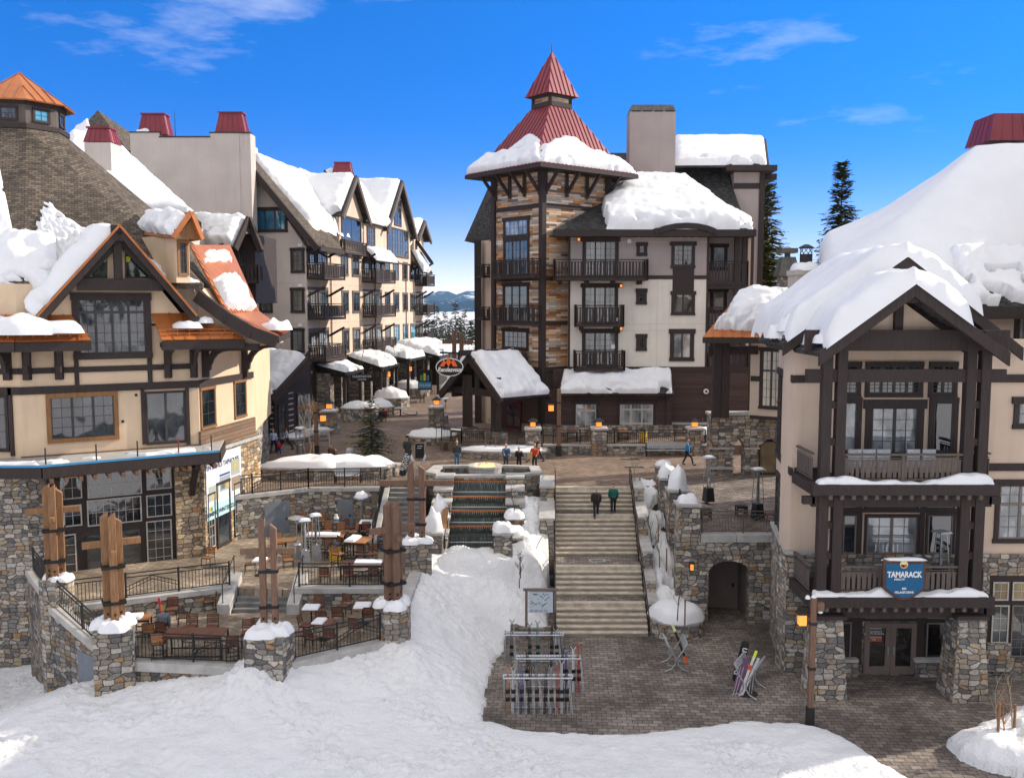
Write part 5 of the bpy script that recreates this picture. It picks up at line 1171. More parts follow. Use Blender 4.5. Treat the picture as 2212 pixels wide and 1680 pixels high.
# main gable over the front facet
n=T1_.n; tt=T1_.t
ua,za=T1_.px(258,488,1.0); pkf=T1_.pt(ua,za,1.0); pkb=T1_.pt(ua,za,-6.5)
ul,zl_=T1_.px(80,684,1.0); ur,zr_=T1_.px(425,683,1.0)
def gab(ul,zl_,ur,zr_,o0,o1,par,pk,T=.16,mat='shingle'):
    L0,L1=T1_.pt(ul,zl_,o0),T1_.pt(ul,zl_,o1); R0,R1=T1_.pt(ur,zr_,o0),T1_.pt(ur,zr_,o1); p0,p1=T1_.pt(pk[0],pk[1],o0),T1_.pt(pk[0],pk[1],o1)
    m=MB(); m.slab([L0,p0,p1,L1],T); m.slab([R0,p0,p1,R1],T); m.build('gable_roof',M[mat],par)
    b=MB(); c=MB()
    for q in (L0,R0): 
        b.bar(q-V((0,0,.22)),p0-V((0,0,.22)),.16,.36); c.bar(q+n*.1+V((0,0,.02)),p0+n*.1+V((0,0,.02)),.12,.10)
    b.build('bargeboard',M['dark_wood'],par); c.build('copper_edge',M['copper'],par)
    return L0,L1,R0,R1,p0,p1
L0,L1,R0_,R1_,p0,p1=gab(ul,zl_,ur,zr_,1.0,-6.5,tp,(ua,za))
# gable wall
f=MB(); k1=(za-zl_)/(ua-ul); k2=(za-zr_)/(ur-ua); zb_=zl_-.3
f.add([T1_.pt(ul+.3,zb_,.06),T1_.pt(ur-.3,zb_,.06),T1_.pt(ua,za-.5,.06),T1_.pt(ul+.3,zb_,-2),T1_.pt(ur-.3,zb_,-2),T1_.pt(ua,za-.5,-2)],[(0,1,2),(5,4,3),(0,3,4,1),(1,4,5,2),(2,5,3,0)]); f.build('gable_wall',M['cream'],tp)
t=MB(); r=T1_.rect(166,602,352,628,.6); T1_.box(t,r[0],r[2],r[1],r[3],.3,.75); tbx(t,T1_,246,500,264,605,.75,.4); tbx(t,T1_,240,486,268,520,1.05,.3); t.bar(pkf-V((0,0,.45)),pkb-V((0,0,.45)),.35,.4)
for s,uq in ((1,r[0]+.3),(-1,r[2]-.3)): t.bar(T1_.pt(uq,r[3],.5),T1_.pt(ua,za-.7,.5),.22,.3)
t.build('gable_truss',M['dark_wood'],tp)
for (xa,xb,xc) in ((178,232,232),(270,330,270)):
    a=T1_.px(xa,601,.1); b=T1_.px(xb,601,.1); c=T1_.px(xc,530,.1); m=MB(); m.add([T1_.pt(*a,.1),T1_.pt(*b,.1),T1_.pt(*c,.1),T1_.pt(*a,.04),T1_.pt(*b,.04),T1_.pt(*c,.04)],[(0,1,2),(5,4,3),(0,3,4,1),(1,4,5,2),(2,5,3,0)]); w_=m.build('gable_window',M['frame'],tp)
    m=MB(); g=lambda q:T1_.pt(*q,.115); ce=(g(a)+g(b)+g(c))/3; m.add([ce+(g(q)-ce)*.84 for q in (a,b,c)],[(0,1,2)]); m.build('pane',M['glass'],w_)
    m=MB(); sx_=T1_.px(224 if xa<200 else 276,560,.12); d=T1_.pt(sx_[0],sx_[1],.13); disc(m,d,.14,.14,-.01,.0,12); m.build('sticker',cmat((.6,.6,.03)),w_)
# copper pent roofs either side
def pent(x0,x1,yt,yb,F,xt0,xt1,o=1.5,snowk=None):
    ub0,zb=F.px(x0,yb,o); ub1,_=F.px(x1,yb,o); ut0,zt=F.px(xt0,yt,0.1); ut1,_=F.px(xt1,yt,.1)
    q=[F.pt(ub0,zb,o),F.pt(ub1,zb,o),F.pt(ut1,zt,.05),F.pt(ut0,zt,.05)]
    seamroof(tp,q,M['copper'],.5,'copper_roof'); t=MB(); F.box(t,ub0,ub1,zb-.5,zb-.08,o-.3,o+.02); F.box(t,ub0+.1,ub1-.1,zb-.42,zb-.2,0,o-.3)
    t.build('pent_fascia',M['dark_wood'],tp)
    for v in (.12,.26):
        g=MB(); a=q[0].lerp(q[3],v)+V((0,0,.14)); b=q[1].lerp(q[2],v)+V((0,0,.14)); g.tube(a,b,.03); nb=int((b-a).length/.5)
        for i in range(nb): c=a.lerp(b,(i+.5)/nb); g.bar(c-V((0,0,.14)),c+V((0,0,.04)),.04)
        g.build('snow_guard',M['copper'],tp)
    return q
qL=pent(30,197,680,737,T1_,40,153)
qR=pent(350,529,676,734,T1_,327,410)
qL0=Facet((-36,43.3),W1); q0=pent(-200,30,680,737,qL0,-200,36)
zq=T1_.px(200,760)[1]
def corbel(F,x,par=tp,h=1.5,o=1.3,yt=752):
    u_,z_=F.px(x,yt,.2); t=MB(); t.bar(F.pt(u_,z_,.15),F.pt(u_,z_-h,.15),.3,.3); pts=[]
    for k in range(6):
        a=PI/2*k/5; pts.append(F.pt(u_,z_-h*.75+h*.75*math.sin(a),.3+(o-.3)*(1-math.cos(a))))
    for a,b in zip(pts[:-1],pts[1:]): t.bar(a,b,.22,.30)
    t.bar(F.pt(u_,z_,0),F.pt(u_,z_,o+.15),.25,.28); t.build('corbel',M['dark_wood'],par)
for x in (56,126): corbel(T1_,x)
for x in (362,418): corbel(T1_,x,yt=752)
corbel(T2_,445); corbel(T2_,530,h=1.8,o=1.6,yt=745); corbel(T0_,12)
snowblob('snow_lump',T1_.pt(T1_.px(120,715,.9)[0],T1_.px(120,718,.9)[1],.9),1.5,.8,.55,tp,3); snowblob('snow_lump',T1_.pt(T1_.px(30,705,1)[0]+.2,T1_.px(30,722,1)[1],.8),1.6,1.0,.9,tp,4)
snowblob('snow_lump',T1_.pt(T1_.px(405,706,.9)[0],T1_.px(405,708,.9)[1],.9),.8,.5,.35,tp,5); snowblob('snow_lump',T1_.pt(T1_.px(443,695,.9)[0],T1_.px(443,697,.9)[1],.9),.45,.4,.3,tp,6)
# right wing: triangular cream wall, dark rake and flared copper roof
A_=P(446,627,47.3); Bq=[P(451,636,46.8),P(497,685,46.8),P(540,712,46.8),P(596,728,46.8)]; Tq=[P(412,527,51),P(497,527,56.5)]
pts=[P(430,600,46.6)]+Bq; bk=[p+V((.3,6.5,0)) for p in pts]; bk[0]=P(452,560,53)
top0,top1=P(411,529,50.5),P(497,529,56.5); eave0,eave1=P(598,728,46.6),P(622,716,52.5)
mid0,mid1=P(492,678,46.7),P(560,672,53.2)
seamroof(tp,[mid0,mid1,top1,top0],M['copper'],.5,'copper_roof'); seamroof(tp,[eave0,eave1,mid1,mid0],M['copper'],.5,'copper_roof')
rk0=P(425,628,46.9); t=MB()
for a,b in ((rk0,mid0),(mid0,P(545,708,46.6)),(P(545,708,46.6),eave0)): t.bar(a-V((0,0,.25)),b-V((0,0,.25)),.25,.62)
t.bar(eave0-V((0,0,.15)),eave1-V((0,0,.15)),.2,.3); t.build('rake_board',M['dark_wood'],tp)
m=MB(); wz=T2_.px(480,745)[1]; a0,a1,a2,a3=P(420,640,47.4),P(490,690,47.4),P(545,725,47.4),P(545,745,47.4)
m.add([P(420,748,47.4),P(560,748,47.4),P(556,728,47.4),P(494,684,47.4),P(432,622,47.4)]+[p+V((0,5,0)) for p in (P(420,748,47.4),P(560,748,47.4),P(556,728,47.4),P(494,684,47.4),P(432,622,47.4))],[(0,1,2,3,4),(9,8,7,6,5)]+[(i,(i+1)%5,5+(i+1)%5,5+i) for i in range(5)]); m.build('wing_wall',M['cream'],tp)
t=MB(); t.bar(P(430,752,47.2),P(560,750,47.2),.3,.32); t.build('trim_band',M['dark_wood'],tp)
lf=lambda a,b,f:a.lerp(b,f)
snow(tp,[lf(mid0,mid1,.05).lerp(lf(top0,top1,.05),.05),lf(mid0,mid1,.75).lerp(lf(top0,top1,.75),.0),lf(mid0,mid1,.7).lerp(lf(top0,top1,.7),.55),lf(mid0,mid1,.05).lerp(lf(top0,top1,.05),.5)],.55,40,36,71,.7,.4,lump=.4)
snow(tp,[lf(mid0,mid1,.1).lerp(lf(top0,top1,.1),.72),lf(mid0,mid1,.8).lerp(lf(top0,top1,.8),.7),lf(mid0,mid1,.7).lerp(lf(top0,top1,.7),.9),lf(mid0,mid1,.1).lerp(lf(top0,top1,.1),.9)],.35,40,20,72,.4,.3,lump=.4)
snowblob('snow_lump',eave0.lerp(eave1,.35)+V((-.2,0,.3)),.9,1.2,.45,tp,8,lump=.6)
# small dormer
dF=Facet((XX(316,45.8),45.3),(XX(432,48.5),48.2))
dm=MB(); dm.box; d0=P(315,600,46.2); 
du=dF.px(380,560)[0]; r=dF.rect(382,510,412,592); 
dm=MB(); z_b=dF.px(396,612)[1]; z_t=dF.px(396,512)[1]
FA=Facet((XX(314,47),47.6),(XX(386,46),46.0)); 
c0,c1=V((XX(386,46),46,0)),V((XX(411,46.3),46.6,0)); inn=V((-.85,1.9,0)).normalized()*3.5
dm.prism([tuple(p[:2]) for p in (c0,c1,c1+V((-4,2.5,0)),V((XX(314,47.6),47.8,0)))],z_b,z_t); dm.build('dormer_wall',M['cream'],tp)
FD=Facet(c0[:2],c1[:2]); window(tp,FD,(FD.L*.1,z_b+.35,FD.L*.9,z_t-.25),1,(2,4),.12,tm=M['amber_wood'],gm=M['glass'])
ge0=P(374,513,45.3); ge1=P(437,517,46.4); gp=P(413,458,45.9); bk0=P(300,506,48.5); bkp=P(330,457,50)
t=MB(); t.slab([ge0,gp,bkp,bk0],.12); t.slab([ge1,gp,bkp,ge1+V((-3,4,0))],.12); t.build('dormer_roof',M['copper'],tp)
t=MB(); t.bar(ge0,gp,.15,.22); t.bar(ge1,gp,.15,.22); t.build('copper_edge',M['copper'],tp); t=MB(); t.add([ge0-V((0,-.3,.0)),ge1-V((0,-.3,0)),gp+V((0,.3,-.2))],[(0,1,2)]); t.build('dormer_gable',M['amber_wood'],tp)
snow(tp,[ge0.lerp(gp,.12)+V((-.2,0,0)),bk0.lerp(bkp,.1),bkp,gp+V((-.3,.2,0))],.55,40,20,74,.5,.25,lump=.4)
# snow on the shingle cone: patches low on the front face, left face mostly covered
def cone(a,b,c,d,T,sd,mask,nu=90,nv=60,edge=.5):
    return snow(tp,[a,b,c,d],T,nu,nv,sd,edge,.1,mask=mask,lump=.5,lift=.0)
sm=lambda x:max(0,min(1,x))
cone(evp[1],evp[2],oc[1],oc[0],.30,81,lambda u,v,p:sm((.50+.07*noise.noise(V((u*5,v*3,1)))-abs(u-.36)*.75-v)*14)*sm(.75+noise.noise(V((u*30,v*30,2)))),130,90)
cone(evp[0],evp[1],oc[0],oc[7],.34,82,lambda u,v,p:sm((noise.noise(V((u*22,v*8,5)))+.4*noise.noise(V((u*70,v*26,5)))+(.42 if v<.55 else .30-.5*abs(v-.82)))*7),200,120)
# thick snow on the left slope of the gable, flowing into the main roof
snow(tp,[L0-tt*.2,L1,p1,p0-n*.15-tt*.15],.8,50,50,84,.9,.15,lump=.3)
snow(tp,[evp[0]+V((3,-.5,-.9)),evp[1]+V((1.5,.3,-.6)),evp[1].lerp(oc[0],.3)+V((2,0,0)),evp[0].lerp(oc[7],.3)],.85,70,40,85,1.2,.3,lump=.4)

t=MB()
for (x,y) in ((294,853),(265,910)): u_,z_=T1_.px(x,y); T1_.box(t,u_-.06,u_+.06,z_-.06,z_+.06,0,.03)
t.build('wall_vent',M['black'],tp)
# ---------------------------------------------------------------- long apartment building left of centre
ml=thing('balcony_apartment_building','long grey and tan apartment building with snowy dormers, stacked dark balconies and street level shops','building',(-18,90,ZP))
K=V((XX(665,84),84,0)); D_=V((.1865,1,0)).normalized(); N_=V((-D_.y,D_.x,0))  # N_ points inward-left
KF=K+D_*38
SF=Facet(K[:2],KF[:2]); FR=Facet((K+N_*7.2)[:2],K[:2]); FR.t
if SF.n.x<0: SF=Facet(K[:2],KF[:2])
zt_=20.6; ZS=[5.0]
mb=MB(); mb.prism([tuple(p[:2]) for p in (K,KF,KF+N_*14,K+N_*14)],4,zt_); mb.build('wall',M['greige'],ml)
wt=MB(); SF.box(wt,2.8,SF.L,9.6,zt_+.2,-.1,.03); wt.build('side_wall',M['tan'],ml)
# gable end wall
rgz=P(553,326,84).z; ridge0=K+N_*5.6; ridge0.z=rgz; ridge1=ridge0+D_*17.5; 
ev0=K-N_*1.6; ev0.z=P(703,532,83.5).z; ev1=ev0+D_*39
gw=MB(); gwp=[K+V((0,0,zt_)),K+N_*11.2+V((0,0,zt_)),ridge0-V((0,0,.4))]; 
gw.add([V((*p[:2],p.z)) for p in (K+V((0,0,zt_)),K+N_*14+V((0,0,zt_)),K+N_*14+V((0,0,rgz-.5)),ridge0-V((0,0,.4)))]+[V((*(p+D_)[:2],p.z)) for p in (K+V((0,0,zt_)),K+N_*14+V((0,0,zt_)),K+N_*14+V((0,0,rgz-.5)),ridge0-V((0,0,.4)))],[(0,1,2,3),(7,6,5,4)]+[(i,(i+1)%4,4+(i+1)%4,4+i) for i in range(4)]); gw.build('gable_wall',M['greige'],ml)
f0,f1=ev0-D_*1.1,ridge0-D_*1.1
rdg1=ridge0+D_*38
mb=MB(); fA,rA=f0.lerp(ev1,.155),f1.lerp(rdg1,.155); mb.slab([f0,fA,rA,f1],.3); mb.slab([fA.lerp(rA,.27),ev1.lerp(rdg1,.27),rdg1,rA],.3); mb.build('roof',M['shingle'],ml)
mb=MB(); mb.bar(f0-V((0,0,.35)),f1-V((0,0,.35)),.3,.55); mb.bar(f0-V((0,0,.25)),f0.lerp(ev1,.155)-V((0,0,.25)),.25,.4); mb.build('bargeboard',M['dark_wood'],ml)
lr=lambda a,b,f:a.lerp(b,f)
snow(ml,[lr(f0,ev1,.07)+V((-.5,0,.6)),lr(f0,ev1,.30),lr(f1,rdg1,.30),lr(f1,rdg1,.055)],.65,60,70,91,1.0,.25,lump=.2,mask=lambda u,v,p:max(0,min(1,(v-.15-.1*noise.noise(V((u*5,0,1)))-.05*u)*9)))
snow(ml,[lr(f0,ev1,.30).lerp(lr(f1,rdg1,.3),.25),ev1.lerp(rdg1,.25),rdg1,lr(f1,rdg1,.28)],.7,80,40,92,1.0,.2,lump=.2)
fb=MB(); 
for k,(a,b) in enumerate(((.0,1),)): SF.box(fb,0,SF.L,zt_-.35,zt_-.05,0,.1)
for z_ in (ZZ(782,84),): SF.box(fb,0,SF.L,z_-.2,z_+.15,0,.2); FR.box(fb,0,FR.L,z_-.2,z_+.15,0,.2)
fb.build('trim_band',M['dark_wood'],ml)
def mw(F,x0,y0,x1,y1,*a,**k): return window(ml,F,F.rect(x0,y0,x1,y1),*a,**k)
mw(FR,547,449,621,502,3,(2,2),.22,gm=M['glass_blue'],head=.1)
for (a,b) in ((560,589),(628,658)):
    for j,(c,d) in enumerate(((536,590),(622,676),(709,762))): mw(FR,a,c,b,d,1,(2,4),.2,gm=M['glass_curtain' if j else 'glass'],head=.05)
sm=MB()
for y in (529,616,702): r=FR.rect(645,y-3,654,y+4); FR.box(sm,r[0],r[2],r[1],r[3],0,.15)
sm.build('vent_cover',M['white_paint'],ml)
# side facade windows, storey heights from the near columns
rows=[SF.rect(743,540,748,592),SF.rect(743,626,748,678),SF.rect(743,713,748,766)]
rows=[(SF.px(742,c)[1],SF.px(742,d)[1]) for c,d in ((547,596),(627,677),(709,763))]
cols=[(737,752),(760,776),(831,842),(849,861),(869,880),(885,896)]
for i,(a,b) in enumerate(cols):
    ua,ub_=SF.px(a,650)[0],SF.px(b,650)[0]
    for j,(zt2,zb2) in enumerate(rows): window(ml,SF,(ua,zb2,ub_,zt2),2 if i<2 else 1,(2 if i<2 else 2,4),.2,gm=M['glass' if j<2 else ('glass_blue' if i>2 else 'glass')],tm=M['grey_brown'],o=.03)
# balconies
for (a,b,dep) in ((664,730,1.7),(783,826,1.6),(897,914,1.6)):
    ua,ub_=SF.px(a,700)[0],SF.px(b,700)[0]
    if a==664: ua,ub_=.1,5.2
    for j,(yt,yb_) in enumerate(((579,616),(666,703),(752,788))):
        zt2,zb2=SF.px(742 if a>664 else 700,yt)[1],SF.px(742 if a>664 else 700,yb_)[1]
        zt2=rows[j][0]-1.35; zb2=zt2-1.45
        rc=MB(); SF.box(rc,ua+.1,ub_-.1,zb2+.25,zb2+3.0,-.01,.05); rc.build('balcony_recess',M['grey_brown'],ml)
        window(ml,SF,(ua+(ub_-ua)*.45,zb2+.3,ua+(ub_-ua)*.92,zb2+2.7),2,(2,4),.15,gm=M['glass_curtain'],o=.05,name='balcony_door')
        window(ml,SF,(ua+(ub_-ua)*.08,zb2+.9,ua+(ub_-ua)*.34,zb2+2.6),1,(2,4),.12,gm=M['glass_curtain'],o=.05)
        balcony(ml,SF,0,0,0,0,dep,r=(ua,zb2,ub_,zt2),gap=.22)
        br=MB(); 
        for uq in (ua+.15,ub_-.15): br.bar(SF.pt(uq,zb2+2.2,.1),SF.pt(uq,zb2+3.0,dep-.1),.18,.2)
        br.build('brace',M['dark_wood'],ml)
# dormers standing on the side wall
def dormer(xl,xa,xr,yl,ya,yr,off=.8,dep=7,wall='tan',wn=None,T=.8,sd=1,wy=None):
    zl,za,zr=[SF.px(x,y,off)[1] for x,y in ((xl,yl),(xa,ya),(xr,yr))]; ul,ua,ur=[SF.px(x,y,off)[0] for x,y in ((xl,yl),(xa,ya),(xr,yr))]
    ua=(ul+ur)/2; zl=zr=(zl+zr)/2
    A0,B0,C0=SF.pt(ul,zl,off),SF.pt(ua,za,off),SF.pt(ur,zr,off); A1,B1,C1=SF.pt(ul,zl,off-dep),SF.pt(ua,za,off-dep),SF.pt(ur,zr,off-dep)
    m=MB(); m.slab([A0,B0,B1,A1],.2); m.slab([C0,B0,B1,C1],.2); d_=m.build('dormer_roof',M['shingle_dark'],ml)
    t=MB(); t.bar(A0-V((0,0,.25)),B0-V((0,0,.25)),.2,.45); t.bar(C0-V((0,0,.25)),B0-V((0,0,.25)),.2,.45); t.build('bargeboard',M['grey_brown'],d_)
    w_=MB(); wz=zt_-.3 if wy is None else wy; a,b=ul+.7,ur-.7; oo=.12
    k=(za-zl)/(ua-ul); ze=zl+k*.7-.3
    w_.add([SF.pt(a,wz,oo),SF.pt(b,wz,oo),SF.pt(b,ze,oo),SF.pt(ua,za-.5,oo),SF.pt(a,ze,oo)]+[SF.pt(a,wz,-5),SF.pt(b,wz,-5),SF.pt(b,ze,-5),SF.pt(ua,za-.5,-5),SF.pt(a,ze,-5)],[(0,1,2,3,4),(9,8,7,6,5)]+[(i,(i+1)%5,5+(i+1)%5,5+i) for i in range(5)]); w_.build('dormer_wall',M[wall],d_)
    snow(d_,[A0+SF.n*-.35,A1,B1,B0+SF.n*-.25],T,30,40,sd,.7,.12,lump=.2); snow(d_,[C1,C0+SF.n*-.3,B0+SF.n*-.25,B1],T*.8,20,30,sd+1,.6,.1)
    return ul,ua,ur,zl,za
u1=dormer(741,773,801,468,380,478,sd=101)
window(ml,SF,(u1[0]+1.2,zt_+1.1,u1[2]-1.2,u1[3]+.2),1,(2,2),.2,gm=M['glass_black'],o=.12); balcony(ml,SF,0,0,0,0,.5,r=(u1[0]+.9,zt_-.1,u1[2]-.9,zt_+1.2),o=.12)
u2=dormer(838,869,901,497,389,512,sd=103,wy=zt_-.2)
window(ml,SF,(u2[0]+1.6,zt_+.4,u2[2]-1.6,u2[3]+.6),4,(2,4),.1,gm=M['glass'],fm=M['taupe_frame'],o=.12); window(ml,SF,(u2[1]-1.4,u2[3]+.9,u2[1]+1.4,u2[3]+4.0),2,(2,4),.1,gm=M['glass'],fm=M['taupe_frame'],o=.12)
u3=dormer(905,921,932,512,477,523,sd=105,off=1.0,dep=5,wy=zt_-.5)
window(ml,SF,(u1[2]+.6,zt_+.3,u1[2]+3.2,zt_+3.2),3,(2,4),.12,gm=M['glass'],fm=M['taupe_frame'],o=.12)
wl=MB(); SF.box(wl,u1[2]-.2,u2[0]+1,zt_-.1,zt_+3.6,-3,.1); wl.build('dormer_wall',M['tan'],ml)
e=[SF.pt(u1[2]-.6,zt_+3.5,.6),SF.pt(u2[0]+1.2,zt_+3.5,.6),SF.pt(u2[0]+1.2,zt_+9,-4),SF.pt(u1[2]-.6,zt_+9,-4)]
m=MB(); m.slab(e,.2); m.build('roof',M['shingle_dark'],ml); snow(ml,e,.8,30,40,107,.6,.1)
pe=[SF.pt(u1[2]-.3,zt_-.5,1.5),SF.pt(u2[0]+1.5,zt_-.5,1.5),SF.pt(u2[0]+1.5,zt_+.9,0.1),SF.pt(u1[2]-.3,zt_+.9,0.1)]
m=MB(); m.slab(pe,.2); m.build('pent_roof',M['shingle_dark'],ml); snow(ml,pe,.5,40,14,108,.4,.15,lump=.5)
pe=[SF.pt(u2[2]-.3,zt_-1.2,1.6),SF.pt(SF.L-1,zt_-1.2,1.6),SF.pt(SF.L-1,zt_+1.6,0.1),SF.pt(u2[2]-.3,zt_+1.6,0.1)]
m=MB(); m.slab(pe,.2); m.build('pent_roof',M['shingle_dark'],ml); snow(ml,[lr(pe[0],pe[1],.05),lr(pe[0],pe[1],.6),lr(pe[3],pe[2],.6),lr(pe[3],pe[2],.05)],.5,30,14,109,.4,.15)
ef=MB(); e0,e1=P(899,520,118),P(933,568,118); ef.bar(e0,e1,.9,.4); ef.build('bargeboard',M['dark_wood'],ml)
# red chimney caps
def chim(px0,px1,y0,y1,Y,par,wall=None,mat='red_metal'):
    xa,xb=XX(px0,Y),XX(px1,Y); return redcap(par,(xa+xb)/2,Y+1,ZZ(y1,Y),(xb-xa)*1.0,1.8,ZZ(y0,Y)-ZZ(y1,Y)-.1,top=.72)
chim(722,766,349,379,98,ml)
# big blank parapet wall
Yw=82; xa,xb=XX(298,Yw),XX(552,Yw); mb=MB(); mb.box(xa,Yw,5,XX(528,Yw),Yw+6,ZZ(296,Yw)); mb.box(XX(528,Yw)+.0,Yw+.03,20,xb,Yw+1.6,ZZ(288,Yw)); mb.box(XX(467,Yw),Yw-.015,20,XX(528,Yw)+.02,Yw+1.6,ZZ(288,Yw)); mb.box(XX(528,Yw)-.1,Yw+.05,5,XX(552,Yw)-.0,Yw+1.5,22) if 0 else None
mb.box(xa,Yw-.01,20,XX(360,Yw),Yw+2,ZZ(287,Yw)); pw_=mb.build('parapet_wall',M['greige'],ml)
mb=MB()
for (a,b,y) in ((298,360,287),(360,467,297),(467,552,288)): mb.box(XX(a,Yw)-.04,Yw-.06,ZZ(y,Yw),XX(b,Yw)+.04,Yw+.5,ZZ(y,Yw)+.1)
mb.build('parapet_coping',M['dark_wood'],ml)
chim(312,376,243,290,Yw,ml); chim(476,541,240,288,Yw,ml)
m=MB(); m.tube((XX(391,Yw),Yw+.3,ZZ(297,Yw)),(XX(391,Yw),Yw+.3,ZZ(238,Yw)),.04,.015); m.build('antenna',M['iron'],ml)
snowblob('snow_cap',P(316,288,Yw+.6),1.0,.6,.45,ml,4)
# front wing: snowy roof between, small gable with balcony
Yg=66; a0,a1=P(432,528,Yg),P(505,530,Yg-.5); b0,b1=P(420,468,Yg+3),P(537,467,Yg+1)
wg=thing('snowy_wing','small brown gabled wing with roof snow and a balcony, beside the cream lodge','building',(XX(520,Yg),Yg,ZP))
mb=MB(); mb.slab([P(425,530,Yg-1),P(508,533,Yg-2.2),P(537,468,Yg-.6),P(423,466,Yg+1)],.25); mb.slab([P(563,540,Yg-1.2),P(537,468,Yg-.6),P(530,470,Yg+5),P(556,540,Yg+5)],.25); mb.build('roof',M['shingle_dark'],wg)
snow(wg,[P(425,530,Yg-1),P(505,532,Yg-2.1),P(532,469,Yg-.7),P(423,467,Yg+1)],.7,50,30,111,.5,.2,lump=.4)
mb=MB(); mb.bar(P(508,538,Yg-2.3),P(537,472,Yg-.8),.2,.45); mb.bar(P(564,543,Yg-1.3),P(537,472,Yg-.7),.2,.45); mb.build('bargeboard',M['dark_wood'],wg)
m=MB(); m.box(XX(500,Yg),Yg,ZZ(655,Yg),XX(556,Yg),Yg+6,ZZ(505,Yg)); m.box(XX(420,Yg),Yg+.3,ZZ(700,Yg),XX(500,Yg),Yg+6,ZZ(535,Yg)); m.build('wall',M['dark_wood'],wg)
FG2=Facet((XX(500,Yg),Yg),(XX(556,Yg),Yg)); window(wg,FG2,FG2.rect(512,538,534,600),1,(2,4),.15,gm=M['glass']); balcony(wg,FG2,513,557,574,612,1.2)
# far roof slab and pyramid roof at the back left
fl=thing('snowy_roof_building','far lodge with a long smooth snow roof, pyramid tower and red capped chimney stub','building',(-30,72,5))
Yb=72; q=[P(150,455,Yb-9),P(420,470,Yb-8),P(255,330,Yb+4),P(140,300,Yb+2)]
mb=MB(); mb.add([P(120,470,60),P(435,480,62),P(262,332,76),P(150,300,74)]+[P(120,470,60)+V((0,0,-1)),P(435,480,62)+V((0,0,-1)),P(262,332,76)+V((0,0,-1)),P(150,300,74)+V((0,0,-1))],[(0,1,2,3),(7,6,5,4),(0,4,5,1),(1,5,6,2)]); mb.build('roof',M['shingle'],fl)
snow(fl,[P(120,470,60),P(430,478,62),P(262,332,76),P(150,300,74)],1.2,50,50,113,1.2,.1,lump=.10,mask=None)
mb=MB(); mb.box(-32,60.5,3,XX(425,62),75,P(420,490,62).z); mb.build('wall',M['greige'],fl)
Yp=90; apx=P(211,238,Yp); bs=[P(150,300,Yp-3),P(297,332,Yp-6),P(300,318,Yp+6),P(160,300,Yp+8)]; zb3=bs[1].z
mb=MB(); mb.add([V((XX(140,Yp-4),Yp-4,zb3)),V((XX(297,Yp-6),Yp-6,zb3)),V((XX(297,Yp-6)+1,Yp+6,zb3)),V((XX(140,Yp-4),Yp+8,zb3)),apx],[(0,1,4),(1,2,4),(2,3,4),(3,0,4),(3,2,1,0)]); mb.build('tower_roof',M['shingle'],fl)
mb=MB(); mb.box(XX(150,Yp),Yp-3,5,XX(290,Yp-5),Yp+5,zb3); mb.build('tower_wall',M['greige'],fl)
snow(fl,[V((XX(140,Yp-4),Yp-4,zb3)),V((XX(230,Yp-5),Yp-5,zb3)),apx-V((.6,.4,1.0)),apx-V((1.6,.4,1.8))],.5,30,40,115,.5,.3)
Yc=66; m=MB(); m.box(XX(200,Yc),Yc,15,XX(256,Yc),Yc+1.5,ZZ(308,Yc)); s_=m.build('chimney',M['greige'],fl); chim(196,256,272,306,Yc,s_)
# log sided shop with big snow roof
Ys=70; lg=thing('log_shop','dark log sided shop with a thick snow roof at the foot of the grey gable','building',(XX(590,Ys),Ys,ZP))
rA,rB,rC,rD=P(500,852,Ys-1),P(588,856,Ys-2.5),P(668,770,Ys),P(560,758,Ys+4)
mb=MB(); mb.slab([rA,rB,rC,rD],.3); mb.build('roof',M['dark_wood'],lg); mb=MB(); mb.bar(rB-V((0,0,.3)),rC-V((0,0,.3)),.25,.5); mb.bar(rA-V((0,0,.25)),rB-V((0,0,.25)),.25,.4); mb.build('bargeboard',M['dark_wood'],lg)
snow(lg,[rA,rB+V((-.1,.2,0)),rC-V((.3,0,0)),rD],1.1,60,40,117,1.2,.15,lump=.15)
FLg=Facet((XX(500,Ys-.5),Ys-.5),(XX(590,Ys-1.2),Ys-1.2)); FLr=Facet(FLg.B[:2],(XX(668,Ys+4),Ys+4)); 
m=MB()
for F_,zt3 in ((FLg,9.2),(FLr,9.4)): F_.box(m,0,F_.L,4.8,zt3,-.4,0)
m.add([FLr.pt(0,9.2),FLr.pt(FLr.L,9.4),FLr.pt(FLr.L,11.9),FLr.pt(0,9.3)],[(0,1,2,3)]); m.build('wall',M['dark_wood'],lg)
m=MB()
for i in range(9): z_=5.3+i*.42; FLg.box(m,FLg.L-.55,FLg.L-.12,z_,z_+.1,0,.03); FLr.box(m,2.0,2.7,z_,z_+.1,0,.03)
m.build('chinking',M['cap_stone'],lg)
window(lg,FLg,(.5,5.6,3.0,7.9),2,(2,3),.15,gm=M['glass']); window(lg,FLr,(3.2,5.5,5.6,8.6),2,(2,4),.15,gm=M['glass_light']); window(lg,FLr,(.4,5.2,1.6,8.0),1,(2,4),.12,gm=M['glass'],name='door')
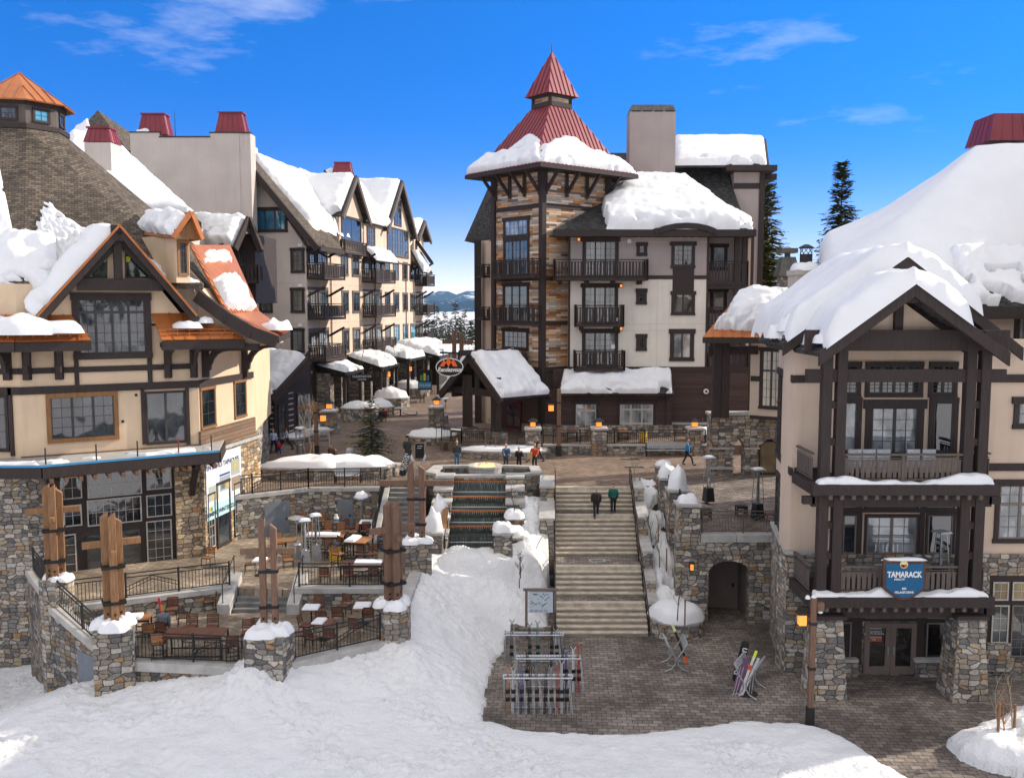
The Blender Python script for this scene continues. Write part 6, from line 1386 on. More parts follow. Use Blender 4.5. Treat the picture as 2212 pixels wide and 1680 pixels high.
# street level shops: dark fronts, piers and canopies with snow
sh=MB(); SF.box(sh,.0,SF.L,4.6,ZZ(782,84),-.1,.25); SF.box(sh,SF.L-1,SF.L+9,4.6,8.6,-6,2.2); sh.build('shop_front',M['dark_wood'],ml)
for i in range(9):
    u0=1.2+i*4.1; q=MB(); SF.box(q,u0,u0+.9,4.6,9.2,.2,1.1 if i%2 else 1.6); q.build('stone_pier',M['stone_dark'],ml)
    window(ml,SF,(u0+1.2,5.2,u0+3.9,8.5),2,(2,4),.12,gm=M['glass'],o=.25,tm=M['grey_brown'],name='shop_window')
    if i in (1,3,4,6): l=MB(); SF.box(l,u0+.3,u0+.6,7.6,8.1,1.12 if i%2 else 1.62,1.32 if i%2 else 1.82); l.build('wall_lamp',M['lamp'],ml)
for (u0,u1_,o_,zt3,zb3,T,sd) in ((1.0,6.0,3.2,10.0,9.3,.6,1),(9.5,15.5,3.8,10.3,9.2,.9,2),(17.0,23.5,4.4,10.3,9.6,.9,3),(25,36,5.6,10.8,9.5,1.0,4)):
    e=[SF.pt(u0,zb3,o_),SF.pt(u1_,zb3,o_),SF.pt(u1_,zt3,.2),SF.pt(u0,zt3,.2)]; m=MB(); m.slab(e,.3); c_=m.build('shop_canopy',M['black'],ml)
    t=MB(); 
    for uq in (u0+.4,u1_-.4): t.bar(SF.pt(uq,zb3-.4,o_-.3),SF.pt(uq,5,o_-.3),.3,.3,up=(0,1,0)); t.bar(SF.pt(uq,zb3-.3,.2),SF.pt(uq,zb3-.3,o_),.2,.3)
    t.build('canopy_post',M['dark_wood'],c_); snow(c_,e,T*.75,60,24,120+sd,.9,.3,lump=.45)
for (xx,yy,s,w_,c) in ((1005*.2684+513,800,'',0,0),):
    pass
sg2=thing('shop_sign','small dark hanging shop sign reading Clearwater Coffee beside the street lamp post','sign',P(782,815,80)); c=P(782,816,80); m=MB(); m.box(c.x-1.0,79.95,c.z-.3,c.x+1.0,80.05,c.z+.3); m.build('board',M['black'],sg2); text(sg2,'CLEARWATER',c+V((0,-.07,.12)),PI/2,.26,wp); text(sg2,'COFFEE',c+V((0,-.07,-.14)),PI/2,.22,wp)
sg3=thing('shield_sign','small white and black shield sign reading Village hanging from the far shop canopy','sign',P(918,826,100)); c=P(918,820,100); m=MB(); m.box(c.x-.75,99.9,c.z-1.1,c.x+.75,100,c.z+1.1); m.build('board',M['black'],sg3)
m=MB(); m.box(c.x-.68,99.86,c.z-.95,c.x+.68,99.9,c.z-.25); m.build('panel',M['blue_strip'],sg3); text(sg3,'VILLAGE',c+V((0,-.16,-.6)),PI/2,.34,wp); 
for k_,cc in enumerate(((.1,.3,.08),(.6,.45,.05),(.05,.2,.3))): m=MB(); m.box(c.x-.5+.35*k_,99.85,c.z-.1,c.x-.25+.35*k_,99.9,c.z+.5+.2*(k_%2)); m.build('stripe',cmat(cc),sg3)

for u_ in (5.6,18.5,30.0): t=MB(); t.tube(SF.pt(u_,10,.12),SF.pt(u_,zt_-.3,.12),.06); t.build('downpipe',M['grey_brown'],ml)
jt=MB()
for z_ in (ZZ(612,84),ZZ(700,84)): FR.box(jt,0,FR.L,z_-.015,z_+.015,0,.004); SF.box(jt,5.3,SF.L,z_-.015,z_+.015,.03,.036)
jt.build('control_joint',M['taupe'],ml)
# ---------------------------------------------------------------- walls, pillars, railings
def tw_mat(k): return M[k]
GW='low stone walls round the patios'
stonewall('retaining_wall','long dark stone retaining wall with pale coping behind the upper dining patio',[(-15.9,50.0),(-14.5,50.95),(-11.75,52.7),(-7.5,52.9)],ZU-.3,ZP-.18,.5,.22,mat='stone')
stonewall('stair_wall','stone wall dropping beside the narrow steps left of the waterfall',[(-7.35,52.9),(-7.35,50.3),(-7.35,48.0)],ZU-.3,[ZP-.18,4.0,3.0],.4,.16)
G2=[(-18.9,38.65),(-12.95,41.45)]
stonewall('terrace_wall','low stone wall with pale coping under the long railing between the two patio levels',G2,1.3,2.5,.45,.25)
stonewall('terrace_wall','low grey wall with pale coping right of the short patio steps',[(-9.95,41.2),(-5.0,41.2)],1.3,2.5,.45,.25)
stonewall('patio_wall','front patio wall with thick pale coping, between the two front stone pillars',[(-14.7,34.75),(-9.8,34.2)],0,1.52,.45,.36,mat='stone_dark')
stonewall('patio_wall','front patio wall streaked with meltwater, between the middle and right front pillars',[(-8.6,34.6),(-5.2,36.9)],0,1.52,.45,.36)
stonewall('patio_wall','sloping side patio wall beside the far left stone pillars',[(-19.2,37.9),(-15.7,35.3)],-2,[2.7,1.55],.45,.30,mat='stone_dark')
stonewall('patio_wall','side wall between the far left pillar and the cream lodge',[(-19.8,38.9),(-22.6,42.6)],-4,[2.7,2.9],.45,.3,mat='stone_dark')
stonewall('patio_wall','stone wall behind the tall right hand patio pillar, half buried in the snow slope',[(-4.75,37.9),(-4.65,44.0)],-.3,2.5,.45,.2)
dv=MB(); dv.box(-18.2,36.0,.2,-17.0,36.2,1.9) if 0 else None
u_=V((-15.7+19.2,35.3-37.9,0)).normalized(); pm=V((-16.9,35.95,0)); FU=Facet((-17.6,36.72-.27),(-16.3,35.75-.27)); dq=MB(); FU.box(dq,0,FU.L,-.3,1.6,.0,.06); tag(dq.build('utility_door',M['grey_blue']),'grey metal utility door in the side patio wall next to the snow','door')
# step block between the patios
s5=thing('patio_steps','short flight of grey stone steps linking the upper and lower dining patios','steps',(-11.4,41,ZL)); mb=MB()
for k in range(5): mb.box(-12.55,40.55+.3*k,ZL-.2,-10.15,42.4,ZL+.17*(k+1)-.002)
mb.build('step',M['concrete_dark'],s5,bevel=.012); mb=MB()
for x in (-12.9,-9.8): mb.hexa((x-.28,40.3,ZL),(x+.28,40.3,ZL),(x+.28,42.3,ZL),(x-.28,42.3,ZL),(x-.28,40.3,ZL+.45),(x+.28,40.3,ZL+.45),(x+.28,42.3,ZU+.5),(x-.28,42.3,ZU+.5))
mb.build('cheek_wall',M['cap_stone'],s5)
hr=MB()
for x in (-12.95,-9.75): hr.path([(x,40.4,ZL+.4),(x,40.4,ZL+1.3),(x,42.2,ZU+1.3),(x,42.5,ZU+1.2)],.025); hr.tube((x,42.2,ZU+.3),(x,42.2,ZU+1.3),.025)
hr.build('handrail',M['iron'],s5)
RG='black iron patio railings'
railing('railing',[V((x,y,2.75)) for x,y in G2],1.07,'long iron railing with chevron panels in front of the cream lodge windows')
railing('railing',[(-9.7,41.2,2.75),(-5.1,41.2,2.75)],1.07,'iron railing right of the short patio steps, on the coping between patio levels')
railing('railing',[(-14.6,34.74,1.88),(-9.9,34.25,1.88)],1.07,'front iron railing between the first and second timber topped pillars')
railing('railing',[(-8.5,34.65,1.88),(-5.4,36.8,1.88)],1.07,'front iron railing above the icy coping beside the rounded right pillar')
railing('railing',[(-19.0,37.8,2.95),(-15.9,35.4,1.85)],1.07,'short sloping iron railing between the two leftmost stone pillars')
railing('railing',[(-19.9,39.1,2.95),(-22.4,42.4,3.1)],1.07,'iron railing between the leftmost pillar and the shaded stone corner')
railing('railing',[(-15.7,50.15,ZP),(-14.5,50.95,ZP),(-11.75,52.7,ZP),(-7.6,52.9,ZP)],1.1,'long iron railing along the plaza edge above the retaining wall')
railing('railing',[(-7.35,52.8,ZP),(-7.35,50.3,4.15),(-7.35,48.0,3.1)],1.0,'sloping iron handrail down the narrow steps left of the waterfall')
# narrow steps
ns=thing('side_steps','narrow grey steps leading down from the plaza left of the waterfall','steps',(-6.1,51,ZU)); mb=MB(); n=13
for k in range(n): y1=53.9-k*.46; mb.box(-7.15,y1-.46,1.9,-5.0,y1,ZP-(k+1)*(ZP-ZU)/(n+0)+.0)
mb.build('step',M['concrete_dark'],ns,bevel=.012)
# pillars
PL=[('octagonal stone pillar carrying the leftmost orange timber post, snow round its top',-19.3,38.3,1.25,-3,4.0,0,1),('square stone pillar with a big snow cushion under the second orange timber post',-15.35,34.8,1.45,-.3,3.2,.3,0),('wide stone pillar with snow under the slim twin timber post of the patio front',-9.2,34.2,1.5,-.2,3.2,-.1,0),('rounded stone pillar with snow at the right front corner of the patio',-4.9,37.3,1.35,-.2,3.2,0,1),('tall stone pillar with a snow dome beside the waterfall gate, under the rearmost timber post',-4.65,44.4,1.3,0,4.05,.2,0)]
for i,(lb,x,y,w_,z0,z1,rt,oc_) in enumerate(PL):
    t=pillar('stone_pillar',lb,x,y,w_,z0,z1,cap=False,rot=rt,oct_=bool(oc_),group='stone pillars round the patios')
    for k in range(3 if i else 2): a=2.1*k+i; snowblob('snow_cap',(x+.35*math.cos(a),y+.35*math.sin(a)-.1,z1),w_*.36,w_*.33,(.28,.38,.36,.32,.26)[i],t,i*5+k,pw=2.8,lump=.5)
def timber(label,x,y,z,h,rot=0,mat='timber',n4=True,arm=.72,s=1.0,aw=1.15,lamp=False,group='timber lantern posts'):
    t=thing('timber_post',label,'timber post',(x,y,z),0,group); c,sn=math.cos(rot),math.sin(rot); L=lambda i,j,k:(x+i*c-j*sn,y+i*sn+j*c,z+k); w_=.30*s
    offs=[(-.27*s,0),(.27*s,0)]+([(0,-.27*s),(0,.27*s)] if n4 else []); 
    for q,(i,j) in enumerate(offs):
        m=MB(); hh=h*(1-.05*(q%2)); a=w_/2; b=[L(i-a,j-a,-.1),L(i+a,j-a,-.1),L(i+a,j+a,-.1),L(i-a,j+a,-.1)]; tp_=[L(i-a,j-a,hh-.22),L(i+a,j-a,hh-.02),L(i+a,j+a,hh-.02),L(i-a,j+a,hh-.22)] if i<=0 else [L(i-a,j-a,hh-.02),L(i+a,j-a,hh-.22),L(i+a,j+a,hh-.22),L(i-a,j+a,hh-.02)]
        m.hexa(*b,*tp_); m.build('post',M[mat],t,bevel=.012)
    m=MB(); m.bar(L(-aw*s,.0,h*arm),L(aw*s,.0,h*arm),.2*s,.28*s) ; m.build('cross_arm',M[mat],t,bevel=.012)
    if n4: m=MB(); m.bar(L(0,-.75*s,h*arm-.3),L(0,.75*s,h*arm-.3),.2*s,.22*s); m.build('cross_arm',M[mat],t,bevel=.012)
    bd=.45*s if n4 else .45*s
    for f in (.20,.52):
        m=MB(); m.cbox(x,y,z+h*f,(.93 if True else 0)*s,(.9 if n4 else .34)*s,.12,rz=rot); m.build('strap',M['black'],t)
    m=MB()
    for f in (.05,.10): 
        for i,j in offs: p=L(i,j-w_/2-.02,h*f); m.cbox(*p,.07,.05,.07,rz=rot)
    m.build('bolt',M['black'],t)
    return t
timber('leftmost orange timber lantern post rising from the octagonal pillar by the cream lodge',-19.3,38.3,4.0,4.1,.35,'timber',s=.9)
timber('second orange timber lantern post on the snow topped front pillar',-15.35,34.8,3.3,4.4,.5,'timber',s=.9)
timber('slim twin timber post in the middle of the patio front, shaded brown',-9.2,34.2,3.3,4.3,.1,'timber_brown_shade',False,.70,s=.78,aw=1.3)
timber('brown timber lantern post on the rounded right front pillar',-4.9,37.3,3.3,4.3,.6,'timber_brown_shade',s=.88)
timber('rear brown twin timber post with long arms beside the narrow steps',-4.65,44.4,4.1,3.9,.0,'timber_brown_shade',False,.72,aw=1.8)
# ---------------------------------------------------------------- waterfall
wf=thing('waterfall_fountain','stepped stone waterfall with orange metal lips flowing down from the octagonal plaza basin','fountain',(-1.9,50,2.6))
xl,xr=-3.4,-.3
lips=[(53.15,5.3),(51.6,4.72),(50.4,4.18),(49.3,3.58)]; fl_=MB(); po=MB(); lp=MB(); 
for k,(y,z_) in enumerate(lips):
    zn=lips[k+1][1] if k<3 else 2.75
    fl_.add([(xl,y,z_),(xr,y,z_),(xr,y+.02,zn-.3),(xl,y+.02,zn-.3)],[(0,1,2,3)])
    yn=lips[k+1][0] if k<3 else 46.5
    po.box(xl,yn,zn-.4,xr,y-.01,zn-.03)
    m=MB(); m.box(xl,y-.07,z_-.04,xr,y+.1,z_+.02); m.build('metal_lip',M['copper'],wf)
    b=MB(); 
    for q in range(26): xx=xl+.06+(xr-xl-.1)*q/26; b.tube((xx,y-.05,z_-.03),(xx,y-.05,z_-.03-rnd.uniform(.05,.22)),.015,.003,4)
    b.build('icicles',M['snow'],wf)
    for yy in ((y-.12),): f=MB(); f.box(xl,yy-.06,zn-.03,xr,yy+.06,zn-.01); f.build('foam',M['white_paint'],wf)
fl_.build('falling_water',M['waterfall'],wf); po.build('pool',M['water'],wf)
sw=MB(); cp_=MB(); sn_=[]
for (xa,xb) in ((xl-.95,xl),(xr,xr+.95)):
    for (ya,yb,zt2) in ((52.6,53.8,5.55),(51.2,52.6,5.1),(50.0,51.2,4.6),(48.6,50.0,4.05),(46.6,48.6,3.5)):
        sw.box(xa,ya,1.8,xb,yb,zt2); cp_.box(xa-.07,ya-.06,zt2,xb+.07,yb-.0,zt2+.13)
sw.build('side_wall',M['stone'],wf); cp_.build('coping',M['cap_stone'],wf,bevel=.012)
BS=[(-5.1,54.6),(-3.9,53.4),(.2,53.4),(1.75,54.4),(1.6,56.6),(-.2,57.0),(-3.2,57.0),(-4.8,56.8)]
m=MB(); c2=MB(); nB=len(BS); cx_=sum(p[0] for p in BS)/nB; cy_=sum(p[1] for p in BS)/nB
def ring(mb,po_,z0,z1,th,out=0):
    inn=[(p[0]+(cx_-p[0])*th,p[1]+(cy_-p[1])*th*1.2) for p in po_]; ou=[(p[0]-(cx_-p[0])*out,p[1]-(cy_-p[1])*out) for p in po_]
    for i in range(len(po_)):
        j=(i+1)%len(po_); a,b,c,d=ou[i],ou[j],inn[j],inn[i]; mb.hexa((*a,z0),(*b,z0),(*c,z0),(*d,z0),(*a,z1),(*b,z1),(*c,z1),(*d,z1))
BB=BS[:1]+[(-3.9,53.4)]; 
ring(m,[p for p in BS],3.0,5.45,.14); m.build('basin_wall',M['stone'],wf); 
ring(c2,BS,5.45,5.6,.17,.02); c2.build('basin_coping',M['cap_stone'],wf)
m=MB(); m.prism([(p[0]*.97-.05,p[1]) for p in BS],4.9,5.32); m.build('basin_water',M['water'],wf)
fp=thing('fire_pit','round pale stone fire pit with orange flames at the back of the waterfall basin','fire pit',(-1.65,56.1,5.2)); fx,fy=-1.65,55.9
m=MB(); m.lathe((fx,fy,4.9),[(.98,0),(1.02,.72),(1.05,.75),(1.05,.87),(.72,.87),(.70,.78)],20); m.build('bowl',M['cap_stone'],fp)
m=MB(); m.lathe((fx,fy,5.6),[(.7,0),(.7,.06)],20); m.build('ember_bed',M['black'],fp)
m=MB()
for k in range(22): a=rnd.uniform(0,2*PI); r=rnd.uniform(.05,.55); h=rnd.uniform(.10,.30); m.lathe((fx+r*math.cos(a),fy+r*math.sin(a)*.7,5.64),[(.07,0),(.09,h*.3),(.04,h*.7),(.005,h)],6)
m.build('flames',M['flame'],fp)
for lb,x,y,zt2,hs_ in (('left gate pillar of the waterfall under a tall snow cone',-4.0,46.3,3.95,1.15),('right gate pillar of the waterfall with a rounded snow cap',-.45,46.3,3.95,.5)):
    t=pillar('stone_pillar',lb,x,y,.95,1.5,zt2,cap=True,snowh=0,group='stone pillars of the waterfall'); snowblob('snow_cap',(x,y,zt2+.14),.52,.5,hs_,t,int(x*3)+20,pw=1.35 if hs_>1 else 2.6)
snowblob('snow_cap',(-3.9,49.0,4.2),.5,.6,1.1,wf,31,pw=1.4); snowblob('snow_cap',(.15,49.0,4.2),.55,.7,.4,wf,32,pw=2.6); snowblob('snow_cap',(.15,47.7,3.65),.5,.7,.35,wf,33,pw=2.6)
railing('gate_railing',[(-3.45,46.3,2.62),(-.95,46.3,2.62)],1.15,'black iron gate railing with chevron panel across the foot of the waterfall',post=2.6)
tb2=MB(); tb2.hexa((-3.7,46.6,3.9),(-3.4,46.6,3.9),(-3.4,48.8,4.6),(-3.7,48.8,4.6),(-3.7,46.6,4.05),(-3.4,46.6,4.05),(-3.4,48.8,4.75),(-3.7,48.8,4.75)); tb2.build('side_ledge',M['amber_wood'],wf)
# ---------------------------------------------------------------- stair cheeks, planters and snow beds
def cheek(label,xf,w_,segs,mat='cap_stone'):
    t=thing('stair_cheek_wall',label,'stone wall',(xf(50),48,2)); a=MB(); c=MB()
    for (y0,y1,z0,z1) in segs:
        X=lambda y: xf(y)
        a.hexa((X(y0),y0,-.2),(X(y0)+w_,y0,-.2),(X(y1)+w_,y1,-.2),(X(y1),y1,-.2),(X(y0),y0,z0),(X(y0)+w_,y0,z0),(X(y1)+w_,y1,z1),(X(y1),y1,z1))
        c.hexa((X(y0)-.04,y0,z0),(X(y0)+w_+.04,y0,z0),(X(y1)+w_+.04,y1,z1),(X(y1)-.04,y1,z1),(X(y0)-.04,y0,z0+.12),(X(y0)+w_+.04,y0,z0+.12),(X(y1)+w_+.04,y1,z1+.12),(X(y1)-.04,y1,z1+.12))
    a.build('masonry',M['stone'],t); c.build('coping',M[mat],t,bevel=.01); return t
cheek('broad pale sloping wall along the left side of the long stairway',lambda y:sxl(y)-.82,.78,[(51.0,53.6,5.3,5.45),(48.4,51.0,4.1,4.5)])
cheek('stepped pale wall along the right side of the long stairway',lambda y:sxr(y)+.05,.5,[(51.0,53.3,5.2,5.35),(48.3,51.0,4.2,4.45),(45.9,48.3,3.0,3.2),(44.6,45.9,1.9,2.1),(43.3,44.6,1.2,1.3)])
cw=MB()
mb=MB(); nn=30
def bed(name,label,x0f,x1f,y0,y1,zf,nx=14,ny=70,sd=0,amp=.25,gap=.0):
    m=MB(); vs=[]
    for j in range(ny+1):
        y=y0+(y1-y0)*j/ny
        for i in range(nx+1):
            u=i/nx; x=x0f(y)+(x1f(y)-x0f(y))*u; e=min(1,min(u,1-u)*5+.3); q=noise.noise(V((x*1.4,y*1.4,sd))); vs.append((x,y,zf(y)+amp*e*q+.08*noise.noise(V((x*5,y*5,sd)))-(0 if e>=1 else .15)-(.7 if noise.noise(V((x*.9,y*1.1,sd+4)))>gap and gap else 0)))
    m.add(vs,[(j*(nx+1)+i,j*(nx+1)+i+1,(j+1)*(nx+1)+i+1,(j+1)*(nx+1)+i) for j in range(ny) for i in range(nx)]); o=m.build(name,M['snow_ground'],smooth=True,fixn=False); tag(o,label,'snow bed',kind='stuff'); return o
zpl=lambda y:.7+(y-42.9)*.40
bed('snow_bed','',lambda y:sxr(y)+.5,lambda y:8.45,43.0,54.0,lambda y:zpl(y)+.15,sd=2,gap=.22)
m=MB(); m.hexa((sxr(43)+.5,43,-.2),(8.5,43,-.2),(8.5,54,-.2),(sxr(54)+.5,54,-.2),(sxr(43)+.5,43,zpl(43)-.35),(8.5,43,zpl(43)-.35),(8.5,54,zpl(54)-.35),(sxr(54)+.5,54,zpl(54)-.35)); tag(m.build('planting_soil',M['soil']),kind='structure')
hl=MB(); 
def stairrail(lb,xf):
    t=thing('handrail',lb,'handrail',(xf(48),48,3)); m=MB(); ys=[YT+.9]+[YT,YT-2.2,47.4,45.2,43.6,YB-.2]; pts=[V((xf(y),y,zstair(min(max(y,YB+.01),YT))+.95 if y<YT else ZP+.95)) for y in ys]
    m.path(pts+[pts[-1]+V((0,-.35,-.25)),pts[-1]+V((0,-.1,-.5))],.03); m.build('rail',M['iron'],t); m=MB()
    for p in pts: m.tube(p,p-V((0,0,1.0)),.025)
    m.build('post',M['iron'],t)
stairrail('dark handrail down the left edge of the long stairway',lambda y:sxl(y)+.02); stairrail('dark handrail down the right edge of the long stairway',lambda y:sxr(y)-.02)
rp=thing('round_planter','rounded stone planter heaped with snow at the right foot of the stairway','planter',(7.9,42.9,0)); m=MB(); m.lathe((7.85,42.9,-.1),[(1.28,0),(1.28,.8)],24,sx=1.0,sy=.95); m.build('masonry',M['stone'],rp); m=MB(); m.lathe((7.85,42.9,.7),[(1.31,0),(1.31,.10),(1.05,.13)],24,sy=.95); m.build('coping',M['cap_stone'],rp); snowblob('snow_heap',(7.85,42.9,.80),1.33,1.27,.75,rp,9,pw=2.2,lump=.15)
lp_=thing('curved_planter','curved stone planter edge with snow behind the trail map sign','planter',(.6,42.3,0)); m=MB(); 
for k in range(7): a=R(200+k*18); b=R(218+k*18); m.hexa(*[(1.1+r*math.cos(q)*1.25,42.9+r*math.sin(q),z_) for z_ in (-.1,.5) for (r,q) in ((1.0,a),(1.0,b),(.75,b),(.75,a))])
m.build('masonry',M['stone_dark'],lp_)
# ---------------------------------------------------------------- raised terrace at the right
tr_=thing('terrace_front_wall','tall stone wall with an arched doorway under the right hand terrace','stone wall',(11,44.2,0)); FT=Facet((8.0,44.2),(14.2,44.2))
DR=FT.rect(1530,1211,1618,1344); DR=(DR[0],-.1,DR[2],DR[3]); zs_=DR[3]-.55; m=MB(); FT.box(m,0,DR[0],-.3,ZT-.36,-.5,0); FT.box(m,DR[2],FT.L,-.3,ZT-.36,-.5,0)
pa=[((DR[0]+DR[2])/2-(DR[2]-DR[0])/2*math.cos(PI*k/10),zs_+.55*math.sin(PI*k/10)) for k in range(11)]
for (u_a,z_a),(u_b,z_b) in zip(pa[:-1],pa[1:]): m.hexa(FT.pt(u_a,z_a,0),FT.pt(u_b,z_b,0),FT.pt(u_b,z_b,-.5),FT.pt(u_a,z_a,-.5),FT.pt(u_a,ZT-.36,0),FT.pt(u_b,ZT-.36,0),FT.pt(u_b,ZT-.36,-.5),FT.pt(u_a,ZT-.36,-.5))
m.build('masonry',M['stone'],tr_)
m=MB()
for k,(a,b) in enumerate(((9.2,10.9),(10.92,12.5),(12.52,13.9))): m.box(a,44.08,ZT-.36,b,44.7,ZT+.02)
m.build('coping',M['cap_stone'],tr_,bevel=.012)
u0,z0,u1,z1=DR; zs=zs_
m=MB(); FT.box(m,u0-.3,u1+.3,-.3,ZT-.4,-2.6,-2.3); FT.box(m,u0-.3,u0-.02,-.3,ZT-.4,-2.3,-.5); FT.box(m,u1+.02,u1+.3,-.3,ZT-.4,-2.3,-.5); ad=m.build('passage',M['door_taupe'],tr_)
m=MB(); FT.box(m,u1-.3,u1-.2,1.1,1.3,-2.3,-2.22); m.build('door_handle',M['black'],ad)
m=MB()
for k in range(11): a=PI*k/10; c=((u0+u1)/2+((u1-u0)/2+.16)*math.cos(a),zs+.71*math.sin(a)); p=FT.pt(*c,.03); m.cbox(p.x,p.y,p.z,.26,.1,.30,ry=-(a-PI/2)*.9)
m.build('arch_stone',M['stone'],tr_)
walllamp(FT,1493,1228,tr_,True)
t=stonewall('terrace_side_wall','long stone side wall of the right hand terrace climbing beside the stairway planting',[(8.6,44.8),(8.75,48),(8.75,51.3),(9.1,55.5)],-.2,[4.5,4.7,4.9,5.1],.45,.22)
for i,(lb,x,y,hs_,pw_) in enumerate((('nearest terrace pillar, capped with a flat square block of snow',8.62,44.75,.42,3.2),('second terrace pillar carrying the tallest snow cone',8.75,48.2,1.15,1.7),('third terrace pillar with a rounded lump of snow',8.75,51.5,.7,2.4),('farthest terrace pillar with a ragged snow crust, by the plaza',9.15,55.3,.3,2.0))):
    t=pillar('stone_pillar',lb,x,y,1.05 if i<2 else .9,-.2 if i<2 else 2,5.75,cap=True,group='snow capped terrace pillars'); snowblob('snow_cap',(x,y,5.9),.5,.48,hs_,t,40+i,pw=pw_)
railing('railing',[(9.3,44.45,ZT),(13.3,44.45,ZT)],1.1,'brown iron railing along the front edge of the right hand terrace',mat=M['grey_brown'])
railing('railing',[(8.7,45.4,4.75),(8.75,47.6,4.95)],.95,'short iron railing between the nearest and second terrace pillars',chev=False); railing('railing',[(8.75,48.8,4.95),(8.75,51,5.1)],.9,'short iron railing between the second and third terrace pillars',chev=False)
aw_=thing('arched_stone_wall','dark stone wall with two arched openings carrying the copper edged porch','stone wall',(13.5,56.6,ZT)); FA_=Facet((XX(1538,56.5),56.5),(XX(1700,56.5),56.5))
px_=lambda x:FA_.px(x,1000)[0]; zt2=8.75; m=MB()
segs=[(0,px_(1584)),(px_(1609),px_(1638)),(px_(1684),FA_.L)]
for a,b in segs: FA_.box(m,a,b,4.2,zt2-1.35,-1.0,0)
FA_.box(m,0,FA_.L,zt2-1.35,zt2,-1.0,-.0)
m.build('masonry',M['stone'],aw_)
m=MB(); FA_.box(m,-.1,FA_.L,zt2,zt2+.15,-1.1,.12); 
for a,b in segs: FA_.box(m,a-.06,b+.06,6.9-.25,6.85-.1,-.05,.08); FA_.box(m,a-.08,b+.08,5.4,5.55,-.05,.1)
m.build('coping',M['cap_stone'],aw_)
m=MB()
for (a,b) in ((px_(1584),px_(1609)),(px_(1638),px_(1684))):
    for sx_,x_a,x_b in ((1,a,(a+b)/2),(-1,b,(a+b)/2)):
        m.hexa(FA_.pt(x_a,6.85,0),FA_.pt(x_b,7.36,0),FA_.pt(x_b,7.36,-1),FA_.pt(x_a,6.85,-1),FA_.pt(x_a,7.42,0),FA_.pt(x_b,7.42,0),FA_.pt(x_b,7.42,-1),FA_.pt(x_a,7.42,-1))
m.build('arch_head',M['stone'],aw_)
window(aw_,FA_,(px_(1640),4.9,px_(1684)+.6,7.2),1,(1,1),.12,gm=M['glass_warm'],o=-.5)
# ---------------------------------------------------------------- plaza planters, walls and pillars in front of the restaurant
def arcwall(name,label,pts,z0,h,th=.4,sn=.35,cat='planter',mat='stone',fill=None):
    """closed planter following plan points, filled with snow"""
    t=thing(name,label,cat,(pts[0][0],pts[0][1],z0)); n=len(pts); cx=sum(p[0] for p in pts)/n; cy=sum(p[1] for p in pts)/n
    m=MB(); m.prism(pts,z0-.3,z0+h-.12); m.build('masonry',M[mat],t); m=MB(); out=[(cx+(p[0]-cx)*1.03+0,cy+(p[1]-cy)*1.04) for p in pts]; m.prism(out,z0+h-.12,z0+h); m.build('coping',M['cap_stone'],t)
    if sn:
        m=MB(); vs=[]; R_=8; 
        for j in range(R_+1):
            s=.93*j/R_
            for i in range(n*4):
                k=i//4; f=(i%4)/4; p=V((*pts[k],0)).lerp(V((*pts[(k+1)%n],0)),f); x=cx+(p.x-cx)*s; y=cy+(p.y-cy)*s
                zq=sn*(1-(j/R_)**3)**.5*(1+.45*noise.noise(V((x*1.1,y*1.1,3)))+.15*noise.noise(V((x*4,y*4,3)))); vs.append((x,y,z0+h+zq-.02))
        N=n*4; m.add(vs,[(j*N+i,j*N+(i+1)%N,(j+1)*N+(i+1)%N,(j+1)*N+i) for j in range(R_) for i in range(N)]); m.build('snow_cover',M['snow'],t,smooth=True,fixn=False)
    return t
def ell(cx,cy,rx,ry,n=14,a0=0,a1=360): return [(cx+rx*math.cos(R(a0+(a1-a0)*k/n)),cy+ry*math.sin(R(a0+(a1-a0)*k/n))) for k in range(n)]
g=lambda x,y,z=ZP:tuple(G(x,y,z)[:2])
q0,q1=g(545,1036),g(836,1034)
arcwall('long_planter','long curved stone planter heaped with snow in front of the small spruce',[q0,(q0[0]+5,q0[1]-.35),(q1[0]-3,q1[1]-.3),q1,(q1[0]+.6,q1[1]+1.4),(q1[0]-2,q1[1]+2.4),(q0[0]+4,q0[1]+2.6),(q0[0]+.6,q0[1]+1.8)],ZP,.75,sn=.55)
c=G(935,960,ZP); arcwall('round_planter','round snow filled planter at the corner of the restaurant fence',ell(c.x,c.y+1.0,2.1,1.5),ZP,.62,sn=.45)
a,b=g(985,988),g(1180,990); arcwall('curved_planter','long curved planter with thin snow in front of the restaurant fence',[a,(a[0]+1.5,a[1]-.6),(b[0]-1.5,b[1]-.7),b,(b[0],b[1]+1.6),(a[0]+.5,a[1]+1.4)],ZP,.55,sn=.25)
for lb,x,y,rx,ry,h_,s_ in (('low snow domed planter with a flat rim, in the middle of the shopping street',840,886,1.9,1.5,1.2,.9),('larger snow topped planter farther up the shopping street',879,862,2.4,1.6,1.2,.7),('stone planter with patchy snow behind the spruce',772,912,1.7,1.2,1.25,.5),('snowy planter right of the spruce near the picnic table',811,903,1.6,1.2,1.0,.6)):
    c=G(x,y,ZP); arcwall('round_planter',lb,ell(c.x,c.y+ry,rx,ry),ZP,h_,sn=s_)
a,b=g(541,952),g(724,935); arcwall('bench_planter','long low planter with snow patches left of the ski lift chair bench',[(a[0]-1,a[1]),g(640,960),g(732,934),(g(732,934)[0]-.8,g(732,934)[1]+2.0),(a[0]-1,a[1]+3)],ZP,.45,sn=.25)
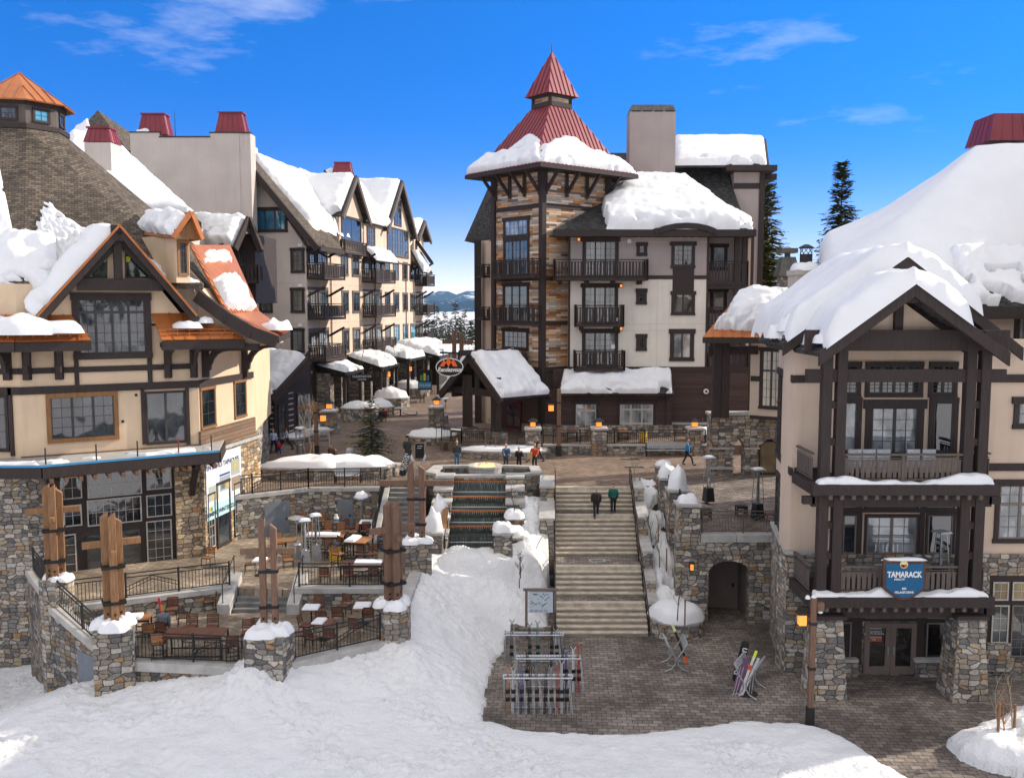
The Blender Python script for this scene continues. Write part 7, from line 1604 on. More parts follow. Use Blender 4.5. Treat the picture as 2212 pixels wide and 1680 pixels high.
# restaurant patio floor and fence
fa,fb=G(1190,985,ZP),G(1545,980,ZP); pf=MB(); ZR=5.66
pf.prism([(-5.2,66.2),(fa.x-2.5,64.9),(fa.x,64.6),(17.5,64.6),(17.5,70.9),(-5.2,72.5)],ZP-.2,ZR-.02); tag(pf.build('restaurant_patio_floor',M['paver_high']),kind='structure')
stonewall('patio_wall','low stone wall with snowy coping in front of the restaurant windows',[(2.2,64.5),(14.5,64.5)],ZP-.2,ZR-.05,.4,.13)
PX=[(1151,4),(1293,0),(1500,0),(1010-12,7)]
for i,(x,lb) in enumerate(((1151,'stone pillar with square lantern left of the walking man in black'),(1293,'stone pillar with square lantern in front of the restaurant windows'),(1499,'stone pillar with square lantern beside the man in the bright blue jacket'))):
    X=XX(x,64.4)*1.012; t=pillar('lantern_pillar',lb,X,64.4,1.05,ZP-.1,ZR+1.15,group='lantern pillars along the plaza'); m=MB(); m.lathe((X,64.4,ZR+1.3),[(.26,0),(.26,.05)],4,a0=PI/4); m.lathe((X,64.4,ZR+1.68),[(.5,0),(.46,.06),(.05,.28)],4,a0=PI/4); t2=m.build('lantern',M['iron'],t); m=MB(); m.lathe((X,64.4,ZR+1.35),[(.24,0),(.24,.33)],4,a0=PI/4); m.build('lantern_glass',M['lamp'],t2)
for i,(x,y,lb) in enumerate(((613,942,'lantern topped stone pillar at the far left of the plaza by the log shop'),(712,935,'lantern topped stone pillar with blue white snow beside the timber signpost'),(943,925,'lantern topped stone pillar by the restaurant fence and mushroom heater'))):
    p=G(x,y,ZP); t=pillar('lantern_pillar',lb,p.x,p.y,1.25,ZP-.1,ZP+1.75,group='lantern pillars along the plaza'); m=MB(); m.lathe((p.x,p.y,ZP+2.0),[(.3,0),(.3,.05)],4,a0=PI/4); m.lathe((p.x,p.y,ZP+2.42),[(.55,0),(.5,.06),(.05,.3)],4,a0=PI/4); t2=m.build('lantern',M['iron'],t); m=MB(); m.lathe((p.x,p.y,ZP+2.05),[(.28,0),(.28,.37)],4,a0=PI/4); m.build('lantern_glass',M['lamp'],t2); snowblob('snow_cap',(p.x,p.y,ZP+1.88),.62,.6,.15,t,i,pw=3)
railing('railing',[(2.9,64.6,ZR),(6.7,64.6,ZR),(7.2,64.6,ZR),(13.6,64.6,ZR)],1.05,'long black railing in front of the restaurant windows'); railing('railing',[(-1.5,65.2,ZR),(2.2,64.7,ZR)],1.05,'black railing between the curved planter and the first lantern pillar',chev=False)
railing('railing',[(-5.1,66.5,ZR),(-3.6,65.4,ZR),(-1.5,65.2,ZR)],1.05,'black railing wrapping the corner of the restaurant patio by the timber posts',chev=False)
pb=MB(); pb.box(13.4,66.3,ZR,16.3,68,ZR+.55); t=thing('raised_bed','long snow covered stone bed behind the bench, right of the restaurant windows','planter',(14.5,67,ZR)); pb.build('masonry',M['stone'],t); snow(t,[(13.3,66.2,ZR+.56),(16.4,66.2,ZR+.56),(16.4,68,ZR+.56),(13.3,68,ZR+.56)],.35,30,16,5,.4,.05)
# ---------------------------------------------------------------- patio furniture
def mk_chair(name,label,cat,sh=.45,bar=False,mat='slat'):
    t=thing(name,label,cat); w,d=.46,.45; bh=sh+.42; ir=M['iron']
    for (x,y) in ((-w/2,-d/2),(w/2,-d/2)): m=MB(); m.bar((x*1.03,y*1.08,0),(x,y,sh),.03); m.build('leg',ir,t)
    for x in (-w/2,w/2): m=MB(); m.path([(x*1.03,d/2*1.15,0),(x,d/2,sh),(x,d/2+.09,bh)],.016,4); m.build('leg',ir,t)
    m=MB(); 
    for i in range(6): y=-d/2+.03+i*(d-.06)/5; m.cbox(0,y,sh+.012,w,.062,.02)
    m.build('seat',M[mat],t); m=MB()
    for i in range(5): z=sh+.12+i*.075; k=(z-sh)/.42; m.cbox(0,d/2+.09*k-.012,z,w-.03,.02,.06)
    m.build('backrest',M[mat],t)
    f=MB(); f.bar((-w/2,-d/2,sh-.02),(w/2,-d/2,sh-.02),.03); f.bar((-w/2,d/2,sh-.02),(w/2,d/2,sh-.02),.03); f.bar((-w/2,-d/2,sh-.02),(-w/2,d/2,sh-.02),.03); f.bar((w/2,-d/2,sh-.02),(w/2,d/2,sh-.02),.03); f.bar((-w/2,d/2+.09,bh),(w/2,d/2+.09,bh),.025)
    if bar:
        for z in (.2,.36): f.bar((-w/2,-d/2,z),(w/2,-d/2,z),.025); f.bar((-w/2,d/2,z),(w/2,d/2,z),.025); f.bar((-w/2,-d/2,z),(-w/2,d/2,z),.025); f.bar((w/2,-d/2,z),(w/2,d/2,z),.025)
    f.build('seat_frame',ir,t); return t
def mk_table(name,label,cat,w,d,h,ped=False,mat='slat',snowf=None,th=.04):
    t=thing(name,label,cat); m=MB(); m.cbox(0,0,h-th/2,w,d,th); m.build('tabletop',M[mat],t,bevel=.006); ir=M['iron']
    if ped:
        m=MB(); m.tube((0,0,.03),(0,0,h-th),.04); m.build('pedestal',ir,t); m=MB(); m.lathe((0,0,0),[(.27,0),(.27,.02),(.08,.05)],12); m.build('base',ir,t)
    else:
        for x in (-w/2+.05,w/2-.05):
            for y in (-d/2+.05,d/2-.05): m=MB(); m.cbox(x,y,(h-th)/2,.06,.06,h-th); m.build('leg',ir,t)
        m=MB(); m.cbox(0,-d/2+.05,.22,w-.1,.04,.05); m.cbox(0,d/2-.05,.22,w-.1,.04,.05); m.cbox(0,0,.22,.05,d-.1,.05) ; m.cbox(0,-d/2+.04,h-th-.04,w-.1,.03,.08); m.build('stretcher',ir,t)
    if snowf:
        a,b=snowf; snow(t,[(w*(a-.5),-d/2+.03,h),(w*(b-.5),-d/2+.03,h),(w*(b-.5),d/2-.03,h),(w*(a-.5),d/2-.03,h)],.09,22,14,len(label),.09,.03,lump=.5,name='snow_cover')
    return t
ch0=mk_chair('patio_chair','','chair'); chd=mk_chair('patio_chair','','chair',mat='slat_dark'); bs0=mk_chair('bar_stool','','bar stool',.76,True); bsd=mk_chair('bar_stool','','bar stool',.76,True,'slat_dark')
used=set()
def put(proto,p,rz,label,group,s=1):
    o=proto if proto.name not in used else copy_tree(proto); used.add(proto.name); o.location=p; o.rotation_euler=(0,0,R(rz)); o['label']=label; o['group']=group; return o
gc='wooden slat chairs on the dining patio'; gb='tall slatted bar stools on the dining patio'
# (px,py,z,rz,label,kind)
CH=[(452,1318,ZL,-60,'lone slat chair with a sunlit orange seat beside the short patio steps',0),(372,1336,ZL,10,'dark slat chair with its back to the wall below the hanging red ribbon',1),(305,1334,ZL,35,'pale sunlit slat chair just right of the second orange timber post',0),(279,1336,ZL,0,'dark slat chair half hidden behind the second orange timber post',1),(398,1352,ZL,-75,'dark slat chair seen side on, next to the seated blond person',1),
(324,1385,ZL,190,'large orange slat chair in front of the small orange table',0),(355,1382,ZL,170,'dark slat chair right behind the seated blond person',1),
(687,1330,ZL,0,'slat chair behind the left of the three small square tables',1),(697,1358,ZL,180,'slat chair in front of the left small table, back to the viewer',1),(730,1348,ZL,185,'slat chair between the left and right small tables, facing the steps',1),(743,1328,ZL,-20,'slat chair below the railing end, turned toward the right small table',1),
(784,1318,ZL,0,'slat chair behind the right snow covered small table',1),(770,1374,ZL,165,'slat chair in front of the right snow covered small table',1),(796,1350,ZL,190,'slat chair tucked at the near side of the right small table by the corner post',1),
(648,1392,ZL,100,'slat chair left of the front small table, near the middle stone pillar',1),(662,1372,ZL,80,'slat chair behind and left of the front small table',1),(713,1396,ZL,185,'slat chair in front of the front small table by the iron railing',1),(676,1400,ZL,150,'low slat chair between the front small table and the railing',1),
(541,1236,ZU,-80,'slat chair left of the little snowy pedestal table on the upper patio',0),(623,1228,ZU,20,'slat chair standing alone behind the slim twin timber post',0),(450,1222,ZU,-10,'slat chair against the cream lodge stone pier under the banner',0),(604,1190,ZU,30,'slat chair near the short mushroom heater',0),
(702,1262,ZU,185,'slat chair with its back against the railing left of the snowy patio table',1),(755,1262,ZU,180,'slat chair at the front left of the long snowy patio table',1),(809,1256,ZU,180,'slat chair at the front right of the long snowy patio table',1),(780,1215,ZU,5,'slat chair at the back left of the long snowy patio table',1),(804,1215,ZU,0,'slat chair at the back right of the long snowy patio table',1)]
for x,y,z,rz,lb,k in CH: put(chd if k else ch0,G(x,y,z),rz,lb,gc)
BS_=[(344,1428,ZL,190,'orange bar stool at the left end of the long high patio table',0),(412,1392,ZL,0,'bar stool behind the left half of the long high table',1),(458,1392,ZL,5,'bar stool behind the right half of the long high table',1),(503,1432,ZL,200,'bar stool with its back to the railing at the right of the long high table',1),(536,1405,ZL,10,'bar stool beside the middle stone pillar at the end of the high table',1),(552,1402,ZL,0,'bar stool hidden partly behind the slim twin timber post',1),
(651,1152,ZU,0,'bar stool against the back wall right of the grey blue vent door',0),(694,1152,ZU,5,'bar stool against the back wall left of the propane bottle',0),(727,1158,ZU,0,'bar stool at the back wall holding the white propane bottle',0),(757,1168,ZU,60,'black framed bar stool turned sideways under the mushroom heater',1),(668,1180,ZU,-10,'bar stool behind the long snowy high table, left side',0),(708,1176,ZU,0,'bar stool behind the long snowy high table, middle',0),(737,1178,ZU,10,'bar stool behind the right end of the long snowy high table',0),(714,1210,ZU,175,'bar stool in front of the long snowy high table by the slatted bin',1),(745,1205,ZU,120,'bar stool between the two high tables',1),(731,1228,ZU,150,'bar stool with snow on its seat right of the yellow slatted bin',0),(762,1178,ZU,-60,'sunlit bar stool at the corner of the tilted high table',0),(790,1176,ZU,0,'dark bar stool behind the tilted high table',1),(826,1186,ZU,-90,'bar stool at the right end of the far high table',1)]
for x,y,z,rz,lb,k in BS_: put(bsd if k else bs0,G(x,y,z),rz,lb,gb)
TB=[('patio_table','small orange slatted table with a snow crust right of the second timber post',1.3,.8,.75,0,(.3,.75),292,1370,ZL,12,'slat'),('high_table','long high brown slatted table standing behind the front railing',2.35,1.0,1.05,0,None,424,1420,ZL,0,'slat_dark'),
('patio_table','left small square table half covered by a slab of snow',.8,.8,.75,1,(.05,.95),673,1348,ZL,0,'slat_dark'),('patio_table','right small square table with a full slab of snow, next to the corner post',.85,.8,.75,1,(.05,.92),784,1345,ZL,0,'slat_dark'),('patio_table','front small square table, left half snowy and right half bare',.85,.8,.75,1,(0,.6),699,1380,ZL,-8,'slat_dark'),
('high_table','long high table with thick snow in front of the glass tube heaters',2.0,.8,1.05,0,(.0,.9),703,1198,ZU,0,'slat'),('high_table','high table half snow and half bare board, right of the slatted bin',1.15,1.3,1.05,0,(0,.5),775,1208,ZU,-12,'slat'),('high_table','far high table piled with snow under the mushroom heater',1.2,.8,1.05,0,(0,1),800,1168,ZU,0,'slat'),
('patio_table','long low slatted table with snow behind the right patio railing',2.0,.8,.75,0,(.3,.98),783,1248,ZU,0,'slat_dark'),('patio_table','little snowy pedestal table beside the slim twin timber post',.8,.8,.75,1,(.1,.9),562,1242,ZU,0,'slat'),('patio_table','bare sunlit table at the left of the patio heaters',1.2,.8,.75,1,None,618,1196,ZU,10,'amber_wood')]
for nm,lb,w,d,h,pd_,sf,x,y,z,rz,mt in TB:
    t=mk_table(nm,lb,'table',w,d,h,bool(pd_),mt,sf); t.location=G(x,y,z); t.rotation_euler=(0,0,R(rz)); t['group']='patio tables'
# heaters
def pyr(label,p,h=2.35,dark=False,sn=True,grp='glass tube pyramid heaters'):
    t=thing('patio_heater',label,'patio heater',(0,0,0),.3,grp); hb=.75; a=.26; b=.17; c=.13
    f=lambda s,z:[(-s,-s,z),(s,-s,z),(s,s,z),(-s,s,z)]
    m=MB(); m.hexa(*f(a,0),*f(b+.03,hb)); m.build('base_housing',M['plastic_bk' if dark else 'steel'],t)
    m=MB()
    for (i,j) in ((-1,-1),(1,-1),(1,1),(-1,1)): m.bar((i*(b+.05),j*(b+.05),hb),(i*c,j*c,h-.08),.025)
    m.build('frame',M['steel'],t); m=MB(); m.tube((0,0,hb),(0,0,h-.1),.06,.06,10); m.build('glass_tube',M['glass_light'],t)
    m=MB(); 
    for k in range(3): z=hb+.3+.4*k; s=(b+.05)+(c-b-.05)*(z-hb)/(h-hb); q=f(s,z); [m.bar(q[i],q[(i+1)%4],.012) for i in range(4)]
    m.build('guard',M['steel'],t); m=MB(); m.hexa(*f(.30,h-.08),*f(.24,h-.02)); m.build('hood',M['galv_light'],t)
    if sn: snowblob('snow_cap',(0,0,h-.02),.24,.24,.07,None,3,pw=3).parent=t
    t.location=p; return t
def mush(label,p,h=2.2,sn=.14):
    t=thing('patio_heater',label,'patio heater',(0,0,0),0,'mushroom patio heaters'); m=MB(); m.lathe((0,0,0),[(.24,0),(.24,.75),(.2,.8)],16); m.build('tank_housing',M['steel'],t); m=MB(); m.tube((0,0,.8),(0,0,h-.35),.03); m.build('pole',M['steel'],t); m=MB(); m.lathe((0,0,h-.38),[(.08,0),(.12,.12),(.12,.30)],12); m.build('burner',M['galv'],t)
    m=MB(); m.lathe((0,0,h-.1),[(.44,0),(.42,.04),(.12,.13),(.02,.15)],20); m.build('hood',M['steel'],t)
    if sn: snowblob('snow_cap',(0,0,h-.06),.40,.40,sn,None,4,pw=1.8).parent=t
    t.location=p; return t
pyr('front glass tube heater with steel base, left of the pair on the patio',G(660,1220,ZU)); pyr('rear glass tube heater with steel base, right of the pair on the patio',G(683,1207,ZU))
mush('mushroom heater with an icy flat hood standing left of the glass tube heaters',G(642,1206,ZU),sn=.06); mush('mushroom heater wearing a peaked snow hat in front of the retaining wall',G(781,1160,ZU),2.35,.32)
pyr('black based pyramid heater on the right terrace beside the arched wall',G(1530,1082,4.8),2.5,True,grp='black pyramid heaters'); pyr('black based pyramid heater near the front railing of the right terrace',G(1636,1118,4.6),2.6,True,grp='black pyramid heaters')
pyr('pyramid heater on the lodge balcony above the blue sign, right side',V((XX(2052,37.0),37.0,zD1)),2.2,True,False,'black pyramid heaters'); pyr('pyramid heater on the lodge balcony half hidden by the left posts',V((XX(1801,36.8),36.9,zD1)),2.2,True,False,'black pyramid heaters')
mush('small mushroom heater with snow on top by the restaurant fence',G(963,915,ZP),2.3,.12); mush('low mushroom heater with a snow disc near the three staked saplings',G(683,985,ZP)+V((-1.2,.4,0)),2.0,.12)
# propane, bin, ribbon, board
p=G(727,1158,ZU)+V((0,0,.79)); t=thing('propane_bottle','white propane bottle with a blue label sitting on a bar stool','gas bottle',p); m=MB(); m.lathe(p,[(.12,0),(.15,.03),(.15,.28),(.09,.36),(.03,.38)],14); m.build('tank',M['white_paint'],t,smooth=True); m=MB(); m.lathe(p,[(.153,.1),(.153,.22)],14); m.build('label_band',M['blue_strip'],t); m=MB(); m.lathe(p+V((0,0,.37)),[(.08,0),(.08,.1)],10); m.build('collar',M['white_paint'],t)
def slatbin(label,p):
    t=thing('litter_bin',label,'litter bin',(0,0,0),0,'slatted litter bins'); m=MB()
    for k in range(16): a=2*PI*k/16; m.cbox(.27*math.cos(a),.27*math.sin(a),.42,.03,.085,.8,rz=a)
    m.build('slats',M['yellow'],t); m=MB(); m.lathe((0,0,0),[(.24,.02),(.24,.8)],14); m.build('liner',M['plastic_bk'],t); m=MB(); m.lathe((0,0,.82),[(.3,0),(.3,.05),(.2,.16),(.05,.2)],16); m.build('lid',M['plastic_bk'],t); t.location=p; return t
slatbin('yellow slatted litter bin with a black dome lid in the middle of the patio',G(724,1212,ZU)); slatbin('amber slatted litter bin behind the restaurant railing',V((XX(1392,66),66,ZR))); slatbin('amber slatted litter bin by the log shop entrance',G(707,905,ZP)+V((.3,2,0)))
FRt_=Facet((-15.9,50.0),(-14.5,50.95)); FR3=Facet((-14.5,50.7),(-11.75,52.43)); FR4=Facet((-11.75,52.42),(-7.5,52.62))
for F,(x0,y0,x1,y1),lb in ((FR3,(571,1083,625,1135),'grey blue utility hatch in the retaining wall behind the patio heaters'),(FR4,(730,1078,763,1140),'grey utility door with a black handle in the retaining wall')):
    r=F.rect(x0,y0,x1,y1); m=MB(); F.box(m,r[0],r[2],ZU,r[3],0,.06); o=m.build('utility_door',M['grey_blue']); tag(o,lb,'door',kind='thing'); m=MB(); F.box(m,r[2]-.25,r[2]-.12,ZU+.8,ZU+.87,.06,.1); m.build('door_handle',M['black'],o)
# small tables on the terrace and restaurant patio
for lb,x,y in (('square black framed side table left on the right terrace',1524,1120),('square black framed side table right on the terrace by the heater',1601,1112)):
    t=mk_table('side_table',lb,'table',.6,.5,.5,False,'plastic_bk'); t.location=G(x,y,4.6); t['group']='terrace side tables'
put(chd,G(1664,1128,4.55),-90,'red brown slat chair at the right end of the terrace railing',gc)
for i,(x,yy) in enumerate(((1215,66.2),(1262,66.3),(1350,66.4),(1370,67.2))): put(chd,V((XX(x,yy),yy,ZR)),(80,-80,60,-100)[i],('slat chair behind the restaurant railing, left of the tall timber post','slat chair behind the restaurant railing, right of the timber post','slat chair beside the brown restaurant table','slat chair near the amber bin on the restaurant patio')[i],'slat chairs on the restaurant patio')
for i,(x,yy) in enumerate(((1237,66.4),(1348,66.4))): t=mk_table('patio_table',('brown restaurant table behind the railing below the left window','brown restaurant table behind the railing near the amber bin')[i],'table',.8,.7,.75,False,'slat_dark'); t.location=V((XX(x,yy),yy,ZR)); t['group']='restaurant patio tables'
put(chd,V((XX(1037,67.5),67.5,ZR)),-90,'slat chair under the gabled porch beside the timber post pedestal','slat chairs on the restaurant patio')
t=mk_table('patio_table','snowy table in the corner of the restaurant patio under the porch','table',.9,.8,.75,False,'slat_dark',(0,1)); t.location=V((XX(985,67),67,ZR))
# balcony grey chair backs on the upper porch deck
for i,x in enumerate((1862-0,1893,1925,1990,2024)):
    t=thing('balcony_chair',('leftmost','second','third','fourth','rightmost')[i]+' of the pale grey wicker chairs behind the upper balcony balustrade','chair',(XX(x-8,36.4),36.4,zD2),0,'grey chairs on the upper balcony'); b=t.location; m=MB(); m.cbox(b.x,b.y,b.z+.82,.52,.08,.72); m.build('backrest',M['galv_light'],t); m=MB(); m.cbox(b.x,b.y+.3,b.z+.42,.5,.55,.08); m.build('seat',M['galv_light'],t); m=MB(); [m.cbox(b.x+i_,b.y+j_,b.z+.2,.04,.04,.42) for i_ in (-.22,.22) for j_ in (0,.5)]; m.build('legs',M['iron'],t)
# ---------------------------------------------------------------- benches, racks, boards
def bench(label,p,rz,L=2.4,mat='galv_light'):
    t=thing('bench',label,'bench',(0,0,0),R(rz),'long slatted benches'); m=MB(); [m.cbox(0,-.18+.09*k,.44,L,.07,.03) for k in range(5)]; m.build('seat',M[mat],t); m=MB(); [m.cbox(0,.24+.02*k,.56+.09*k,L,.03,.07) for k in range(5)]; m.build('backrest',M[mat],t)
    m=MB(); [(m.cbox(x,.2,.45,.07,.07,.95),m.cbox(x,-.2,.2,.07,.07,.45),m.cbox(x,0,.6,.06,.5,.05)) for x in (-L/2,L/2)]; m.build('end_frame',M['iron'],t); t.location=p; return t
bench('grey slatted bench against the low wall beside the man in bright blue',V((XX(1447,63.6),63.7,ZP)),0,3.0); bench('grey slatted bench at the far left edge of the plaza by the jacketed group',G(562,975,ZP),0,2.6); bench('dark bench seen from the side behind the larger snow topped planter',G(912,868,ZP),-85,2.2,'grey_brown')
bench('pale bench standing by the retaining wall railing, seen from behind',G(758,1036,ZP)+V((0,-.9,0)),180,1.5); bench('bench by the small planter where two people are sitting',G(826,908,ZP),-75,1.8,'grey_brown')
for lb,x,y in (('picnic table with attached curved seats in the middle of the street',865,898),('farther picnic table with attached seats near the street trees',905,850)):
    p=G(x,y,ZP); t=thing('picnic_table',lb,'table',p,.1,'picnic tables in the street'); m=MB(); m.cbox(p.x,p.y,p.z+.75,1.7,.9,.06); m.build('tabletop',M['galv_light'],t)
    for sgn_ in (-1,1):
        m=MB(); m.cbox(p.x+1.35*sgn_,p.y,p.z+.45,.35,.9,.05); m.build('seat',M['galv_light'],t); m=MB(); m.path([p+V((.2*sgn_,0,.3)),p+V((.8*sgn_,0,.1)),p+V((1.5*sgn_,0,.1)),p+V((1.6*sgn_,0,.3)),p+V((1.35*sgn_,0,.45))],.04); m.build('seat_arm',M['iron'],t)
    m=MB(); m.tube(p,p+V((0,0,.75)),.07); m.build('pedestal',M['iron'],t)
def yrack(label,p,rz,h=1.25,L=1.2):
    t=thing('ski_rack',label,'ski rack',(0,0,0),R(rz),'galvanised Y shaped ski racks'); 
    for x in (-L/2,L/2):
        m=MB(); 
        for s in (-1,1): m.path([(x,.5*s,.02),(x,.2*s,.15),(x,.06*s,.35),(x,.06*s,.65),(x,.25*s,.9),(x,.38*s,h-.15)],.03)
        m.build('support',M['galv'],t)
    for s in (-1,1):
        m=MB(); 
        for k in range(11): xx=-L/2+L*k/10; m.bar((xx,.33*s,h-.22),(xx,.43*s,h),.025,.07)
        m.bar((-L/2,.33*s,h-.22),(L/2,.33*s,h-.22),.035); m.bar((-L/2,.43*s,h),(L/2,.43*s,h),.035); m.build('comb_rail',M['galv_light'],t)
    t.location=p; return t
yrack('Y shaped galvanised rack standing alone right of the stairway foot',G(1462,1452,0)+V((0,.55,0)),90,1.3,1.0); yrack('Y shaped galvanised rack holding the snowboard banner and bright skis',G(1640,1512,0)+V((-.2,.8,0)),60,1.35,1.3); yrack('Y shaped galvanised rack on the plaza beside the black snowboard and chalk sign',G(902,1034,ZP)+V((0,.5,0)),95,1.3,1.2)
def ski(mb,p,q,w=.09,up=(0,1,0)): mb.bar(p,q,w,.02,up=up)
def bigrack(label,x0,x1,yt,ground_y,skis,sd):
    a=G(x0,ground_y,0); b=G(x1,ground_y,0); h=1.35; t=thing('ski_rack',label,'ski rack',a,0,'long tubular ski racks'); r=random.Random(sd); L=b.x-a.x; y=a.y
    m=MB()
    for x in (a.x,b.x): m.tube((x,y,0),(x,y,h),.04); m.tube((x,y+.35,0),(x,y+.35,h),.03)
    m.build('upright',M['galv'],t); m=MB(); m.tube((a.x-.05,y,h),(b.x+.05,y,h),.045); m.tube((a.x-.05,y+.3,h-.08),(b.x+.05,y+.3,h-.08),.035); m.tube((a.x-.05,y-.2,h-.02),(b.x+.05,y-.2,h-.02),.035); m.bar((a.x-.05,y-.2,h-.02),(a.x-.05,y+.3,h-.05),.05); m.bar((b.x+.05,y-.2,h-.02),(b.x+.05,y+.3,h-.05),.05); m.build('top_rail',M['galv_light'],t)
    m=MB(); n=22
    for k in range(n): x=a.x+L*(k+.5)/n; m.path([(x-.05,y-.05,h),(x-.05,y-.05,h+.10),(x+.05,y-.05,h+.10),(x+.05,y-.05,h)],.008,4)
    m.build('hanger_loops',M['galv'],t)
    m=MB(); [m.tube((a.x+.3,y+.05,.06),(b.x-.3,y+.05,.06),.03)]; m.build('foot_rail',M['galv'],t)
    for (f,c,tilt,ln,lb) in skis:
        x=a.x+L*f; s=thing('pair_of_skis',lb,'skis',(x,y-.25,0),0,'skis and poles leaning in the long racks'); m=MB(); m.bar((x-.02,y-.35,0),(x-.02+tilt,y-.12,ln),.03,.085,up=(0,1,0)); m.bar((x+.03,y-.32,0),(x+.03+tilt*1.2,y-.10,ln-.03),.03,.085,up=(0,1,0)); m.bar((x-.02+tilt,y-.12,ln),(x-.09+tilt,y-.16,ln+.12),.02,.075,up=(0,1,0)); m.bar((x+.03+tilt*1.2,y-.10,ln-.03),(x+.11+tilt,y-.14,ln+.09),.02,.075,up=(0,1,0)); m.build('skis',cmat(c,.35),s)
        m=MB(); 
        for z in (.55,.85): m.cbox(x+.02+tilt*.4,y-.36+.1*z,z,.16,.14,.12)
        m.build('binding',M['black'],s)
        if r.random()<.75: m=MB(); m.tube((x+.18,y-.4,0),(x+.1+tilt,y-.1,1.2),.009,.009,4); m.tube((x+.24,y-.42,0),(x+.14+tilt,y-.1,1.2),.009,.009,4); m.tube((x+.09+tilt,y-.1,1.12),(x+.09+tilt,y-.1,1.25),.02); m.build('poles',M['galv_light'],s)
blk=(.015,.015,.018)
bigrack('rearmost of the three long tubular ski racks, below the trail map sign',1092,1214,1372,1432,[(.09,(.10,.10,.11),.05,1.9,'grey speckled skis at the left end of the rearmost rack'),(.42,blk,.0,1.75,'black skis in the middle of the rearmost rack with a teal strap'),(.56,(.05,.16,.16),.0,1.85,'dark teal skis right of the middle of the rearmost rack'),(.80,blk,.03,1.8,'narrow black skis near the right end of the rearmost rack'),(.90,(.35,.35,.37),-.04,1.5,'silver skis at the right end of the rearmost rack')],1)
bigrack('middle of the three long tubular ski racks',1118,1250,1412,1487,[(.14,blk,.03,1.6,'short black skis at the left of the middle rack'),(.90,(.55,.55,.56),.0,1.7,'white tipped skis near the right end of the middle rack'),(.985,(.42,.03,.02),.0,1.85,'bright red tipped skis at the right end of the middle rack'),(.72,blk,.02,1.7,'slim black skis right of centre in the middle rack'),(.78,(.03,.04,.20),.0,1.55,'dark blue skis in the right third of the middle rack')],2)
bigrack('front of the three long tubular ski racks, crowded with skis',1090,1232,1443,1532,[(.04,(.30,.14,.08),.02,1.75,'multicoloured skis with a helmet at the left end of the front rack'),(.12,(.4,.4,.42),.03,1.6,'white skis second from the left in the front rack'),(.24,(.06,.06,.17),.05,1.75,'purple blue skis in the left part of the front rack'),(.36,blk,.07,1.75,'black skis third from the left, leaning right, in the front rack'),(.48,(.12,.12,.13),.0,1.8,'dark grey skis at the centre of the front rack'),(.60,blk,.06,1.75,'black skis just right of the centre of the front rack'),(.70,(.2,.2,.21),.0,1.7,'grey skis two thirds along the front rack'),(.79,(.25,.05,.05),.03,1.75,'red and white skis in the crowded right part of the front rack'),(.86,(.42,.42,.42),.0,1.9,'long white skis in the crowded right part of the front rack'),(.93,blk,.0,1.5,'short black skis at the right end of the front rack')],3)
for i,f in enumerate((.42,.64)):
    for j,zq in enumerate((.5,1.0)): pass
# leaning ski with green tip, snowboard banners, bright skis
a=G(1484,1432,0); b=P(1452,1347,a.y+.25); t=thing('single_ski','black ski with a yellow tip and orange tail leaning on the lone Y rack','ski',a); m=MB(); c1=a.lerp(b,.18); c2=a.lerp(b,.80); m.bar(c1,c2,.10,.025,up=(0,1,0)); m.build('middle',cmat(blk,.35),t); m=MB(); m.bar(a,c1,.11,.026,up=(0,1,0)); m.build('tail',cmat((.75,.10,.02)),t); m=MB(); m.bar(c2,b,.11,.026,up=(0,1,0)); m.build('tip',cmat((.62,.66,.30)),t)
def board(name,label,a,b,w,c,txt=None,tsz=.2,rz_=0,n=10):
    t=thing(name,label,'snowboard',a); a=V(a);b=V(b); d=(b-a).normalized(); sd_=V((0,-1,0)); r=d.cross(sd_).normalized(); f=r.cross(d).normalized(); 
    if f.y>0: f=-f
    L=(b-a).length; out=[]
    for k in range(n): an=PI+PI*k/(n-1); out.append((w*math.cos(an),w*.8+w*.8*math.sin(an)))
    for k in range(n): an=PI*k/(n-1); out.append((w*math.cos(an),L-w*.8+w*.8*math.sin(an)))
    N=len(out); vs=[a+r*u+d*v for u,v in out]+[a+r*u+d*v-f*.03 for u,v in out]; m=MB(); m.add(vs,[list(range(N)),list(range(N,2*N))[::-1]]+[(i,N+i,N+(i+1)%N,(i+1)%N) for i in range(N)]); m.build('deck',cmat(c,.3),t)
    if txt:
        for s_,off,sz in txt:
            o=text(None,s_,(0,0,0),0,sz,M['white_paint'],ext=.002,bold=.004); X_=d; 
            if X_.z<0: X_=-X_
            Zn=f; Yn=Zn.cross(X_); MM=Matrix((X_,Yn,Zn)).transposed().to_4x4(); MM.translation=a+d*(L*.5)+r*off+f*.012-V(t.location); o.parent=t; o.matrix_local=MM
    return t
ga=G(868,1028,ZP); board('snowboard_banner','tall black snowboard shaped banner with Burton lettering beside the sloping plaza railing',ga,P(884,968,ga.y+.2),.22,blk,[('BURTON',-.09,.27),('NOTTUB',.10,.22)])
ga=G(1590,1474,0)+V((0,.1,0)); board('snowboard_banner','black snowboard with white Burton script leaning on the right Y rack',ga,P(1612,1384,ga.y+.3),.17,blk,[('Burton',0,.42)]); ga=G(1590,1492,0); board('snowboard','purple and orange patterned snowboard with bindings at the right Y rack',ga,P(1612,1420,ga.y+.25),.15,(.20,.10,.18)) 
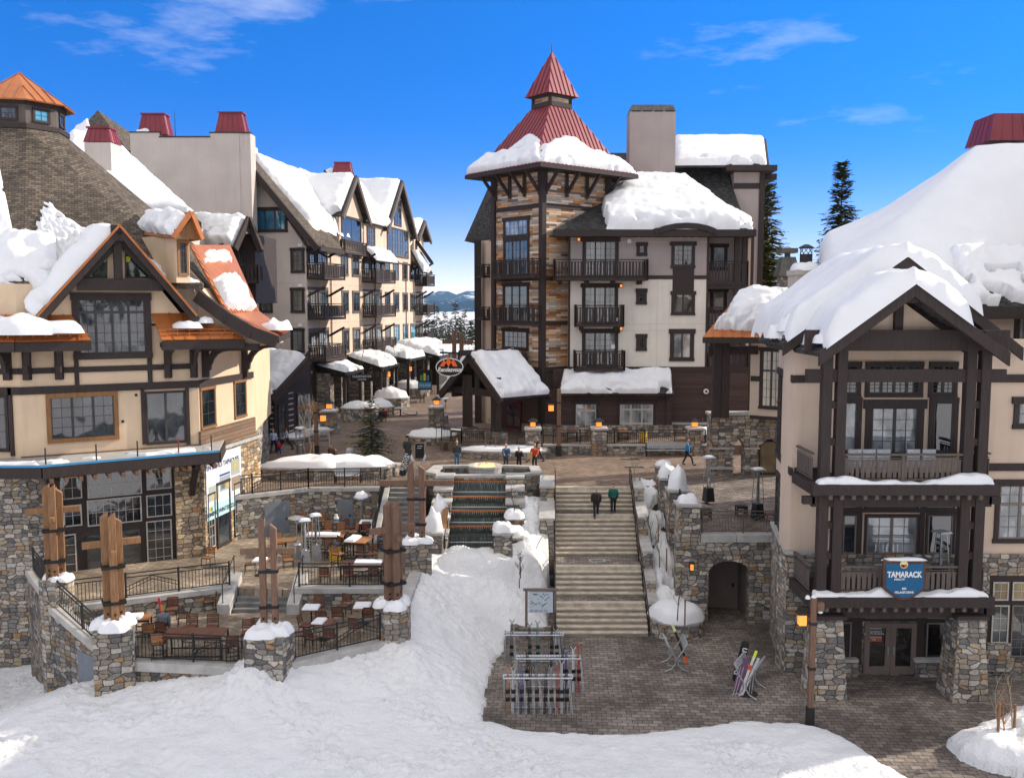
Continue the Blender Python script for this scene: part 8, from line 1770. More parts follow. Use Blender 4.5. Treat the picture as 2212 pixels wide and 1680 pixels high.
ga=G(1597,1502,0); t=thing('pair_of_skis','white skis with yellow green tips and red graphics leaning on the right Y rack','skis',ga); b=P(1634,1405,ga.y+.4); m=MB(); ski(m,ga,ga.lerp(b,.85),.1); ski(m,ga+V((.1,.02,0)),b+V((.1,0,-.3)),.1); m.build('skis',cmat((.62,.60,.58),.35),t); m=MB(); ski(m,ga.lerp(b,.85),b,.11); m.build('tip',cmat((.62,.75,.05)),t); m=MB(); m.cbox(*(ga.lerp(b,.6)),.12,.04,.3,ry=.3); m.build('graphic',cmat((.7,.12,.05)),t)
for i,(x0,y0,x1,y1) in enumerate(((1583,1503,1600,1460),(1618,1498,1625,1452))): a=G(x0,y0,0); t=thing('ski_poles',('pair of ski poles crossing in front of the patterned snowboard','pair of ski poles right of the bright skis')[i],'ski poles',a); b=P(x1,y1-20,a.y+.3); m=MB(); m.tube(a,b,.01); m.tube(a+V((.1,0,0)),b+V((.12,0,0)),.01); m.build('shaft',M['galv_light'],t)
m=MB(); p=G(1614,1497,0); m.lathe(p+V((0,0,.001)),[(.42,0),(.42,.012)],24); tag(m.build('manhole_cover',M['iron']),'round dark manhole cover in the paving under the bright skis','manhole cover',kind='thing')
for i,(x,y) in enumerate(((1381,985),(1378,1027),(1486,980))):
    p=G((1361,1370,1480)[i],(992,1009,0)[i] or 996,ZP); 
    if i<2: m=MB(); m.box(p.x-.6,p.y-.2,ZP+.002,p.x+.6,p.y+.2,ZP+.012); tag(m.build('drain_grate',M['iron']),('long drain slot in the plaza paving nearer the restaurant wall','long drain slot in the sunlit paving above the stairway')[i],'drain grate',kind='thing')
# boots
p=G(1768,1510,0); t=thing('boots','pair of black ski boots with orange cuffs standing beside the stone column','boots',p)
for dx in (-.1,.12): m=MB(); m.cbox(p.x+dx,p.y,.2,.13,.16,.4); m.cbox(p.x+dx,p.y-.07,.06,.13,.3,.12); m.build('shell',M['plastic_bk'],t,bevel=.03); m=MB(); m.cbox(p.x+dx,p.y,.41,.14,.15,.04); m.build('cuff',cmat((.8,.14,.02)),t)
# trail map sign
a=G(1138,1368,.15); b=G(1196,1366,.15); ySg=a.y; t=thing('map_sign','trail map board on two taupe posts at the left foot of the stairway','sign',a); x0,x1=XX(1136,ySg)*1.025,XX(1198,ySg)*1.025
x0=P(1137,1320,ySg).x; x1=P(1199,1320,ySg).x
for x in (x0,x1): m=MB(); m.box(x-.06,ySg-.05,-.1,x+.06,ySg+.05,P(x,1272,ySg).z); m.build('post',M['door_taupe'],t)
zt3,zb3=P(1160,1276,ySg).z,P(1160,1322,ySg).z; m=MB(); m.box(x0-.15,ySg-.08,zt3+.02,x1+.15,ySg+.08,zt3+.12); m.build('top_beam',M['door_taupe'],t); m=MB(); m.box(x0+.1,ySg-.03,zb3,x1-.1,ySg+.03,zt3-.02); pn=m.build('map_panel',cmat((.50,.56,.62)),t)
r=random.Random(5)
for cc,n,wd in (((.20,.30,.22),9,.05),((.55,.52,.2),4,.04),((.08,.12,.2),12,.03)):
    m=MB()
    for k in range(n): x=r.uniform(x0+.2,x1-.3); z=r.uniform(zb3+.3,zt3-.12); m.bar((x,ySg-.034,z),(x+r.uniform(-.2,.25),ySg-.034,z+r.uniform(-.14,.14)),.004,wd,up=(0,1,0)) if 0 else m.cbox(x,ySg-.033,z,r.uniform(.06,.25),.004,wd,ry=r.uniform(-.7,.7))
    m.build('map_drawing',cmat(cc),pn)
m=MB(); [m.cbox(x0+.25+.22*k,ySg-.033,zb3+.12-.04*j,.15,.004,.012) for k in range(4) for j in range(3)]; m.build('map_key',cmat((.1,.1,.12)),pn)
# chalkboard
p=G(901,998,ZP)+V((0,.3,0)); p=G(899,993,ZP); t=thing('chalkboard_sign','black chalkboard A-frame sign with pale frame behind the Y rack','sign',p); m=MB(); m.cbox(p.x+.25,p.y,p.z+.6,.72,.05,1.15,rx=-.12); m.build('frame',M['twig'],t); m=MB(); m.cbox(p.x+.25,p.y-.03,p.z+.62,.6,.03,1.0,rx=-.12); m.build('board',M['black'],t); m=MB(); [m.cbox(p.x+.25+(-1)**k*.03,p.y-.055+.012*k,p.z+.95-.14*k,.34-.04*(k%3),.006,.03,rx=-.12) for k in range(6)]; m.build('chalk_text',M['white_paint'],t)
# street lamp posts of the plaza
def slim(label,p,h,arm=True,lamp=(-1,.75),s=1.0,group='slim timber lamp posts',red=False):
    t=thing('lamp_post',label,'lamp post',p,0,group); m=MB(); m.cbox(p.x,p.y,p.z+h/2,.2*s,.2*s,h); m.build('post',M['timber_brown_shade'],t,bevel=.01); m=MB(); m.cbox(p.x,p.y,p.z+.35,.26*s,.26*s,.7); m.build('post_foot',M['iron'],t)
    m=MB(); [m.cbox(p.x,p.y,p.z+h*f,.25*s,.25*s,.1) for f in (.45,.8)]; m.build('strap',M['iron'],t)
    if arm:
        m=MB(); m.cbox(p.x+.25*s*-lamp[0],p.y,p.z+h*.9,1.5*s,.14*s,.22*s); m.build('cross_arm',M['timber_brown_shade'],t)
    lx=p.x+lamp[0]*.4*s; z=p.z+h*lamp[1]; m=MB(); m.cbox(lx,p.y,z+.24,.4*s,.4*s,.06); m.cbox(lx,p.y,z-.22,.3*s,.3*s,.04); l=m.build('lantern',M['iron'],t); m=MB(); m.cbox(lx,p.y,z,.26*s,.26*s,.4); m.build('lantern_glass',M['lamp'],l); return t
p=G(1751,1568,0)+V((0,.1,0)); h=P(1757,1290,p.y).z; t=slim('tall weathered timber lamp post in the snow beside the paving, with orange lantern',p,h,False,(-1,.83),1.0)
m=MB(); m.cbox(p.x+.25,p.y,h*.93,.25,.18,.3); m.build('bracket',M['timber_brown_shade'],t); [snowblob('snow_cap',(p.x+dx,p.y,h+dz),.1,.1,.12,t,4,pw=2) for dx,dz in ((0,0),(-.22,-.02),(.25,-.55))]
p=V((XX(1208,63.8),63.9,ZP)); slim('timber lamp post with an amber lantern in front of the restaurant wall',p,P(1208,840,63.9).z-ZP,False,(-1,.72),1.35)
p=G(684,983,ZP); slim('timber lamp post with a short cross arm behind the three staked saplings',p,P(685,868,p.y).z-ZP,True,(1,.70),1.25); p=G(800,858,ZP)+V((0,0,0)); slim('timber lamp post with a long arm and orange lantern in front of the street shops',p,P(800,800,p.y).z-ZP+.5,True,(1,.55),1.5)
p=V((XX(989,110),110,ZP)); timber('far timber lantern post at the end of the street, seen between the buildings',p.x,p.y,ZP,P(989,711,110).z-ZP,.2,'timber_brown_shade',False,.8,1.6)
# lift chair bench
p=G(672,972,ZP); t=thing('lift_chair_bench','old ski lift chair reused as a bench in the snowy planter','bench',p); m=MB(); 
for dx in (-1.0,1.3): m.path([p+V((dx,0,.3)),p+V((dx-.1,0,1.4)),p+V((dx+.4,0,1.5))],.05)
m.path([p+V((1.3,0,1.4)),p+V((1.35,-.1,.3)),p+V((1.9,-.3,.02))],.05); m.path([p+V((-1.0,0,1.4)),p+V((-1.1,-.1,.6)),p+V((-.8,-.3,.1))],.05); m.build('frame',M['galv_light'],t); m=MB(); [m.cbox(p.x+.15,p.y,p.z+1.15+.1*k,2.3,.04,.06) for k in range(4)]; m.build('backrest',M['galv_light'],t)
m=MB(); m.cbox(p.x+.15,p.y-.2,p.z+.75,2.3,.45,.05); m.build('seat',M['grey_brown'],t)
# satellite lamp on siding
p=P(1525,845,70.8); t=thing('wall_dish','small round white dish lamp on the dark siding','lamp',p); m=MB(); disc(m,p,.2,.2,-.08,0,18); m.build('dish',M['white_paint'],t); m=MB(); disc(m,p+V((0,-.1,0)),.09,.09,-.05,0,12); m.build('bulb',M['black'],t)
# ribbon
p=G(341,1316,2.0)+V((0,-.3,0)); p=P(340,1290,39.6); m=MB(); m.add([p+V((0,0,0)),p+V((.1,0,-.02)),p+V((.22,0,-.75)),p+V((.12,0,-.8)),p+V((0,.02,0)),p+V((.1,.02,-.02)),p+V((.22,.02,-.75)),p+V((.12,.02,-.8))],[(0,1,2,3),(7,6,5,4),(0,4,5,1),(1,5,6,2),(2,6,7,3),(3,7,4,0)]); tag(m.build('ribbon',cmat((.65,.02,.06))),'red pink ribbon hanging from the railing over the low terrace wall','ribbon',kind='thing')
# ---------------------------------------------------------------- people: one skinned body each, clothing as children
def skin(name,pts,edges,radii,mat,parent,root=0,sub=1,label=None):
    me=bpy.data.meshes.new(name); me.from_pydata([tuple(p) for p in pts],edges,[]); o=bpy.data.objects.new(name,me); C.objects.link(o)
    md=o.modifiers.new('Skin','SKIN'); md.use_smooth_shade=True; md.branch_smoothing=.6
    sv=me.skin_vertices[0].data
    for i,r in enumerate(radii):
        sv[i].radius=r if isinstance(r,tuple) else (r,r); sv[i].use_root=(i==root)
    s=o.modifiers.new('Subdivision','SUBSURF'); s.levels=sub; s.render_levels=sub
    bpy.context.view_layer.update(); ev=o.evaluated_get(bpy.context.evaluated_depsgraph_get()); m2=bpy.data.meshes.new_from_object(ev); bpy.data.objects.remove(o)
    m2.materials.clear(); m2.materials.append(mat); 
    for p in m2.polygons: p.use_smooth=True
    o=bpy.data.objects.new(name,m2); C.objects.link(o)
    if parent: o.parent=parent
    if label: o['label']=label
    return o
SKIN=cmat((.46,.27,.18),.6)
def person(label,p,rz,h=1.75,top=(.1,.1,.1),legs=(.03,.03,.04),hair=(.05,.03,.02),hat=None,pose='stand',shoe=(.02,.02,.02),long_=False,helmet=False,bare=False,stride=.0,arms=(0,0),bag=None,pack=None,hold=False):
    t=thing('person',label,'person',p,R(rz)); k=h/1.75; S=lambda *a:V(a)*k   # faces -Y
    sit=pose=='sit'; hz=.92 if not sit else .50; d=stride
    hip=S(0,0,hz); chest=S(0,.0,hz+.33); neck=S(0,.0,hz+.53); head=S(0,-.02,hz+.69); 
    pts=[hip,S(0,0,hz+.16),chest,neck,head,S(0,-.01,hz+.80)]; ed=[(0,1),(1,2),(2,3),(3,4),(4,5)]; rad=[(.13*k,.10*k),(.125*k,.095*k),(.15*k,.10*k),.052*k,(.086*k,.104*k),.066*k]
    la=[]; lg=[]
    for i,s in enumerate((-1,1)):
        a=arms[i]; b=len(pts); sh=S(s*.19,0,hz+.46)
        el=S(s*.235,-.02-.12*a,hz+.18+.03*a); wr=S(s*.215,-.08-.30*a,hz-.05+.25*a); hd=S(s*.21,-.11-.36*a,hz-.13+.28*a)
        pts+= [sh,el,wr,hd]; ed+=[(2,b),(b,b+1),(b+1,b+2),(b+2,b+3)]; rad+=[.055*k,.040*k,.028*k,(.036*k,.02*k)]; la.append((sh,el,wr))
        dirn=(hd-wr).normalized(); sd=V((s,0,0))
        for f in range(4): c=len(pts); q0=hd+V((0,-1,0))*(.022*(f-1.5))*k+dirn*.03*k; pts+=[q0+dirn*.045*k,q0+dirn*.075*k+V((-s*.012,0,0))*k]; ed+=[(b+3,c),(c,c+1)]; rad+=[.0095*k,.008*k]
        c=len(pts); pts.append(hd+V((-s*.03,-.035,.0))*k); ed.append((b+3,c)); rad.append(.010*k)
    for i,s in enumerate((-1,1)):
        b=len(pts); st=d*s
        if sit: q=[S(s*.09,0,hz-.02),S(s*.11,-.42,hz+.0),S(s*.11,-.46,.08),S(s*.12,-.60,.04)]
        else: q=[S(s*.09,0,hz-.06),S(s*.10,-.04+st*.32-.05*abs(st),.49),S(s*.10,.02+st*.62 if st<0 else .02+st*.50,.08),S(s*.11,-.14+st*.62 if st<0 else -.12+st*.50,.035)]
        pts+=q; ed+=[(0,b),(b,b+1),(b+1,b+2),(b+2,b+3)]; rad+=[.085*k,.055*k,.038*k,(.035*k,.03*k)]; lg.append(q)
    # nose and ears belong to the head
    b=len(pts); pts+=[head+S(0,-.115,-.005)]; ed.append((4,b)); rad.append(.016*k)
    for s in (-1,1): b=len(pts); pts.append(head+S(s*.088,.0,.0)); ed.append((4,b)); rad.append(.018*k)
    body=skin('body',pts,ed,rad,SKIN,t)
    e=MB(); [e.cbox(*(head+S(s*.034,-.106,.015)),.018*k,.012*k,.012*k) for s in (-1,1)]; e.cbox(*(head+S(0,-.103,-.05)),.045*k,.01*k,.009*k); me=e.build('face_features',M['black'],None); me.parent=t
    # jacket
    bul=1.32 if not bare else 1.08; jp=[hip+S(0,0,-.04 if not long_ else -.18),S(0,0,hz+.14),chest,S(0,0,hz+.50)]; je=[(0,1),(1,2),(2,3)]; jr=[(.165*k*bul,.135*k*bul),(.15*k*bul,.12*k*bul),(.175*k*bul,.13*k*bul),(.075*k*bul,.07*k*bul)]
    for sh,el,wr in la:
        b=len(jp); e2=el if not bare else sh.lerp(el,.75); jp+=[sh,e2]; je+=[(2,b),(b,b+1)]; jr+=[.075*k*bul,.062*k*bul]
        if not bare: jp.append(wr); je.append((b+1,b+2)); jr.append(.048*k*bul)
    skin('jacket' if not bare else 'shirt',jp,je,jr,cmat(top,.75),t,1)
    tp=[hip+S(0,0,.02)]; te=[]; tr2=[(.15*k,.125*k)]
    for q in lg: b=len(tp); tp+=[q[0],q[1],q[2]]; te+=[(0,b),(b,b+1),(b+1,b+2)]; tr2+=[.10*k,.073*k,.062*k]
    skin('trousers',tp,te,tr2,cmat(legs,.8),t)
    for q in lg: m=skin('shoe',[q[2]+S(0,.03,-.03),q[3]+S(0,-.02,.01),q[3]+S(0,-.07,.0)],[(0,1),(1,2)],[(.05*k,.045*k),(.05*k,.04*k),(.035*k,.025*k)],cmat(shoe),t)
    hc=hair if hat is None else hat
    skin('hair' if hat is None else ('helmet' if helmet else 'hat'),[head+S(0,.03,.045),head+S(0,.015,.105)]+([head+S(0,.07,-.10)] if (hat is None and long_) else []),[(0,1)]+([(0,2)] if (hat is None and long_) else []),[(.108*k,.102*k),(.092*k,.094*k)]+([(.07*k,.04*k)] if (hat is None and long_) else []),cmat(hc,.8 if not helmet else .35),t)
    if hat is not None and not helmet: m=MB(); m.lathe(head+S(0,.01,.19),[(.03,0),(.035,.03),(.01,.06)],8); o=m.build('pompom',cmat((.6,.3,.1)),None); o.parent=t
    if pack: m=MB(); m.cbox(0,.17*k,(hz+.28)*k,.28*k,.14*k,.42*k); o=m.build('backpack',cmat(pack),None,bevel=.04); o.parent=t
    return t
gp='people'
P2=lambda x,y,z=ZP:G(x,y,z)
person('person in a pale blue white jacket walking away beside the far left bench',P2(591,978),170,1.75,(.45,.52,.70),(.02,.02,.03),stride=.5,hat=(.45,.47,.5))
person('person in a light grey puffer jacket and black trousers striding beside the red child',P2(620,971),-75,1.68,(.42,.42,.46),(.02,.02,.025),(.10,.05,.03),stride=.9,long_=True)
person('small child in a bright red jacket holding hands with the group at the left',P2(603,981),160,.98,(.65,.02,.02),(.03,.05,.2),hair=(.08,.04,.02),stride=.3)
person('child in a dark blue jacket just behind the child in red',P2(598,976),175,1.25,(.03,.05,.22),(.02,.02,.04),hat=(.05,.06,.15))
person('dark haired person in a brown jacket sitting behind the long snowy planter',P2(716,998),150,1.72,(.10,.05,.03),(.03,.03,.03),pose='sit')
person('person in a white jacket sitting behind the spruce on the long planter bench',P2(757,998),200,1.70,(.55,.57,.62),(.03,.03,.03),pose='sit',hat=(.5,.5,.52))
person('dark haired woman in a green black jacket walking past the chalkboard',P2(880,996),5,1.7,(.035,.05,.04),(.02,.02,.025),(.04,.02,.02),stride=.35,long_=True)
person('man in a dark grey jacket, blue jeans and yellow orange hat near the fire pit',P2(987,1008),10,1.78,(.045,.05,.05),(.04,.13,.24),hat=(.50,.25,.05),stride=.15)
fb=ZP
person('person in a steel blue jacket with an orange brown hat warming at the fire pit',P2(1093,1014),15,1.72,(.03,.10,.20),(.05,.05,.06),hat=(.35,.20,.08),arms=(.9,.7))
person('person in a black jacket and pale teal helmet standing at the waterfall basin',P2(1121,1017),0,1.6,(.015,.015,.02),(.02,.02,.02),hat=(.22,.38,.42),helmet=True,arms=(.5,.6))
t=person('bald bearded man in a red orange jacket with a paper bag by the waterfall basin',P2(1155,1015),-20,1.76,(.50,.05,.02),(.03,.03,.04),hair=(.40,.25,.17),arms=(.3,.6))
q=P2(1144,1017); bgm=MB(); bgm.cbox(q.x,q.y-.1,ZP+1.0,.34,.2,.42); tag(bgm.build('paper_bag',cmat((.42,.28,.15))),'brown paper bag held in front of the man in the red orange jacket','bag',kind='thing')
person('man in a black T-shirt and black trousers striding right in front of the lantern pillar',P2(1160,997),-70,1.82,(.03,.04,.035),(.02,.02,.02),(.02,.015,.01),stride=.9,bare=True)
person('man in a bright blue jacket walking past the long bench and lantern pillar',P2(1485,1004),80,1.78,(.01,.20,.50),(.03,.03,.03),(.05,.03,.02),stride=.6)
sp=lambda x,y:(lambda Y:V(((x-1106)/ray(x,y).y*Y,Y,zstair(Y))))(y)
def onstair(x,Y): p=P(x,1080,Y); return V((p.x,Y,zstair(Y)))
person('person in a black brown jacket and white helmet climbing the long stairway',onstair(1288,50.6),180,1.8,(.045,.025,.02),(.02,.02,.025),hat=(.45,.45,.48),helmet=True,stride=.45,pack=(.02,.02,.02),shoe=(.10,.03,.03))
person('person in a dark teal green jacket and black helmet climbing the long stairway',onstair(1325,51.0),180,1.74,(.01,.10,.08),(.015,.015,.02),hat=(.02,.02,.025),helmet=True,stride=.3)
person('person in black sitting on the street bench, left of the one in red',P2(824,911),-30,1.7,(.02,.02,.025),(.02,.02,.02),pose='sit')
person('person in a dark red jacket sitting on the street bench beside the picnic table',P2(832,909),-40,1.7,(.25,.02,.03),(.02,.02,.02),pose='sit')
person('person with long blond hair in a grey jacket sitting on the lower patio',G(354,1372,ZL),185,1.7,(.16,.17,.19),(.03,.03,.04),(.50,.33,.10),pose='sit',long_=True)
# ---------------------------------------------------------------- trees
def conifer(label,p,h,rad,seed,mat='needles',dens=1.0,par_group=None,name='spruce_tree',low=.06,leaf=.22,gaps=.12,sn=False):
    r=random.Random(seed); t=thing(name,label,'tree',p,0,par_group); m=MB(); m.tube(p,p+V((0,0,h*.98)),h*.014+.03,.01,7); m.build('trunk',M['bark'],t)
    br=MB(); cr=MB(); vs=[]; fs=[]; nl=int(h*3.0*dens)+8
    for l in range(nl):
        f=low+(1-low)*(l/nl)**.92; z=h*f; L=rad*(1-f)**.85*r.uniform(.72,1.12)+.03*h*.15; nb=max(4,int(r.uniform(6,9)*(1.2-f*.4)))
        for b in range(nb):
            if r.random()<gaps: continue
            a=2*PI*(b+r.random()*.8)/nb+l*1.7; ln=L*r.uniform(.6,1.12); dr=r.uniform(-.34,-.12) if f<.75 else r.uniform(.0,.5); d=V((math.cos(a),math.sin(a),dr)).normalized(); o=p+V((0,0,z)); sd=V((-math.sin(a),math.cos(a),0))
            br.tube(o,o+d*ln,.012*h*.12+.008,.004,3,False)
            n=max(4,int(ln/leaf*2.6))
            for k in range(n):
                s=(k+r.random())/n; s=.12+.9*s; c=o+d*ln*s+V((0,0,.10*ln*s*s)); w=leaf*(1.15-s*.6)*r.uniform(.6,1.3)*(1+.35*ln/ max(rad,.1)); q=(sd*r.choice((-1,1))+d*r.uniform(.3,1.0)+V((0,0,r.uniform(-.35,.2)))).normalized(); n2=q.cross(V((r.uniform(-.3,.3),r.uniform(-.3,.3),1))).normalized()
                i=len(vs); e=c+q*w*1.25; vs+=[c-n2*w*.26,c+n2*w*.26,e+n2*w*.10,e-n2*w*.10]; fs.append((i,i+1,i+2,i+3))
    br.build('branches',M['bark'],t,fixn=False); cr.add(vs,fs); cr.build('crown',M[mat],t,fixn=False); return t
p=G(797,1003,ZP)+V((0,1.2,.6)); sp_=conifer('small spruce in the long planter with a few blue baubles, brown at the tip',p,P(797,862,p.y).z-p.z,2.4,3,'needles',2.0,leaf=.21,gaps=.05,low=.03)
m=MB(); r=random.Random(4); [m.lathe(p+V((rr*math.cos(a),rr*math.sin(a),z)),[(.02,0),(.05,.04),(.02,.09)],6) for rr,a,z in [((1-z/4.2)*1.25*r.uniform(.8,1),r.uniform(0,2*PI),z) for z in [r.uniform(.5,3.0) for _ in range(22)]]]; m.build('baubles',cmat((.03,.06,.4),.2),sp_)
def byp(label,x,yt,yb,Y,rad,seed,**k): p=P(x,yb,Y); return conifer(label,p,P(x,yt,Y).z-p.z,rad,seed,**k)
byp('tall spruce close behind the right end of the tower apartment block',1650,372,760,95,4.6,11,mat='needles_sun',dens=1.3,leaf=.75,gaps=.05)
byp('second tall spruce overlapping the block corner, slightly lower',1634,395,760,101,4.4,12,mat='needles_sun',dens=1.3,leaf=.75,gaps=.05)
byp('isolated tall spruce rising beyond the snowy lodge roof',1809,350,700,92,4.6,13,dens=1.5,leaf=.66,gaps=.08)
byp('tiny spruce tip peeking over the big right hand snow roof',2071,352,560,120,2.5,14,leaf=.5)
byp('spruce behind the small dark flue hood',1690,560,700,110,3.0,15,leaf=.5)
r=random.Random(8); lbs=[]
spots=[(908,742,672,230),(925,748,668,260),(944,745,660,250),(962,744,672,280),(985,742,650,240),(1003,745,668,300),(1019,744,690,200),(936,738,690,330),(972,738,688,320),(995,738,686,340),(915,735,695,350),(1026,738,700,330),(953,737,692,360)]
wd=['leftmost of the far conifers beside the long apartment building','second far conifer from the left in the gap between the buildings','third far conifer from the left in the gap','slim far conifer left of the tallest one','tallest far conifer in the gap between the buildings','far conifer right of the tallest one','far conifer against the balconies of the tower block']
for i,(x,yb,yt,Y) in enumerate(spots): byp(wd[i] if i<7 else 'small faraway conifer in the snowy valley row between the buildings',x,yt,yb,Y,(yb-yt)/2000*Y*.30,20+i,mat='needles_far',dens=.5,leaf=.9 if i<7 else 1.0,par_group='far valley conifers')
# bare brush belt beyond the street: uncountable
m=MB(); 
for k in range(420):
    x=r.uniform(900,1040); Y=r.uniform(135,190); b=P(x,740,Y); b.z=3.3; h=r.uniform(1.5,5); m.tube(b,b+V((r.uniform(-.5,.5),r.uniform(-.5,.5),h)),.05,.01,3,False)
    for j in range(3): c=b+V((0,0,h*r.uniform(.3,.8))); m.tube(c,c+V((r.uniform(-.8,.8),r.uniform(-.5,.5),r.uniform(.4,1.2))),.03,.008,3,False)
tag(m.build('bare_brush',M['brush'],fixn=False),'belt of bare winter brush beyond the end of the street','brush',kind='stuff')
def sapling(label,p,h,seed,mat='twig_dark',spread=.5,name='bare_sapling',n=11,stakes=0,r0=.03,group='bare saplings'):
    r=random.Random(seed); t=thing(name,label,'tree',p,0,group); m=MB(); pts=[V(p)]
    for k in range(5): pts.append(pts[-1]+V((r.uniform(-.05,.05)*h,r.uniform(-.03,.03)*h,h/5)))
    for k in range(5): m.tube(pts[k],pts[k+1],r0*(1-k*.17),r0*(1-(k+1)*.17),5)
    m.build('trunk',M[mat],t); m=MB()
    for k in range(n):
        f=r.uniform(.25,.97); i=min(4,int(f*5)); o=pts[i].lerp(pts[i+1],f*5-i); a=r.uniform(0,2*PI); L=h*(.42-.28*f)*r.uniform(.6,1.2); d=V((math.cos(a)*spread,math.sin(a)*spread,1)).normalized(); e=o+d*L; m.tube(o,e,r0*.42,r0*.12,4)
        for j in range(3): c=o.lerp(e,r.uniform(.3,.9)); a2=r.uniform(0,2*PI); m.tube(c,c+V((math.cos(a2)*.5,math.sin(a2)*.5,.9))*L*.35,r0*.2,r0*.08,3)
    m.build('branches',M[mat],t)
    for s in range(stakes):
        a=s*PI+.3; q=V(p)+V((.35*math.cos(a),.2*math.sin(a)-.1,0)); m=MB(); m.tube(q-V((0,0,.2)),q+V((0,0,1.0)),.035); m.build('stake',M['timber'],t)
    return t
def sg_(x,y,z): return G(x,y,z)
for i,(lb,x,y,z,yt,mt,st,sc) in enumerate((('pale twin stemmed sapling with three stakes in the long planter, left one',782-0,0,0,0,'twig',0,1),)): pass
q=G(785-0,1,1) if 0 else None
def sap(lb,x,y,z,yt,seed,mat='twig_dark',stakes=0,**k): p=G(x,y,z); return sapling(lb,p,P(x,yt,p.y).z-p.z,seed,mat,stakes=stakes,**k)
sap('pale bare sapling with stakes at the left of the long planter',660,985,5.7,862,1,'twig',2); sap('pale bare sapling right of the first, close to the timber lamp post',667,990,5.7,866,2,'twig',1); sap('thin bare sapling in front of the log shop windows',676,960,5.2,860,3,'twig',1)
sap('bare many branched little tree in the curved planter before the restaurant door',1060,972,5.5,905,4,'twig_dark',2,spread=1.0,n=18); sap('bare sapling against the dark siding beside the dish lamp',1526,930,5.8,862,5,'twig',2); sap('thin bare sapling in the round corner planter',940,958,5.6,870,6,'twig_dark')
sap('leafless sapling with a thick orange stake at the top of the stairway planting',1369,1068,4.6,975,7,'twig',1,spread=.8,n=16); sap('leafless sapling with a stake in the middle of the stairway planting',1408,1170,3.0,1090,8,'twig_dark',1); sap('lower leafless sapling with a stake in the stairway planting',1425,1225,2.3,1115,9,'twig_dark',1); sap('bare sapling with a stake standing in the round snowy planter',1463,1340,1.3,1225,10,'twig_dark',1,spread=.7)
sap('bare sapling in the snow above the trail map sign',1122,1270,1.7,1195,11,'twig_dark',0,spread=.8); sap('thin bare sapling beside the waterfall wall',1110,1130,3.9,1040,12,'twig_dark',0); sap('short reddish sapling at the top of the snow bank left of the stairway',1200,1066,4.6,985,13,'twig',0) if 0 else None
sap('short bare shrub low in the snow right of the waterfall pillar',1125,1248,2.1,1195,14,'twig_dark',0,spread=1.0,n=20)
for i,(x,y,yt,lb) in enumerate(((2155,1600,1465,'leftmost bare sapling in the snow island at the lower right corner'),(2190,1590,1455,'tallest bare sapling in the snow island at the lower right corner'),(2172,1595,1480,'red stemmed sapling between the two pale ones at the lower right'))): sap(lb,x,y,.5,yt,30+i,'twig' if i<2 else 'slat',0,spread=.5,n=9)
for i,(x,y,h) in enumerate(((2155,1598,1.35),(2190,1586,1.1))): p=G(x,y,.55); m=MB(); m.tube(p-V((0,0,.4)),p+V((0,0,h)),.05); tag(m.build('wooden_stake',M['timber']),('left orange wooden tree stake in the corner snow island','right orange wooden tree stake in the corner snow island')[i],'stake','wooden tree stakes',kind='thing')
r=random.Random(12)
for i,(x,y,h,tl) in enumerate(((1199,1075,1.6,.0),(1206,1120,1.3,.0),(1204,1140,1.2,.2))): pass
for i in range(5):
    x=(780,830,845,860,905)[i]; Y=(92,95,100,104,112)[i]; p=V((XX(x,Y),Y,ZP)); sapling(('bare street tree in front of the coffee shop','second bare street tree along the shop fronts','third bare street tree along the shop fronts','fourth bare street tree along the shop fronts','farthest bare street tree by the far canopy')[i],p,6.0,60+i,'twig_dark',r0=.05,group='bare street trees')
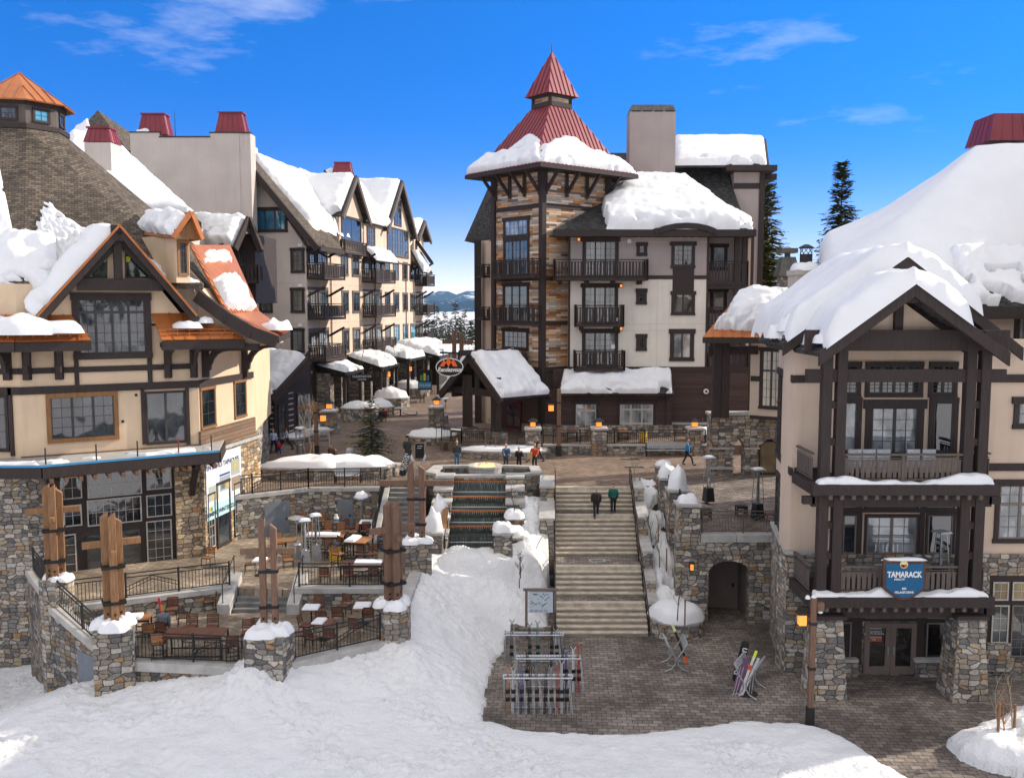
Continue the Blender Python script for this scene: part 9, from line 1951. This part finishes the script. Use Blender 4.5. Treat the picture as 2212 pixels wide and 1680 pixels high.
# ---------------------------------------------------------------- hills
def hills(name,Y,y0,amp,seed,mat,step=60):
    m=MB(); vs=[]; n=160; W=Y*.9
    for j in range(4):
        for i in range(n+1):
            x=-W+2*W*i/n; base=P(1106,y0,Y).z; q=noise.fractal(V((x/Y*38+seed,seed,0)),1.0,2.1,5); top=base+amp*(.62+.5*q)
            z=-90+(top+90)*(0,.55,.9,1)[j]; z+=amp*.12*noise.noise(V((x/Y*40,j*3.1,seed)))*(j in (1,2)); vs.append((x,Y+j*Y*.05,z))
    m.add(vs,[(j*(n+1)+i,j*(n+1)+i+1,(j+1)*(n+1)+i+1,(j+1)*(n+1)+i) for j in range(3) for i in range(n)]); tag(m.build(name,M[mat],smooth=True,fixn=False),kind='structure')
hills('hill_range',8000,662,80,1.3,'hazy_forest_hill'); hills('mountain_range',12000,652,250,4.2,'hazy_forest_hill')

# the ski hill opposite, behind the viewpoint, with its forest: it lights and mirrors in the windows
m=MB(); vs=[]; n=50
for j in range(n+1):
    for i in range(n+1):
        x=-260+520*i/n; y=-25-260*j/n; vs.append((x,y,-3+max(0,-25-y)*.30+6*noise.noise(V((x*.02,y*.02,5)))))
m.add(vs,[(j*(n+1)+i,(j+1)*(n+1)+i,(j+1)*(n+1)+i+1,j*(n+1)+i+1) for j in range(n) for i in range(n)]); tag(m.build('ski_hill',M['snow_ground'],smooth=True,fixn=False),kind='structure')
m=MB(); r=random.Random(77)
for k in range(520):
    x=r.uniform(-240,240); y=r.uniform(-270,-45)
    if noise.noise(V((x*.02,y*.012,9)))<-.05: continue
    z=-4+max(0,-25-y)*.30; h=r.uniform(9,20); w=h*r.uniform(.14,.2); 
    for q in range(4): m.lathe((x+r.uniform(-.3,.3),y,z+h*.1+q*h*.2),[(w*(1-q*.2),0),(w*.12,h*.34)],6,a0=r.random())
tag(m.build('ski_hill_forest',M['needles'],fixn=False),'dark forest on the ski hill','forest',kind='stuff')
# ---------------------------------------------------------------- thin blue air between here and the mountains
hz=bpy.data.materials.new('haze_air'); hz.use_nodes=True; nt=hz.node_tree; nt.nodes.clear(); out=nt.nodes.new('ShaderNodeOutputMaterial'); pv=nt.nodes.new('ShaderNodeVolumePrincipled'); pv.inputs['Color'].default_value=(.42,.66,1,1); pv.inputs['Density'].default_value=.000022; pv.inputs['Anisotropy'].default_value=.1; nt.links.new(pv.outputs[0],out.inputs['Volume'])
m=MB(); m.box(-16000,-120,-120,16000,16500,420); h=m.build('haze',hz); tag(h,kind='stuff')
SC.cycles.volume_bounces=0
